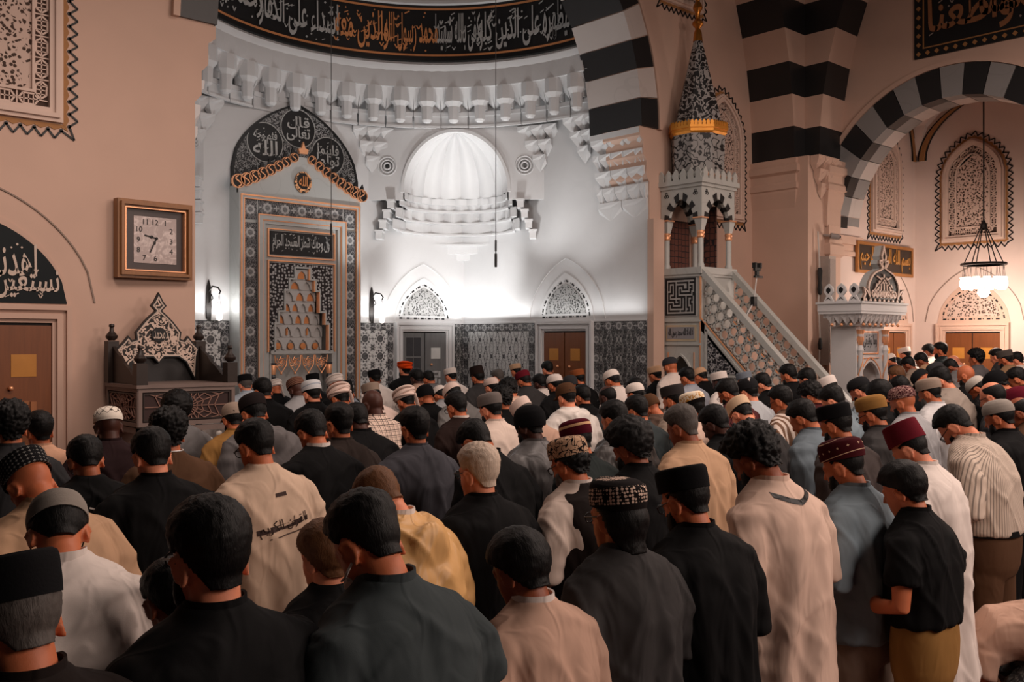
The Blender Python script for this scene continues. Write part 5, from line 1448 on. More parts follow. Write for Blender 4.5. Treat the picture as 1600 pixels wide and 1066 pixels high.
def trouser_mesh(high=False):
    mb = MB()
    if high: loft(mb, [(0.73,0,0.170,0.118),(0.77,0,0.184,0.132),(0.84,0,0.190,0.138),(0.92,0,0.190,0.138),(1.03,0,0.180,0.130)])
    loft(mb, [(0.72,0,0.165,0.118),(0.80,0,0.172,0.122),(0.88,0,0.160,0.112)])
    for s in (-1, 1):
        mb.tube([(s*0.080, 0.0, 0.84), (s*0.092, 0.0, 0.70), (s*0.10, 0.0, 0.45), (s*0.103, -0.01, 0.08)], [0.088, 0.096, 0.086, 0.078], 20)
    def fn(co, no):
        d = vnoise(co, (6, 6, 3), 0.010) + 0.004*np.sin(co[:, 2]*40 + 5*vnoise(co, (3, 3, 3), 1.0))*np.clip((0.55-co[:, 2])/0.2, 0, 1)
        return co + no*d[:, None]
    return smoothmesh(mb, 0.0125, 4, fn, 'trousers')

def collar_mesh(k, tall=0.034):
    mb = MB(); n = 28
    h = HUNCH[k]
    for j, (r, z) in enumerate(((0.071, 1.500), (0.0685, 1.500+tall), (0.0625, 1.498+tall), (0.064, 1.495))):
        for i in range(n):
            t = 2*PI*i/n
            mb.v.append((r*math.cos(t), cyl(1.5, h)+0.004+1.02*r*math.sin(t), z - 0.022*max(0, math.sin(t))))
    for j in range(4):
        for i in range(n):
            mb.f.append((j*n+i, j*n+(i+1)%n, ((j+1)%4)*n+(i+1)%n, ((j+1)%4)*n+i))
    return mb.mesh('collar', True)

HAIRLINE = [(0,-0.98),(40,-0.95),(62,-0.62),(78,-0.22),(88,-0.02),(97,0.02),(103,-0.10),(110,0.02),(120,0.30),(140,0.44),(180,0.50)]
def hair_mesh(kind, seed=0, capped=False):
    mb = MB(); nu, nv = 72, 50
    H_ = HAIRLINE
    if kind in ('bowl', 'long'): H_ = [(0,-1.0),(45,-1.0),(65,-0.80),(80,-0.45),(92,-0.12),(110,0.05),(135,0.28),(180,0.36)]
    if kind == 'ring': H_ = [(0,-0.95),(40,-0.90),(62,-0.60),(78,-0.22),(90,0.0),(103,0.10),(115,0.40),(135,0.9),(180,1.2)]
    # thickness at nape, above the ear, on top
    th = dict(short=(0.003,0.008,0.022), fade=(0.0012,0.0022,0.024), bowl=(0.010,0.020,0.026), long=(0.024,0.028,0.030), curly=(0.008,0.020,0.042), afro=(0.018,0.040,0.054), ring=(0.004,0.005,0.004))[kind]
    nz = dict(short=(8,0.004), fade=(8,0.004), bowl=(5,0.003), long=(6,0.005), curly=(7,0.017), afro=(10,0.011), ring=(9,0.001))[kind]
    for j in range(nv+1):
        p = PI*j/nv
        for i in range(nu):
            t = 2*PI*i/nu
            d = Vector((math.sin(p)*math.sin(t), -math.sin(p)*math.cos(t), -math.cos(p)))
            az = math.degrees(abs(math.atan2(d.x, -d.y)))
            z0 = float(np.interp(az, [a for a, _ in H_], [b for _, b in H_]))
            m = min(1, max(0, (d.z - z0 + 0.05)/0.10)); m = m*m*(3-2*m)
            if kind == 'ring' and d.z > 0.55: m *= max(0, 1-(d.z-0.55)/0.15)
            r = float(np.interp(d.z, (-0.85, -0.05, 0.55), th))
            if kind in ('short', 'fade'): r += 0.008*max(0, d.y)*max(0, d.z)
            f = Vector((d.x*nz[0]+seed, d.y*nz[0], d.z*nz[0]))
            w_ = nz[1]*min(1.0, r/0.012)
            q = noise.noise(f)*w_ + noise.noise(f*2.3)*w_*0.5 + noise.noise(f*5.1)*w_*0.22
            r = (r+q)*m - 0.010*(1-m)
            if capped: r = min(r, -0.004 + 0.045*max(0, 0.24 - d.z - 0.15*d.y))
            rho = math.hypot(d.x, d.y); k = 1.0
            if d.z < 0 and az < 75 and rho > 1e-4:     # run down the nape instead of curving under the skull
                want = max(rho, 0.76)
                if d.z < -0.97: want = rho + (0.76-rho)*max(0, (1+d.z)/0.03)
                k = 1 + (want/rho-1)*min(1, (75-az)/25)*min(1, -d.z/0.3)
            c = Vector((d.x*k*(0.0755+r), -0.006 + d.y*k*(0.097+r), 0.118 + d.z*(0.096+r)))
            if kind == 'long' and d.z < -0.2 and m > 0.3: c.z -= 0.05*m*(-0.2-d.z)
            mb.v.append(tuple(c))
    for j in range(nv):
        for i in range(nu):
            mb.f.append((j*nu+i, j*nu+(i+1)%nu, (j+1)*nu+(i+1)%nu, (j+1)*nu+i))
    me = mb.mesh('hair')
    me.polygons.foreach_set('use_smooth', [True]*len(me.polygons))
    return me

def beard_mesh(big=0):
    mb = MB(); nu, nv = 36, 24
    for j in range(nv+1):
        p = PI*j/nv
        for i in range(nu):
            t = 2*PI*i/nu
            d = Vector((math.sin(p)*math.cos(t), math.sin(p)*math.sin(t), -math.cos(p)))
            m = min(1, max(0, (0.28 - d.z + 0.12*abs(d.x))/0.16)) * min(1, max(0, (d.y+0.35)/0.25))
            if abs(d.x) > 0.75: m = max(m, min(1, max(0, (0.75-d.z)/0.2))*min(1, max(0, (d.y+0.25)/0.2)))
            r = 0.009 + 0.004*noise.noise(d*9) + (0.0 if not big else big*max(0, -d.z)*max(0, d.y+0.3))
            r = r*m - 0.02*(1-m)
            mb.v.append((d.x*(0.056+r), 0.040+d.y*(0.054+r), 0.030+d.z*(0.066+r)))
    for j in range(nv):
        for i in range(nu):
            mb.f.append((j*nu+i, j*nu+(i+1)%nu, (j+1)*nu+(i+1)%nu, (j+1)*nu+i))
    me = mb.mesh('beard'); me.polygons.foreach_set('use_smooth', [True]*len(me.polygons))
    return me

def glasses_mesh():
    mb = MB()
    for s in (-1, 1):
        mb.tube([(s*0.033+0.022*math.cos(t), 0.106-0.004*math.cos(t)*s, 0.092+0.018*math.sin(t)) for t in [2*PI*i/16 for i in range(17)]], 0.0022, 6)
        mb.tube([(s*0.056, 0.104, 0.098), (s*0.070, 0.09, 0.098), (s*0.080, 0.02, 0.100), (s*0.084, -0.008, 0.092)], 0.0026, 6)
    mb.tube([(-0.012, 0.108, 0.097), (0, 0.112, 0.099), (0.012, 0.108, 0.097)], 0.0022, 6)
    return mb.mesh('glasses', True)

CAPS = {  # profile (radius factor, height), base height, tilt about X
 'taq':  ([(1.0,0),(1.02,0.03),(1.02,0.07),(0.99,0.082),(0.90,0.088),(0.5,0.088),(0,0.087)], 0.132, 9),
 'kufi': ([(1.0,0),(1.03,0.025),(1.02,0.062),(0.95,0.082),(0.75,0.095),(0.4,0.101),(0,0.102)], 0.126, 9),
 'dome': ([(1.0,0),(1.02,0.02),(0.99,0.045),(0.88,0.070),(0.66,0.089),(0.35,0.098),(0,0.100)], 0.124, 9),
 'fez':  ([(1.0,0),(0.97,0.05),(0.92,0.105),(0.90,0.112),(0.84,0.115),(0.4,0.116),(0,0.116)], 0.134, 8),
 'beanie': ([(1.0,0),(1.05,0.02),(1.07,0.06),(1.0,0.095),(0.80,0.125),(0.45,0.142),(0,0.146)], 0.088, 14),
 'ball': ([(1.0,0),(1.03,0.03),(1.0,0.06),(0.88,0.088),(0.62,0.107),(0.3,0.115),(0,0.116)], 0.118, 6),
 'turban': ([(1.0,0),(1.12,0.018),(1.05,0.036),(1.14,0.052),(1.05,0.072),(1.02,0.084),(0.8,0.10),(0.45,0.108),(0,0.11)], 0.112, 10)}
def cap_mesh(kind):
    prof, z, tilt = CAPS[kind]
    mb = MB()
    M = Matrix.Translation((0, -0.008, z)) @ Matrix.Rotation(R(tilt), 4, 'X')
    pr = []
    for a, b in zip(prof, prof[1:]):
        for q in range(3): pr.append((a[0]+(b[0]-a[0])*q/3, a[1]+(b[1]-a[1])*q/3))
    pr.append(prof[-1])
    mb.lathe([(0.9, 0.004)] + pr, 40, (0,0,0), 0, 2*PI, 0.0875, 0.1085, M)
    if kind == 'ball':
        q = []
        for j in range(7):
            for i in range(13):
                t = R(20 + 140*i/12)
                r = 0.97 + 0.62*j/6*math.sin(t)
                q.append((0.0875*r*math.cos(t)*(1-0.1*j/6), 0.1085*r*math.sin(t), 0.006 - 0.02*(abs(math.cos(t)))*j/6 - 0.012*j/6))
        n = len(q)
        fs = [(j*13+i, j*13+i+1, (j+1)*13+i+1, (j+1)*13+i) for j in range(6) for i in range(12)]
        mb.add(q, fs, M); mb.add([(x, y, zz+0.004) for x, y, zz in q], [f[::-1] for f in fs], M)
    if kind == 'turban':
        mb.tube([M @ Vector(p) for p in ((0.03, -0.115, 0.02), (0.035, -0.125, -0.05), (0.03, -0.12, -0.13), (0.04, -0.14, -0.20))], [0.02, 0.024, 0.026, 0.024], 10, None, 0.3)
        for w in range(3):
            mb.tube([M @ Vector((0.0875*1.10*math.cos(t), 0.1085*1.10*math.sin(t), 0.035+0.02*w+0.022*math.sin(t+w*1.9))) for t in [2*PI*i/28 for i in range(29)]], 0.012, 8)
    me = mb.mesh('cap', True, 60)
    return me

# ---------------------------------------------------------------- cloth, skin and hair materials
COLS = dict(black=(20,20,22), darkbrown=(38,28,25), slate=(62,70,72), beige=(196,160,140), charcoal=(64,62,62), cream=(218,188,170), bluegrey=(122,136,144),
 white=(226,214,206), gold=(228,178,116), tan=(196,158,126), grey=(112,110,110), brown=(86,60,42), maroonblack=(46,26,28), darkgrey=(58,58,60), peach=(206,160,132),
 ecru=(214,186,162), espresso=(58,48,44), graphite=(74,74,80), paleblue=(176,186,196), lightgrey=(164,164,166), mustard=(150,110,60), greyhood=(104,100,100),
 greyblue=(120,128,138), pinkwhite=(226,202,190), brownblazer=(50,34,30), ivory=(226,206,192), satin=(92,90,90), satinwhite=(232,224,216), darksatin=(66,62,60),
 forest=(44,52,52), brownhood=(92,74,64), whiteshirt=(224,208,198), blueshirt=(164,168,178), greyrobe=(150,134,120), wine=(80,36,38), greytee=(176,180,184),
 denim=(108,120,128), darkbrowngrey=(70,62,60), darkblue=(44,52,62), orangered=(226,108,84), taupe=(152,134,120), darkgreen=(44,54,56), taupetee=(150,138,128),
 greyblazer=(92,90,92), tanjacket=(140,110,82), midgrey=(120,118,116), peachlight=(226,190,168), whitecollar=(206,204,204), whitesl=(208,190,178),
 rust=(150,84,48), sand=(214,184,152), knitgrey=(150,142,134), greyknit=(146,138,130), maroon=(104,26,38), burgundy=(96,22,38), felt=(112,104,100), orange=(222,74,22),
 slatecap=(54,54,58), darkslate=(52,48,48), lightgreycap=(190,182,172), flatgrey=(80,74,70), blackcap=(34,34,36), whitehigh=(232,220,210))
MATS = {}
def cloth(key):
    if key in MATS: return MATS[key]
    c = COLS.get(key, (128,120,112))
    if max(c) < 80: c = tuple(q*(0.55+0.45*max(c)/80) for q in c)
    sat = key in ('satin', 'satinwhite', 'darksatin', 'gold')
    n = N('cloth_'+key, 0.42 if sat else 0.85, 0.0, 0.35 if sat else 0.15)
    c = srgb(*c)
    if key == 'striped':
        m = n.smap(n.math('SINE', n.math('MULTIPLY', n.math('ARCTAN2', n.x, n.math('ADD', n.y, 0.02)), 84.0)), 0.3, 0.8)
        n.color(n.mix(m, srgb(206,188,172), srgb(140,128,118)))
    elif key == 'plaid':
        a = n.smap(n.math('ABSOLUTE', n.cell(n.x, 0.042)), 0.0026, 0.0016); b = n.smap(n.math('ABSOLUTE', n.cell(n.z, 0.042)), 0.0026, 0.0016)
        a2 = n.smap(n.math('ABSOLUTE', n.cell(n.x, 0.042, 0.33)), 0.0014, 0.0008); b2 = n.smap(n.math('ABSOLUTE', n.cell(n.z, 0.042, 0.33)), 0.0014, 0.0008)
        n.color(n.mix(n.mx(n.mx(a, b), n.mx(a2, b2)), srgb(222,198,182), srgb(48,40,42)))
    elif key in ('brownstripes', 'whitestripe'):
        m = n.smap(n.math('ABSOLUTE', n.cell(n.y if key == 'whitestripe' else n.x, 0.05)), 0.014, 0.011)
        n.color(n.mix(m, srgb(216,200,188), srgb(120,92,74) if key == 'brownstripes' else srgb(80,72,70)))
    else:
        k = n.noise(3.0, 4.0)
        n.color(n.mix(k, tuple(x*0.80 for x in c), tuple(min(1, x*1.12) for x in c)))
    v = n.vec(n.math('MULTIPLY', n.x, 2.6), n.math('MULTIPLY', n.y, 2.6), n.z)
    cr = n.smap(n.math('ABSOLUTE', n.math('SUBTRACT', n.noise(2.6, 1.0, v, 0.5, 1.2), 0.5)), 0.10, 0.0)
    h = n.math('ADD', n.math('ADD', n.noise(4.0, 2.0, v, 0.5, 0.6), n.math('MULTIPLY', cr, 0.35)), n.math('MULTIPLY', n.noise(420.0, 1.0), 0.03))
    n.bump(h, 0.38 if sat else 0.26, 0.022)
    MATS[key] = n.m
    return n.m

def capmat(key):
    kk = 'cap:'+key
    if kk in MATS: return MATS[kk]
    n = N('cap_'+key, 0.9, 0.0, 0.1)
    a = n.math('MULTIPLY', n.math('ARCTAN2', n.x, n.y), 0.098)   # run around the head, metres
    r = n.math('SQRT', n.math('ADD', n.math('MULTIPLY', n.x, n.x), n.math('MULTIPLY', n.y, n.y)))
    base = srgb(*COLS.get(key, (60,50,48)))
    if key == 'netted':
        m = n.smap(n.voro(85.0, None, 'Distance', 'F1', 0.25), 0.50, 0.42)
        side = n.smap(n.z, 0.196, 0.200)
        ring = n.mn(n.smap(r, 0.062, 0.066), side)
        low = n.smap(n.z, 0.142, 0.138)
        n.color(n.mix(n.mx(n.mx(ring, low), n.inv(m)), srgb(214,186,168), srgb(26,22,22)))
    elif key == 'beaded':
        d, _ = n.rosette(a, n.z, 0.045, 0.2, 0.0, 0.64, 0.006, 4, 0.3)
        l = n.mx(n.smap(n.math('ABSOLUTE', n.math('SUBTRACT', n.z, 0.140)), 0.0022, 0.0012), n.smap(n.math('ABSOLUTE', n.math('SUBTRACT', r, 0.078)), 0.0016, 0.0008))
        n.color(n.mix(n.mx(d, l), srgb(66,18,24), srgb(214,180,150)))
    elif key in ('scrolled', 'burgundypat'):
        m = n.scroll(34.0 if key == 'scrolled' else 60.0, 0.07, None, 1.2)
        n.color(n.mix(m, srgb(196,160,132) if key == 'scrolled' else srgb(64,24,30), srgb(22,18,20) if key == 'scrolled' else srgb(168,132,124)))
    elif key == 'zigzag':
        t = n.math('ABSOLUTE', n.cell(a, 0.044))
        m = n.smap(n.math('ABSOLUTE', n.math('SUBTRACT', n.math('SUBTRACT', n.z, 0.150), t)), 0.0030, 0.0018)
        m2 = n.smap(n.math('ABSOLUTE', n.math('SUBTRACT', n.math('ADD', n.z, t), 0.200)), 0.0026, 0.0016)
        d, _ = n.rosette(a, n.z, 0.044, 0.3, 0.5, 0.93, 0.010, 4, 0.35)
        n.color(n.mix(n.mx(n.mx(m, m2), d), srgb(232,222,208), srgb(24,20,22)))
    elif key == 'silverband':
        m = n.smap(n.math('ABSOLUTE', n.cell(n.z, 0.016)), 0.003, 0.002)
        d, _ = n.rosette(a, n.z, 0.016, 0.016, 0.0, 0.0, 0.005, 4, 0.4)
        n.color(n.mix(n.math('MULTIPLY', d, 0.8), srgb(24,24,26), srgb(150,150,146)))
    elif key == 'brownstripe':
        m = n.smap(n.math('SINE', n.math('MULTIPLY', n.z, 340.0)), 0.2, 0.6)
        n.color(n.mix(m, srgb(92,60,50), srgb(140,104,86)))
    elif key == 'emblem':
        top = n.smap(n.z, 0.205, 0.211)
        d, _ = n.rosette(n.math('SUBTRACT', n.x, 0.015), n.math('MULTIPLY', n.y, 0.6), 1.0, 1.0, 0.5, 0.5, 0.026, 2, 0.2)
        e, _ = n.rosette(n.math('SUBTRACT', n.x, 0.015), n.math('MULTIPLY', n.y, 0.6), 1.0, 1.0, 0.5, 0.5, 0.019, 2, 0.2)
        n.color(n.mix(n.mn(d, n.inv(e)), n.mix(top, srgb(34,28,28), srgb(168,142,128)), srgb(24,20,22)))
    elif key == 'maroonband':
        m = n.smap(n.math('ABSOLUTE', n.math('SUBTRACT', n.z, n.math('MULTIPLY_ADD', n.y, 0.12, 0.185))), 0.009, 0.007)
        n.color(n.mix(m, srgb(78,16,30), srgb(212,170,128)))
    elif key == 'goldwhite':
        m = n.mn(n.scroll(40.0, 0.07), n.smap(n.z, 0.20, 0.19))
        n.color(n.mix(n.smap(n.z, 0.145, 0.142), n.mix(m, srgb(236,220,196), srgb(196,140,60)), srgb(22,18,18)))
    elif key == 'paleblue':
        m = n.smap(n.math('ABSOLUTE', n.math('SUBTRACT', n.z, 0.158)), 0.007, 0.004)
        n.color(n.mix(m, srgb(206,208,210), srgb(160,170,182)))
    else:
        k = n.noise(14.0, 3.0)
        n.color(n.mix(k, tuple(x*0.82 for x in base), tuple(min(1, x*1.1) for x in base)))
    rib = n.math('SINE', n.math('MULTIPLY', n.math('ADD', n.z, n.math('MULTIPLY', n.y, 0.35)), 1500.0 if 'knit' in key else 700.0))
    n.bump(n.math('ADD', n.math('MULTIPLY', rib, 0.4 if 'knit' in key else 0.06), n.noise(160.0, 2.0)), 0.35, 0.002)
    MATS[kk] = n.m
    return n.m

def skinmat(key):
    kk = 'skin'+key
    if kk in MATS: return MATS[kk]
    c = srgb(*dict(L=(226,146,112), M=(196,114,76), B=(146,80,52), D=(74,42,32))[key])
    n = N('skin', 0.5, 0.0, 0.35)
    k = n.noise(9.0, 4.0); k2 = n.noise(60.0, 3.0)
    n.color(n.mix(k, tuple(a*b for a, b in zip(c, (0.86,0.78,0.76))), tuple(min(1, x*1.1) for x in c)))
    n.b.inputs['Subsurface Weight'].default_value = 0.08
    n.b.inputs['Subsurface Radius'].default_value = (0.012, 0.005, 0.003)
    n.bump(n.math('ADD', k2, n.noise(300.0, 2.0)), 0.12, 0.002)
    MATS[kk] = n.m
    return n.m

def hairmat(key):
    kk = 'hair'+key
    if kk in MATS: return MATS[kk]
    c = srgb(*dict(k=(12,11,11), b=(30,23,20), br=(104,70,46), g=(84,78,74), gr=(200,180,162))[key])
    n = N('hair', 0.55, 0.0, 0.22)
    v = n.vec(n.math('MULTIPLY', n.x, 160.0), n.math('MULTIPLY', n.y, 60.0), n.math('MULTIPLY', n.z, 30.0))
    k = n.noise(1.0, 3.0, v, 0.6, 1.0)
    n.color(n.mix(k, tuple(x*0.5 for x in c), tuple(min(1, x*1.5) for x in c)))
    n.bump(k, 0.6, 0.004)
    MATS[kk] = n.m
    return n.m

TPL = {}
def tpl(key, fn):
    if key not in TPL: TPL[key] = fn()
    return TPL[key]

def part(name, me, mat, parent=None, m=None):
    if len(me.materials) == 0: me.materials.append(mat)
    o = bpy.data.objects.new(name, me)
    COL.objects.link(o)
    if o.material_slots[0].material is not mat:
        o.material_slots[0].link = 'OBJECT'
        o.material_slots[0].material = mat
    if parent is not None: o.parent = parent
    if m is not None: o.matrix_local = m
    return o

def top_of(k, hair, cap):
    M = head_m(k)
    if cap != '-':
        prof, z, tilt = CAPS[cap]
        C_ = M @ Matrix.Translation((0, -0.008, z)) @ Matrix.Rotation(R(tilt), 4, 'X')
        return max((C_ @ Vector((0, s*0.1085*r, hh))).z for r, hh in prof for s in (-1, 1))
    th = dict(short=0.024, fade=0.026, bowl=0.028, long=0.03, curly=0.048, afro=0.06, ring=0.004, none=0.0)[hair]
    return max((M @ Vector((0, -0.006+math.cos(R(a))*(0.097+th), 0.118+math.sin(R(a))*(0.096+th)))).z for a in range(0, 180, 5))

def person(spec):
    X, Y, base, top, k, yaw, skin, hair, hcol, cap, ccol, gar, gcol, ex, label = spec
    ex = ex.split(',')
    rnd = random.Random(label)
    s = top/top_of(k, hair, cap)
    M = head_m(k)
    hc = M @ Vector((0, 0, 0.11))
    wide = 1.07 + rnd.uniform(-0.04, 0.06)
    if 'kid' in ex: wide = 0.98
    sx = max(s, 0.92)
    rz = R(yaw + rnd.uniform(-4, 4))
    off = Matrix.Rotation(rz, 3, 'Z') @ Vector((0, hc.y*sx, 0))
    raised = 'up' if 'hand' in ex else 'down' if 'arm' in ex else ''
    b = part('person', tpl(('body', k, raised), lambda: body_mesh(k, raised)), skinmat(skin))
    b.location = (X-off.x, Y-off.y, base)
    b.rotation_euler = (0, 0, rz)
    b.scale = (sx, sx, s)
    tag(b, label, 'person', 'worshippers standing in rows')
    Gk = {'polo': 'tee'}.get(gar, gar)
    if gar == 'vest':
        part('waistcoat', tpl(('vest', k), lambda: garment_mesh('vest', k)), cloth('darkbrown'), b)
        part('shirt', tpl(('shirt', k, ''), lambda: garment_mesh('shirt', k)), cloth(gcol), b)
    else:
        nm = {'thobe': 'thobe', 'kurta': 'kurta', 'hooded': 'hooded_robe', 'tee': 'tee_shirt', 'polo': 'polo_shirt', 'shorttee': 'polo_shirt', 'tucked': 'shirt', 'shirt': 'shirt'}[gar]
        part(nm, tpl((Gk, k, raised), lambda: garment_mesh(Gk, k, raised)), cloth(gcol), b)
    if gar != 'thobe':
        tc = 'darkgrey'
        for e_, c_ in (('tk', 'taupe'), ('tkh', 'mustard'), ('tbr', 'brown'), ('tbl', 'black'), ('tw', 'white')):
            if e_ in ex: tc = c_
        if gcol in ('gold', 'satinwhite'): tc = gcol
        part('trousers', tpl(('trousers', gar in ('tucked', 'shorttee')), lambda: trouser_mesh(gar in ('tucked', 'shorttee'))), cloth(tc), b)
        if 'tbr' in ex:
            q = MB(); q.lathe([(0.204, 0), (0.205, 0.034), (0.18, 0.034), (0.18, 0), (0.204, 0)], 40, (0, 0, 0.955), 0, 2*PI, 1.0, 0.74)
            part('belt', tpl('belt', lambda: q.mesh('belt', True)), cloth('black'), b)
    if gar in ('polo', 'shirt', 'thobe', 'kurta', 'vest', 'tucked', 'shorttee'):
        cc = 'white' if 'wc' in ex else gcol
        part('collar', tpl(('collar', k), lambda: collar_mesh(k)), cloth(cc), b)
    elif 'wc' in ex:
        part('collar', tpl(('collar', k), lambda: collar_mesh(k)), cloth('white'), b)
    for c in b.children:
        if c.name.split('.')[0] not in ('collar',): c.scale = (wide, wide, 1)
    if hair != 'none':
        part('hair', tpl(('hair', hair, rnd.randrange(2)), lambda: hair_mesh(hair if cap == '-' or hair != 'curly' else 'curly', rnd.random()*9)) if cap == '-' else
             tpl(('hair', 'short' if hair in ('afro', 'bowl') else hair, 'cap'), lambda: hair_mesh('short' if hair in ('afro', 'bowl') else hair, 3.3, True)), hairmat(hcol), b, M)
    if cap != '-':
        part({'fez': 'fez', 'turban': 'turban', 'beanie': 'knitted_cap', 'ball': 'baseball_cap'}.get(cap, 'prayer_cap'),
             tpl(('cap', cap), lambda: cap_mesh(cap)), capmat(ccol), b, M)
        if cap == 'ball':
            q = MB(); q.ball((0, -0.112, 0.136), (0.034, 0.008, 0.022), 16, 10)
            part('strap_opening', tpl('strapgap', lambda: q.mesh('gap', True)), hairmat('k'), b, M)
    if 'b' in ex or 'bg' in ex or 'bbig' in ex:
        big = 0.045 if 'bbig' in ex else 0.012
        part('beard', tpl(('beard', big), lambda: beard_mesh(big)), hairmat('g' if 'bg' in ex else 'k'), b, M)
    if 'g' in ex:
        part('glasses', tpl('glasses', glasses_mesh), MATS.setdefault('specs', plain('spectacle_frame', (0.01,0.01,0.012), 0.3)), b, M)
    return b, k, M
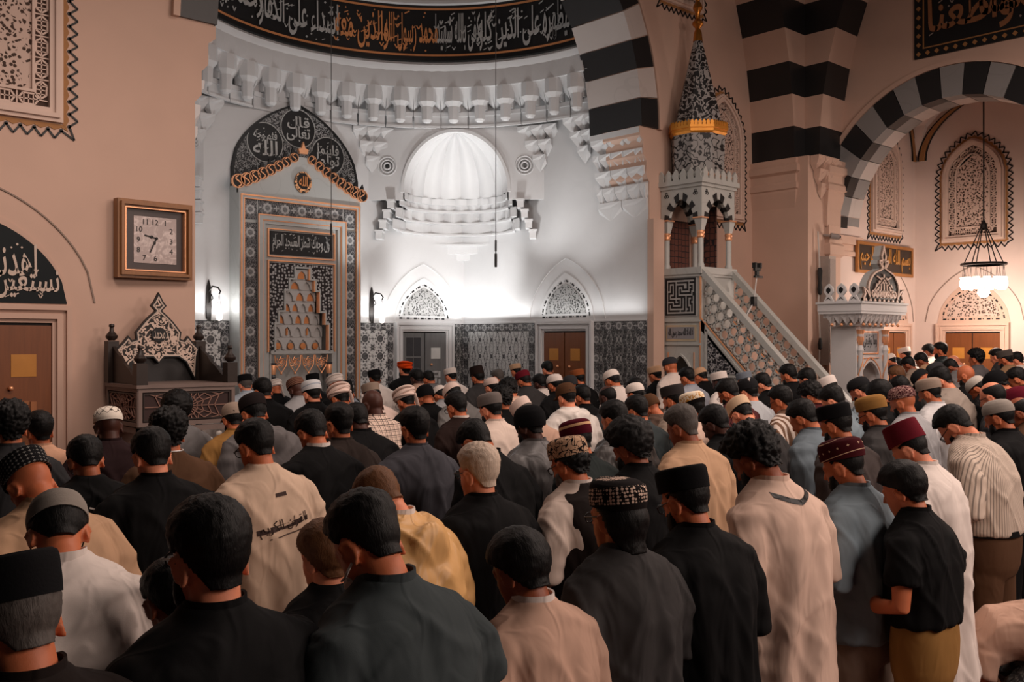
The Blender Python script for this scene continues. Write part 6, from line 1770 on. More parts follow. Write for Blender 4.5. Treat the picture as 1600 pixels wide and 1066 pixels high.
PEOPLE = [
 (0.54, 2.0, 0, 1.71, 1, 6, 'M', 'short', 'g', 'taq', 'black', 'shirt', 'darkbrown', '', 'older man in a tall black cap and dark brown top, in the bottom corner'),
 (0.96, 2.05, 0, 1.76, 0, 4, 'L', 'short', 'k', '-', '-', 'polo', 'black', 'g,b', 'man with cropped black hair and glasses in a black polo, close to the camera'),
 (1.38, 2.05, 0, 1.73, 2, 8, 'M', 'fade', 'k', '-', '-', 'polo', 'slate', 'm', 'black-haired man in a dark slate polo shirt with a face mask loop at his ear'),
 (1.96, 2.1, 0, 1.55, 1, 0, 'B', 'bowl', 'k', '-', '-', 'kurta', 'beige', 'wc,kid', 'boy with thick black hair in a beige kurta with a white collar band'),
 (2.4, 2.1, 0, 1.65, 0, -4, 'M', 'long', 'k', 'kufi', 'netted', 'kurta', 'charcoal', 'g', 'person with black collar-length hair under a cream and black netted kufi, charcoal kurta'),
 (2.83, 2.15, 0, 1.66, 1, -4, 'M', 'short', 'k', 'taq', 'black', 'thobe', 'black', 'g,b', 'bearded man in glasses wearing a tall black cap and long black robe'),
 (3.43, 2.25, 0, 1.78, 2, 0, 'B', 'curly', 'k', '-', '-', 'thobe', 'cream', 'b,strap', 'bearded man with curly black hair and a black neck strap over a long cream thobe'),
 (4.07, 2.2, 0, 1.67, 1, -2, 'M', 'fade', 'k', 'kufi', 'beaded', 'shirt', 'bluegrey', 'b,tk', 'bearded man in a beaded maroon cap, blue grey shirt and stone trousers'),
 (4.07, 1.92, 0, 1.59, 1, -5, 'M', 'bowl', 'k', '-', '-', 'shorttee', 'black', 'tkh,kid', 'boy with black hair in a black polo shirt and khaki trousers'),
 (4.99, 2.32, 0, 1.7, 2, 0, 'L', 'fade', 'k', 'fez', 'maroon', 'kurta', 'white', 'b,tw', 'man in a maroon fez and a long white thobe'),
 (5.93, 2.48, 0, 1.72, 3, 0, 'L', 'short', 'k', '-', '-', 'tucked', 'striped', 'g,b,tbr', 'man in glasses with a finely striped shirt tucked over a brown belt and trousers'),
 (7.0, 2.62, 0, 1.7, 1, 0, 'M', 'short', 'k', 'dome', 'knitgrey', 'shirt', 'black', 'b,tbl', 'bearded man in a grey knitted skullcap and black shirt by the picture edge'),
 (0.95, 3.05, 0, 1.66, 3, -12, 'M', 'short', 'k', 'dome', 'greyknit', 'thobe', 'white', 'g', 'man with bowed head in a ribbed grey skullcap and plain white shirt'),
 (1.12, 2.62, 0, 1.5, 1, 0, 'B', 'short', 'k', '-', '-', 'tee', 'black', 'kid', 'small boy with black hair half hidden in front of the man in the black polo'),
 (1.69, 2.75, 0, 1.52, 0, 10, 'L', 'bowl', 'br', '-', '-', 'tee', 'black', 'kid,logo', 'boy with light brown hair in a black tee with a red mark'),
 (2.18, 3.15, 0, 1.61, 3, 10, 'L', 'short', 'br', '-', '-', 'hooded', 'gold', 'wc', 'man with bowed brown head in a shiny gold hooded robe'),
 (2.7, 3.15, 0, 1.67, 0, 2, 'L', 'short', 'gr', '-', '-', 'polo', 'black', 'g,arm,tbl', 'grey-haired man in glasses and black polo with a bare forearm'),
 (3.26, 3.15, 0, 1.66, 1, 0, 'M', 'curly', 'k', 'kufi', 'scrolled', 'vest', 'whitesl', 'g,bg,wc', 'man with glasses in a black and tan scrolled cap, dark waistcoat and white sleeves'),
 (3.76, 3.2, 0, 1.73, 1, 0, 'B', 'afro', 'k', '-', '-', 'shirt', 'black', 'b', 'man with a full curly black afro and a black shirt'),
 (4.52, 3.45, 0, 1.74, 1, 0, 'B', 'fade', 'g', '-', '-', 'thobe', 'tan', '', 'greying man with short cropped hair in a pleated tan thobe'),
 (3.15, 7.3, 0, 1.73, 0, 0, 'B', 'afro', 'k', '-', '-', 'shirt', 'grey', '', 'man with a round black afro and grey shirt before the carved wooden pulpit'),
 (2.24, 5.3, 0, 1.74, 0, -6, 'M', 'curly', 'k', '-', '-', 'tee', 'brown', 'neck', 'man with bushy black curls, a silver chain and a brown tee'),
 (2.23, 6.2, 0, 1.69, 1, -8, 'D', 'none', 'k', 'dome', 'zigzag', 'shirt', 'maroonblack', 'b', 'man in a white skullcap with black zigzag pattern and dark maroon shirt'),
 (1.58, 5.9, 0, 1.78, 0, 0, 'M', 'curly', 'k', '-', '-', 'shirt', 'darkgrey', '', 'man with bushy black hair in a dark grey shirt in front of the wooden door'),
 (1.94, 6.6, 0, 1.66, 0, 4, 'M', 'short', 'k', '-', '-', 'shirt', 'peach', '', 'man with short black hair in a peach shirt beside the wooden door'),
 (1.14, 4.0, 0, 1.7, 3, 10, 'M', 'none', 'k', 'taq', 'silverband', 'thobe', 'tan', '', 'man with a shaved nape in a black cap with silver thread, tan thobe'),
 (1.67, 4.95, 0, 1.64, 2, -8, 'M', 'short', 'k', '-', '-', 'tee', 'black', 'g,puma', 'man in glasses and a black tee with a leaping white cat mark below the collar'),
 (1.78, 4.4, 0, 1.71, 1, -4, 'L', 'short', 'k', '-', '-', 'shirt', 'black', '', 'man with thick short black hair in a plain black sweater'),
 (2.25, 4.3, 0, 1.73, 1, 4, 'M', 'short', 'k', '-', '-', 'tee', 'ecru', 'g,print', 'man in glasses and an ecru tee printed with a dark lettered bar'),
 (3.3, 5.2, 0, 1.72, 0, 0, 'M', 'fade', 'k', '-', '-', 'shirt', 'espresso', '', 'man with faded black hair in a dark brown collared shirt'),
 (2.92, 4.9, 0, 1.71, 2, -5, 'M', 'short', 'k', '-', '-', 'shirt', 'black', 'wc', 'man with bowed black hair in a black coat with a white collar edge'),
 (3.44, 4.6, 0, 1.72, 0, -4, 'M', 'short', 'k', '-', '-', 'shirt', 'graphite', 'b,tbl', 'bearded man with thick black hair in a graphite collared shirt'),
 (5.47, 11.6, 0, 1.63, 1, 0, 'M', 'short', 'k', 'taq', 'black', 'shirt', 'white', '', 'man in a low black cap behind the carved pulpit'),
 (5.62, 11.0, 0, 1.7, 1, 0, 'L', 'short', 'g', 'taq', 'black', 'shirt', 'paleblue', '', 'man with grey hair in a black astrakhan cap and pale blue shirt beside the mihrab'),
 (4.58, 8.6, 0, 1.75, 1, 0, 'M', 'short', 'k', '-', '-', 'shirt', 'black', '', "man with round black hair in a black top below the mihrab's tile border"),
 (6.53, 11.9, 0, 1.57, 2, 0, 'M', 'none', 'k', 'turban', 'white', 'shirt', 'black', '', 'man in a white turban with a hanging tail and black robe, in the mihrab'),
 (5.18, 9.0, 0, 1.73, 2, 0, 'D', 'none', 'k', 'kufi', 'brownstripe', 'thobe', 'lightgrey', '', 'man in a brown banded kufi and wide light grey robe'),
 (6.7, 11.2, 0, 1.68, 1, 0, 'M', 'short', 'k', 'taq', 'black', 'shirt', 'black', '', 'man in a tall black fur cap standing in the mihrab niche'),
 (4.77, 8.0, 0, 1.74, 1, 0, 'L', 'fade', 'k', 'kufi', 'paleblue', 'shirt', 'black', '', 'man in a round pale blue white cap and black shirt'),
 (3.45, 6.95, 0, 1.63, 1, -8, 'M', 'short', 'k', 'ball', 'taupe', 'shirt', 'mustard', 'b', 'bearded man in a taupe baseball cap and mustard shirt beside the pulpit'),
 (3.18, 6.1, 0, 1.75, 2, 0, 'M', 'short', 'k', 'kufi', 'emblem', 'hooded', 'greyhood', '', 'man in a taupe and black kufi with a sandal emblem, grey hooded top'),
 (6.42, 10.2, 0, 1.69, 2, 0, 'M', 'none', 'k', 'turban', 'white', 'shirt', 'black', '', 'man in a small white turban and dark robe right of the mihrab niche'),
 (4.83, 7.6, 0, 1.71, 2, 0, 'M', 'short', 'k', 'turban', 'pinkwhite', 'shirt', 'black', '', 'man in a pinkish white head wrap with its end hanging at the nape'),
 (5.86, 9.1, 0, 1.67, 2, 0, 'M', 'short', 'k', 'taq', 'black', 'shirt', 'greyblue', '', 'man in a black cap and grey shirt just behind the white head wrap'),
 (7.89, 11.5, 0, 1.7, 1, 0, 'B', 'short', 'k', 'taq', 'black', 'thobe', 'white', '', 'man in a black cap and white thobe before the tiles beside the mihrab'),
 (5.65, 8.3, 0, 1.68, 1, 0, 'M', 'curly', 'k', 'taq', 'taupe', 'thobe', 'pinkwhite', '', 'man in a flat taupe cap over curly hair and a pale thobe'),
 (4.37, 6.4, 0, 1.71, 1, 0, 'D', 'none', 'k', '-', '-', 'shirt', 'plaid', '', 'bald man in a cream and black plaid shirt'),
 (3.89, 5.9, 0, 1.66, 2, 0, 'D', 'short', 'k', '-', '-', 'shirt', 'black', '', 'man with dark cropped hair leaning close beside the plaid shirt'),
 (8.64, 11.8, 0, 1.8, 0, 0, 'L', 'short', 'k', 'turban', 'orange', 'shirt', 'black', 'b', 'man in a bright orange red turban and black waistcoat'),
 (7.81, 10.4, 0, 1.74, 1, 0, 'D', 'short', 'k', '-', '-', 'thobe', 'beige', '', 'man with black hair in a beige robe beside the orange turban'),
 (8.4, 10.9, 0, 1.69, 2, 0, 'M', 'short', 'k', '-', '-', 'shirt', 'grey', '', 'man with dark hair in a grey top before the grey door leaf'),
 (5.28, 7.2, 0, 1.68, 2, 0, 'M', 'short', 'k', 'turban', 'pinkwhite', 'shirt', 'black', 'g', 'man in glasses under a pale pink head wrap, black top'),
 (6.12, 8.0, 0, 1.65, 2, 0, 'M', 'none', 'k', 'beanie', 'black', 'shirt', 'black', '', 'man in a tight black knitted cap and black scarf'),
 (9.21, 11.4, 0, 1.7, 1, 0, 'L', 'fade', 'k', 'taq', 'white', 'thobe', 'white', '', 'man in a white pillbox cap and broad white thobe near the apse corner'),
 (8.38, 9.8, 0, 1.78, 1, 0, 'M', 'short', 'k', 'fez', 'darkbrown', 'shirt', 'charcoal', 'b', 'bearded man in a tall dark brown fez and charcoal shirt'),
 (9.64, 10.8, 0, 1.69, 1, 0, 'L', 'short', 'g', '-', '-', 'shirt', 'black', '', 'man with greying dark hair in black, in front of the bright tiles'),
 (11.03, 11.9, 0, 1.73, 1, -4, 'M', 'fade', 'k', 'taq', 'tan', 'shirt', 'grey', '', 'man in a tan pillbox cap against the tiles left of the side door'),
 (7.75, 8.8, 0, 1.66, 1, 0, 'L', 'short', 'k', 'dome', 'pinkwhite', 'shirt', 'black', '', 'man in a pinkish white skullcap and dark shirt beneath the greying head'),
 (8.38, 8.9, 0, 1.74, 2, 0, 'M', 'short', 'k', 'kufi', 'maroon', 'shirt', 'charcoal', 'b', 'bearded man in a maroon cap and broad charcoal shirt'),
 (7.12, 7.8, 0, 1.71, 2, 0, 'M', 'curly', 'k', '-', '-', 'shirt', 'peachlight', '', 'man with black curls in a light peach shirt left of the maroon cap'),
 (8.96, 9.2, 0, 1.67, 1, 0, 'D', 'short', 'k', '-', '-', 'shirt', 'white', '', 'man with cropped black hair and white shirt below the side door frame'),
 (10.79, 10.9, 0, 1.79, 1, -6, 'L', 'short', 'k', '-', '-', 'shirt', 'black', '', 'dark-haired man standing in the open side doorway of the apse'),
 (6.95, 8.8, 0, 1.59, 3, 0, 'M', 'short', 'k', 'dome', 'white', 'shirt', 'lightgrey', '', 'man bowing low in a white skullcap and light grey shirt'),
 (6.09, 7.5, 0, 1.69, 3, 0, 'M', 'short', 'k', 'dome', 'pinkwhite', 'shirt', 'midgrey', '', 'man bowing in a cream skullcap and wide mid grey shirt'),
 (5.07, 6.2, 0, 1.69, 1, 0, 'M', 'short', 'k', '-', '-', 'shirt', 'brownblazer', 'g,wc', 'man in glasses with black hair and a dark brown blazer'),
 (4.92, 5.6, 0, 1.71, 1, 0, 'L', 'short', 'k', 'kufi', 'felt', 'thobe', 'ivory', 'b', 'man in a grey felt cap and ivory thobe'),
 (6.22, 6.9, 0, 1.68, 1, 0, 'M', 'curly', 'k', '-', '-', 'tee', 'black', '', 'man with curly black hair and black tee behind the grey felt cap'),
 (5.56, 5.9, 0, 1.64, 3, 0, 'M', 'short', 'g', 'taq', 'pinkwhite', 'thobe', 'beige', '', 'man with bowed head in a white pillbox cap and beige thobe'),
 (4.19, 4.4, 0, 1.7, 1, 0, 'D', 'short', 'k', 'beanie', 'black', 'thobe', 'satin', 'b', 'bearded man in a black knitted cap and satin grey robe'),
 (3.49, 4.1, 0, 1.67, 3, 0, 'M', 'short', 'k', '-', '-', 'shirt', 'black', 'g', 'man with bowed black head and dark coat just beyond the grey hair'),
 (7.94, 7.9, 0, 1.72, 1, -6, 'M', 'short', 'k', 'dome', 'white', 'shirt', 'black', 'b', 'bearded man in a white knitted skullcap and black shirt behind the brown baseball cap'),
 (9.23, 8.9, 0, 1.65, 1, 0, 'M', 'none', 'k', 'beanie', 'darkgrey', 'shirt', 'black', '', 'man in a dark grey knitted cap below the open side door'),
 (9.7, 9.2, 0, 1.72, 1, 0, 'M', 'short', 'k', 'taq', 'rust', 'shirt', 'black', '', 'man in a rust brown pillbox cap and black jacket at the doorway'),
 (6.38, 6.2, 0, 1.72, 1, -6, 'L', 'short', 'k', 'ball', 'brown', 'hooded', 'satinwhite', '', 'man in a brown baseball cap and satin white hooded robe'),
 (7.34, 6.9, 0, 1.65, 1, 0, 'M', 'short', 'k', '-', '-', 'shirt', 'black', '', 'man with cropped black hair and black shirt right of the brown baseball cap'),
 (8.6, 7.6, 0, 1.77, 2, 0, 'M', 'short', 'k', 'dome', 'whitehigh', 'shirt', 'white', '', 'man in a puffed white cap before the dark patterned tiles'),
 (7.12, 6.35, 0, 1.66, 1, 0, 'D', 'ring', 'k', '-', '-', 'shirt', 'darkgrey', 'g,b', 'balding man in glasses with grey beard and dark grey suit'),
 (7.72, 6.5, 0, 1.67, 1, 0, 'M', 'short', 'k', 'dome', 'whitehigh', 'shirt', 'darkgrey', '', 'man in a rounded white cap in front of the tiles beside the minbar'),
 (8.32, 7.0, 0, 1.7, 1, 0, 'M', 'short', 'k', '-', '-', 'shirt', 'darkgrey', '', 'man whose black hair shows just above the rounded white cap'),
 (4.89, 4.3, 0, 1.71, 1, 0, 'M', 'short', 'k', '-', '-', 'thobe', 'darksatin', '', 'man with smooth black hair in a dark satin grey robe'),
 (5.9, 4.95, 0, 1.68, 1, 0, 'M', 'short', 'k', '-', '-', 'shirt', 'slate', '', 'man with wavy black hair and dark slate shirt behind the afro'),
 (10.89, 8.8, 0, 1.75, 1, 0, 'M', 'short', 'k', 'taq', 'tan', 'shirt', 'black', '', "man in a tan pillbox cap and black shirt left of the minbar's lit edge"),
 (4.1, 3.9, 0, 1.65, 1, 0, 'M', 'short', 'k', 'kufi', 'maroonband', 'shirt', 'forest', '', 'man in a maroon knitted cap with a tan band and dark green shirt'),
 (6.79, 5.55, 0, 1.63, 3, 0, 'M', 'none', 'k', 'beanie', 'brown', 'hooded', 'brownhood', '', 'person with a brown hooded head bowed beside the bearded man in the tall dark cap'),
 (10.73, 8.4, 0, 1.88, 1, -4, 'M', 'none', 'k', 'dome', 'slatecap', 'shirt', 'whiteshirt', 'bg', 'tall man in a dark slate skullcap and white shirt in front of the minbar arch'),
 (9.8, 7.4, 0, 1.78, 1, 0, 'M', 'fade', 'k', '-', '-', 'shirt', 'blueshirt', '', 'man with black hair in a pale blue shirt in front of the minbar arch'),
 (11.02, 8.1, 0, 1.74, 2, 0, 'M', 'short', 'k', 'dome', 'tan', 'shirt', 'black', '', "man in a tan skullcap and black shirt at the minbar's lit corner"),
 (6.56, 5.1, 0, 1.74, 1, 0, 'M', 'short', 'k', 'taq', 'darkslate', 'thobe', 'greyrobe', 'bbig', 'man with a long beard, tall dark cap and wide grey robe'),
 (6.19, 4.62, 0, 1.71, 1, 0, 'M', 'short', 'k', 'kufi', 'goldwhite', 'thobe', 'cream', '', 'man in a white cap with gold and black embroidery, cream robe'),
 (5.26, 3.75, 0, 1.69, 2, 0, 'D', 'short', 'k', '-', '-', 'shirt', 'black', '', 'man with cropped black hair and black shirt right of the tan thobe'),
 (9.78, 6.9, 0, 1.74, 1, 0, 'D', 'short', 'k', 'taq', 'white', 'shirt', 'white', 'b', "man in a white pillbox cap under the minbar's tiled triangle"),
 (7.5, 5.2, 0, 1.76, 2, 0, 'M', 'short', 'k', '-', '-', 'shirt', 'wine', 'g,b', 'man in glasses with thick black hair and dark wine top'),
 (7.98, 5.3, 0, 1.75, 1, -6, 'L', 'short', 'k', 'ball', 'blackcap', 'tee', 'greytee', 'capd', 'man in a black baseball cap with a white letter mark and grey tee'),
 (10.76, 7.2, 0, 1.71, 1, 0, 'M', 'short', 'g', 'taq', 'greyblue', 'shirt', 'grey', '', 'man in a grey blue cap just above the black baseball cap'),
 (6.31, 4.25, 0, 1.69, 3, -18, 'L', 'fade', 'k', 'taq', 'sand', 'shirt', 'charcoal', 'g', 'man leaning with bowed head in a sand coloured cap and charcoal shirt'),
 (9.4, 6.05, 0, 1.75, 2, 0, 'L', 'short', 'k', '-', '-', 'shirt', 'black', '', 'man with black hair and fair ear against the minbar lattice'),
 (10.43, 6.35, 0, 1.83, 1, 0, 'M', 'short', 'k', '-', '-', 'shirt', 'black', 'b', 'tall bearded man with thick black hair in black before the minbar stair'),
 (9.93, 5.8, 0, 1.8, 2, 0, 'L', 'short', 'k', '-', '-', 'shirt', 'black', '', 'man with tousled black hair next to the lower end of the minbar stair'),
 (9.23, 5.15, 0, 1.75, 2, 0, 'M', 'short', 'k', 'taq', 'white', 'shirt', 'grey', '', 'man in a plain white cap at the foot of the minbar stair'),
 (7.27, 4.5, 0, 1.73, 1, 0, 'M', 'short', 'k', '-', '-', 'shirt', 'brownstripes', 'g', 'man in glasses with a brown and cream broad-striped collar'),
 (8.2, 4.75, 0, 1.74, 2, 0, 'M', 'curly', 'k', '-', '-', 'shirt', 'wine', 'g', 'man in glasses with curly black hair and a wine coloured shirt'),
 (7.24, 4.0, 0, 1.75, 2, 0, 'L', 'fade', 'k', '-', '-', 'shirt', 'bluegrey', '', 'man with short brown black hair, pink ears and blue grey shirt'),
 (5.93, 3.5, 0, 1.71, 2, 0, 'M', 'short', 'k', '-', '-', 'shirt', 'denim', '', 'man with glossy black hair and a denim grey shirt'),
 (5.46, 3.0, 0, 1.73, 1, 0, 'M', 'short', 'k', 'taq', 'black', 'shirt', 'darkbrowngrey', 'b', 'bearded man in a black pillbox cap and dark brown grey shirt behind the beaded cap'),
 (8.55, 4.45, 0, 1.77, 2, 0, 'L', 'short', 'k', 'dome', 'blackcap', 'shirt', 'bluegrey', 'b,capw', 'bearded man in a black skullcap with a white emblem by the marble kiosk'),
 (6.42, 3.25, 0, 1.73, 1, 0, 'M', 'short', 'k', 'kufi', 'mustard', 'shirt', 'charcoal', 'g,b,hand', 'bearded man in glasses and a mustard cap with one hand raised'),
 (8.15, 4.05, 0, 1.77, 2, 0, 'M', 'bowl', 'k', '-', '-', 'shirt', 'black', '', 'man with smooth black hair and bare neck above the patterned burgundy cap'),
 (14.7, 7.14, 0.3, 1.61, 2, 0, 'M', 'short', 'k', 'dome', 'white', 'shirt', 'darkblue', '', 'man in a white skullcap and dark blue top right of the marble kiosk'),
 (15.17, 7.25, 0.3, 1.54, 1, 0, 'M', 'short', 'k', '-', '-', 'shirt', 'orangered', '', 'person in a bright coral top almost hidden by the white skullcap'),
 (15.85, 7.44, 0.3, 1.71, 1, 0, 'L', 'short', 'k', 'taq', 'white', 'shirt', 'white', '', 'man in a white pillbox cap against the pale aisle wall'),
 (13.34, 6.21, 0.3, 1.59, 2, 0, 'B', 'short', 'k', '-', '-', 'shirt', 'taupe', '', 'man with dark bowed head and taupe shirt right of the kiosk'),
 (12.35, 5.9, 0, 1.78, 1, 0, 'M', 'short', 'br', '-', '-', 'shirt', 'darkblue', 'kid', 'boy with brown hair beside the marble kiosk'),
 (10.03, 4.75, 0, 1.74, 3, 0, 'M', 'short', 'k', '-', '-', 'shirt', 'black', '', 'man bowing deeply with black hair in front of the boy'),
 (14.17, 6.4, 0.3, 1.64, 2, 0, 'B', 'short', 'k', '-', '-', 'shirt', 'tan', '', 'man with dark hair in a tan shirt below the aisle wall'),
 (16.24, 7.21, 0.3, 1.76, 1, -10, 'B', 'short', 'k', '-', '-', 'shirt', 'whiteshirt', '', 'man with cropped hair turned towards his bearded neighbour'),
 (11.52, 5.2, 0, 1.77, 3, 0, 'M', 'none', 'k', 'ball', 'blackcap', 'shirt', 'taupe', '', 'man bowing in a black baseball cap'),
 (7.41, 3.5, 0, 1.75, 1, 0, 'M', 'none', 'k', 'dome', 'burgundypat', 'shirt', 'lightgrey', 'b', 'man in a burgundy and grey patterned skullcap with a shaved neck'),
 (8.57, 3.8, 0, 1.78, 1, 0, 'M', 'fade', 'k', 'kufi', 'taupe', 'shirt', 'whitecollar', 'bg', 'man with a grey beard, taupe felt cap and white collared shirt'),
 (15.38, 6.64, 0.3, 1.79, 0, 10, 'M', 'short', 'k', '-', '-', 'shirt', 'darkgreen', 'b', 'tall bearded dark-haired man in a dark green jacket left of the aisle door'),
 (12.52, 5.47, 0, 1.83, 2, 0, 'M', 'none', 'k', 'beanie', 'darkgrey', 'shirt', 'tan', '', 'man in a dark grey green beanie below the two dark-haired men'),
 (13.07, 5.5, 0.3, 1.57, 3, 0, 'B', 'short', 'k', '-', '-', 'shirt', 'grey', '', 'man with a bowed black-haired head in front of the aisle door'),
 (14.22, 5.95, 0.3, 1.59, 3, 0, 'L', 'none', 'k', '-', '-', 'shirt', 'whiteshirt', '', 'man with a pink bald crown and white shirt before the aisle door'),
 (9.86, 4.25, 0, 1.85, 2, 0, 'L', 'fade', 'k', '-', '-', 'tee', 'taupetee', '', 'man with faded black hair in a taupe tee'),
 (11.79, 4.79, 0, 1.81, 1, 0, 'M', 'none', 'k', '-', '-', 'tee', 'black', 'b', 'bald bearded man in a black tee'),
 (10.44, 4.12, 0, 1.74, 3, 0, 'M', 'short', 'k', 'dome', 'lightgreycap', 'shirt', 'black', '', 'man in a pale grey skullcap bowing beside the bald man'),
 (13.94, 5.52, 0.3, 1.71, 0, -4, 'M', 'curly', 'k', '-', '-', 'shirt', 'greyblazer', '', 'man with curly dark hair and a grey blazer in front of the aisle door'),
 (15.31, 5.76, 0.3, 1.7, 1, 0, 'L', 'short', 'k', '-', '-', 'shirt', 'darkgrey', '', 'man with dark hair partly hidden at the edge of the aisle door'),
 (13.72, 5.05, 0.3, 1.69, 1, 0, 'M', 'short', 'k', 'taq', 'flatgrey', 'shirt', 'tanjacket', 'bbig', 'man with a big dark beard, grey flat cap and tan jacket'),
 (15.1, 5.4, 0.3, 1.65, 1, 0, 'L', 'short', 'k', '-', '-', 'shirt', 'whiteshirt', '', 'man with dark hair in a white shirt near the picture edge beyond the flat cap'),
 (10.06, 3.79, 0, 1.82, 3, 0, 'M', 'curly', 'k', 'beanie', 'black', 'shirt', 'whitestripe', '', 'man in a wide black cap and white striped top'),
 (11.71, 4.18, 0, 1.81, 2, 0, 'M', 'short', 'k', '-', '-', 'shirt', 'brown', '', 'man with black hair and brown top at the right picture edge'),
 (8.15, 3.1, 0, 1.77, 1, 0, 'L', 'ring', 'k', '-', '-', 'shirt', 'darkgrey', 'g', 'balding man in thick black glasses behind the grey knitted skullcap'),
 (8.94, 3.19, 0, 1.71, 2, 0, 'M', 'short', 'k', 'beanie', 'burgundy', 'shirt', 'black', '', 'man in a plain burgundy cap at the right picture edge'),
 (7.68, 2.72, 0, 1.68, 2, 0, 'B', 'ring', 'k', '-', '-', 'shirt', 'brown', '', 'man with a brown balding head cut by the right picture edge'),
]
# ================================================================ the congregation
from mathutils.bvhtree import BVHTree
for i_, sp_ in enumerate(PEOPLE):
    b, k, M = person(sp_)
    ex = sp_[13].split(',')
    h = HUNCH[k]
    gar_ = [c for c in b.children if c.name.split('.')[0] in ('tee_shirt', 'polo_shirt', 'shirt', 'thobe')]
    def onto(mb, name, mat, rot=0.0, piv=(0, 1.25)):
        """print laid on the back of the shirt"""
        me = mb.mesh(name) if isinstance(mb, MB) else mb
        bm = bmesh.new(); bm.from_mesh(me)
        bmesh.ops.triangulate(bm, faces=bm.faces)
        bmesh.ops.subdivide_edges(bm, edges=[e for e in bm.edges if e.calc_length() > 0.02], cuts=3, use_grid_fill=False)
        bm.to_mesh(me); bm.free()
        gm_ = gar_[0].data
        bv = BVHTree.FromPolygons([v.co for v in gm_.vertices], [p.vertices[:] for p in gm_.polygons])
        c_, s_ = math.cos(rot), math.sin(rot)
        for v in me.vertices:
            x, z = v.co.x-piv[0], v.co.z-piv[1]
            x, z = piv[0]+c_*x-s_*z, piv[1]+s_*x+c_*z
            hit = bv.ray_cast(Vector((x, -1, z)), Vector((0, 1, 0)))[0]
            v.co = (x, (hit.y if hit else v.co.y)-0.003, z)
        return obj(name, me, mat, gar_[0])
    if 'print' in ex:
        pm = MATS.setdefault('print', plain('print_brown', (0.05,0.025,0.02), 0.8))
        onto(MB().box(-0.14,0.14,-0.002,-0.001,1.225,1.250), 'shirt_print', pm, R(8))
        onto(text_mesh('القران الكريم', -0.13, 0.13, 1.205, 1.275, 0, 0.001), 'print_lettering', pm, R(8))
        onto(MB().box(-0.09,0.10,-0.002,-0.001,1.192,1.198), 'print_line', pm, R(8))
        onto(MB().box(-0.03,0.03,-0.002,-0.001,1.375,1.393), 'neck_label', pm, R(4), (0, 1.38))
    if 'puma' in ex:
        onto(MB().line([(-0.035,1.375),(-0.01,1.365),(0.01,1.38),(0.035,1.395)], 0.008, -0.002, -0.001).line([(-0.01,1.368),(-0.004,1.345),(0.006,1.335)], 0.006, -0.002, -0.001).line([(0.01,1.38),(0.018,1.355),(0.024,1.35)], 0.006, -0.002, -0.001), 'chest_mark', cloth('white'))
    if 'logo' in ex:
        onto(MB().poly([(0.05,1.33),(0.09,1.30),(0.10,1.335),(0.07,1.375)], -0.002, -0.001), 'red_mark', plain('red_print', (0.6,0.03,0.05), 0.7))
    if 'strap' in ex:
        onto(MB().line([(-0.105,1.470),(-0.05,1.448),(0,1.436),(0.05,1.448),(0.105,1.470)], 0.020, -0.004, -0.001), 'neck_strap', blk)
    if 'neck' in ex:
        obj('silver_chain', MB().tube([(0.070*math.cos(t), cyl(1.5,h)+0.004+0.072*math.sin(t), 1.522) for t in [2*PI*i/40 for i in range(41)]], 0.004, 6), silver, b, smooth=True)
    if 'm' in ex:
        obj('mask_loop', MB().tube([M @ Vector(p) for p in ((-0.082,-0.012,0.05),(-0.085,0.01,0.040),(-0.076,0.04,0.035),(-0.062,0.075,0.04))], 0.0035, 6), cloth('white'), b)
        obj('face_mask', MB().ball((0,0.060,0.030), (0.058,0.060,0.040), 16, 12), cloth('white'), b).matrix_local = M
    if 'capd' in ex:
        q = MB().line([(-0.026,0.168),(-0.026,0.206),(-0.006,0.204),(0.002,0.190),(-0.006,0.172),(-0.026,0.168)], 0.007, -0.116, -0.100).line([(-0.034,0.187),(0.0,0.187)], 0.005, -0.117, -0.100).line([(-0.014,0.164),(-0.014,0.21)], 0.004, -0.117, -0.1)
        obj('cap_mark', q, cloth('white'), b).matrix_local = M @ Matrix.Translation((-0.025, 0.018, 0.0))
    if 'capw' in ex:
        q = MB().tube([(0.014*math.cos(t)*(1+0.4*math.sin(3*t)), -0.045+0.016*math.sin(t), 0.2205) for t in [2*PI*i/18 for i in range(19)]], 0.003, 6)
        obj('cap_mark', q, cloth('white'), b).matrix_local = M
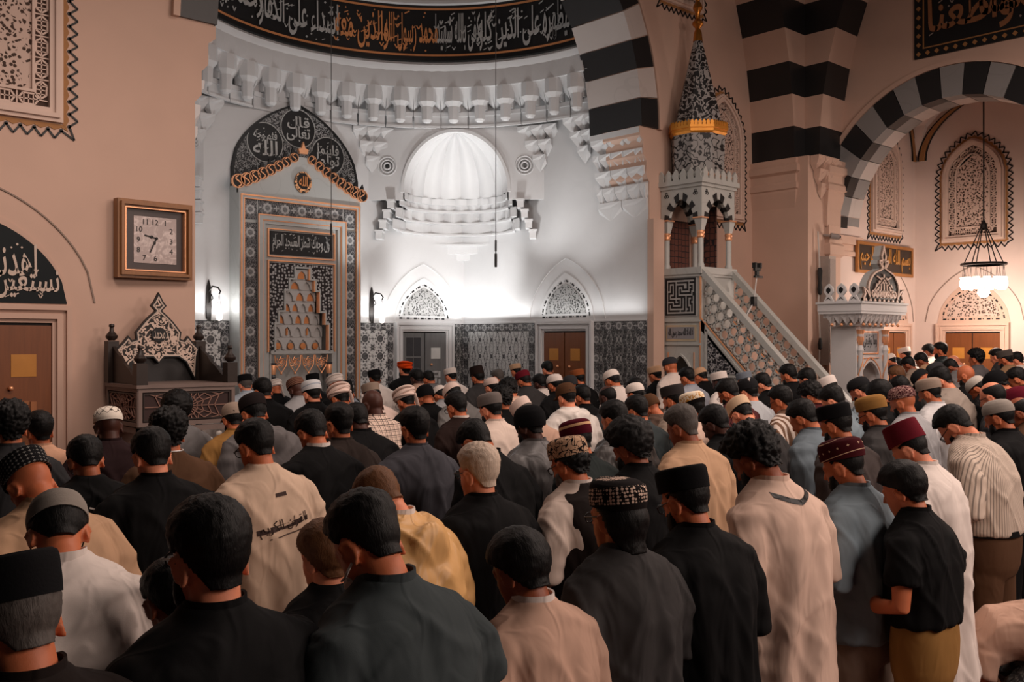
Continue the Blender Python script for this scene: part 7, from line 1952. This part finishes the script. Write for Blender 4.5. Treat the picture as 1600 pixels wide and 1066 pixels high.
# a child folded forward in a bow at the right
cm = MB()
cm.tube([(0.0,-0.10,0.54),(0,0.04,0.62),(0,0.20,0.60),(0,0.34,0.47)], [0.14,0.145,0.14,0.10], 20)
cm.ball((0,0.45,0.35), (0.078,0.095,0.10), 20, 16)
cm.tube([(0,0.34,0.47),(0,0.44,0.37)], [0.06,0.055], 12)
for s in (-1, 1):
    cm.tube([(s*0.08,-0.10,0.50),(s*0.10,0.12,0.34),(s*0.09,-0.06,0.06)], [0.095,0.07,0.045], 14)
    cm.tube([(s*0.11,0.28,0.50),(s*0.13,0.32,0.36),(s*0.09,0.26,0.24)], [0.05,0.04,0.03], 12)
    cm.ball((s*0.09,-0.01,0.035), (0.04,0.10,0.035), 12, 10)
    hand(cm, (s*0.09,0.26,0.24), (-s*0.2,-0.2,-1), (0,1,0), s)
ch_ = part('person', smoothmesh(cm, 0.008, 3, None, 'child_body'), skinmat('M'))
ch_.location = (5.44, 1.84, 0.0); ch_.rotation_euler = (0, 0, R(32)); ch_.scale = (0.92, 0.92, 0.92)
tag(ch_, 'child bent over in a deep bow in a beige top and camouflage trousers', 'person', 'worshippers standing in rows')
tm = MB(); tm.tube([(0.0,-0.06,0.585),(0,0.05,0.625),(0,0.20,0.605),(0,0.33,0.49)], [0.155,0.170,0.165,0.125], 22)
for s in (-1, 1): tm.tube([(s*0.10,0.28,0.51),(s*0.13,0.31,0.37)], [0.070,0.064], 14)
part('tee_shirt', smoothmesh(tm, 0.011, 6, folds('shirt', 5.0), 'child_shirt'), cloth('beige'), ch_)
gm = MB(); gm.ball((0,-0.13,0.50), (0.19,0.17,0.185), 20, 16)
for s in (-1, 1): gm.tube([(s*0.08,-0.10,0.48),(s*0.11,0.12,0.34),(s*0.095,-0.06,0.09)], [0.118,0.095,0.07], 16)
n = N('camouflage', 0.9); k1 = n.smap(n.noise(16.0, 2.0, None, 0.6, 1.0), 0.48, 0.52); k2 = n.smap(n.noise(11.0, 2.0, None, 0.6, 2.0), 0.55, 0.58)
n.color(n.mix(k2, n.mix(k1, (0.05,0.055,0.055), (0.13,0.135,0.13)), (0.02,0.022,0.024)))
part('camouflage_trousers', smoothmesh(gm, 0.011, 5, folds('shirt', 8.0), 'child_trousers'), n.m, ch_)
part('hair', hair_mesh('short', 2.0), hairmat('k'), ch_, Matrix.Translation((0,0.41,0.29)) @ Matrix.Rotation(R(-110), 4, 'X') @ Matrix.Translation((0,0,-0.05)))
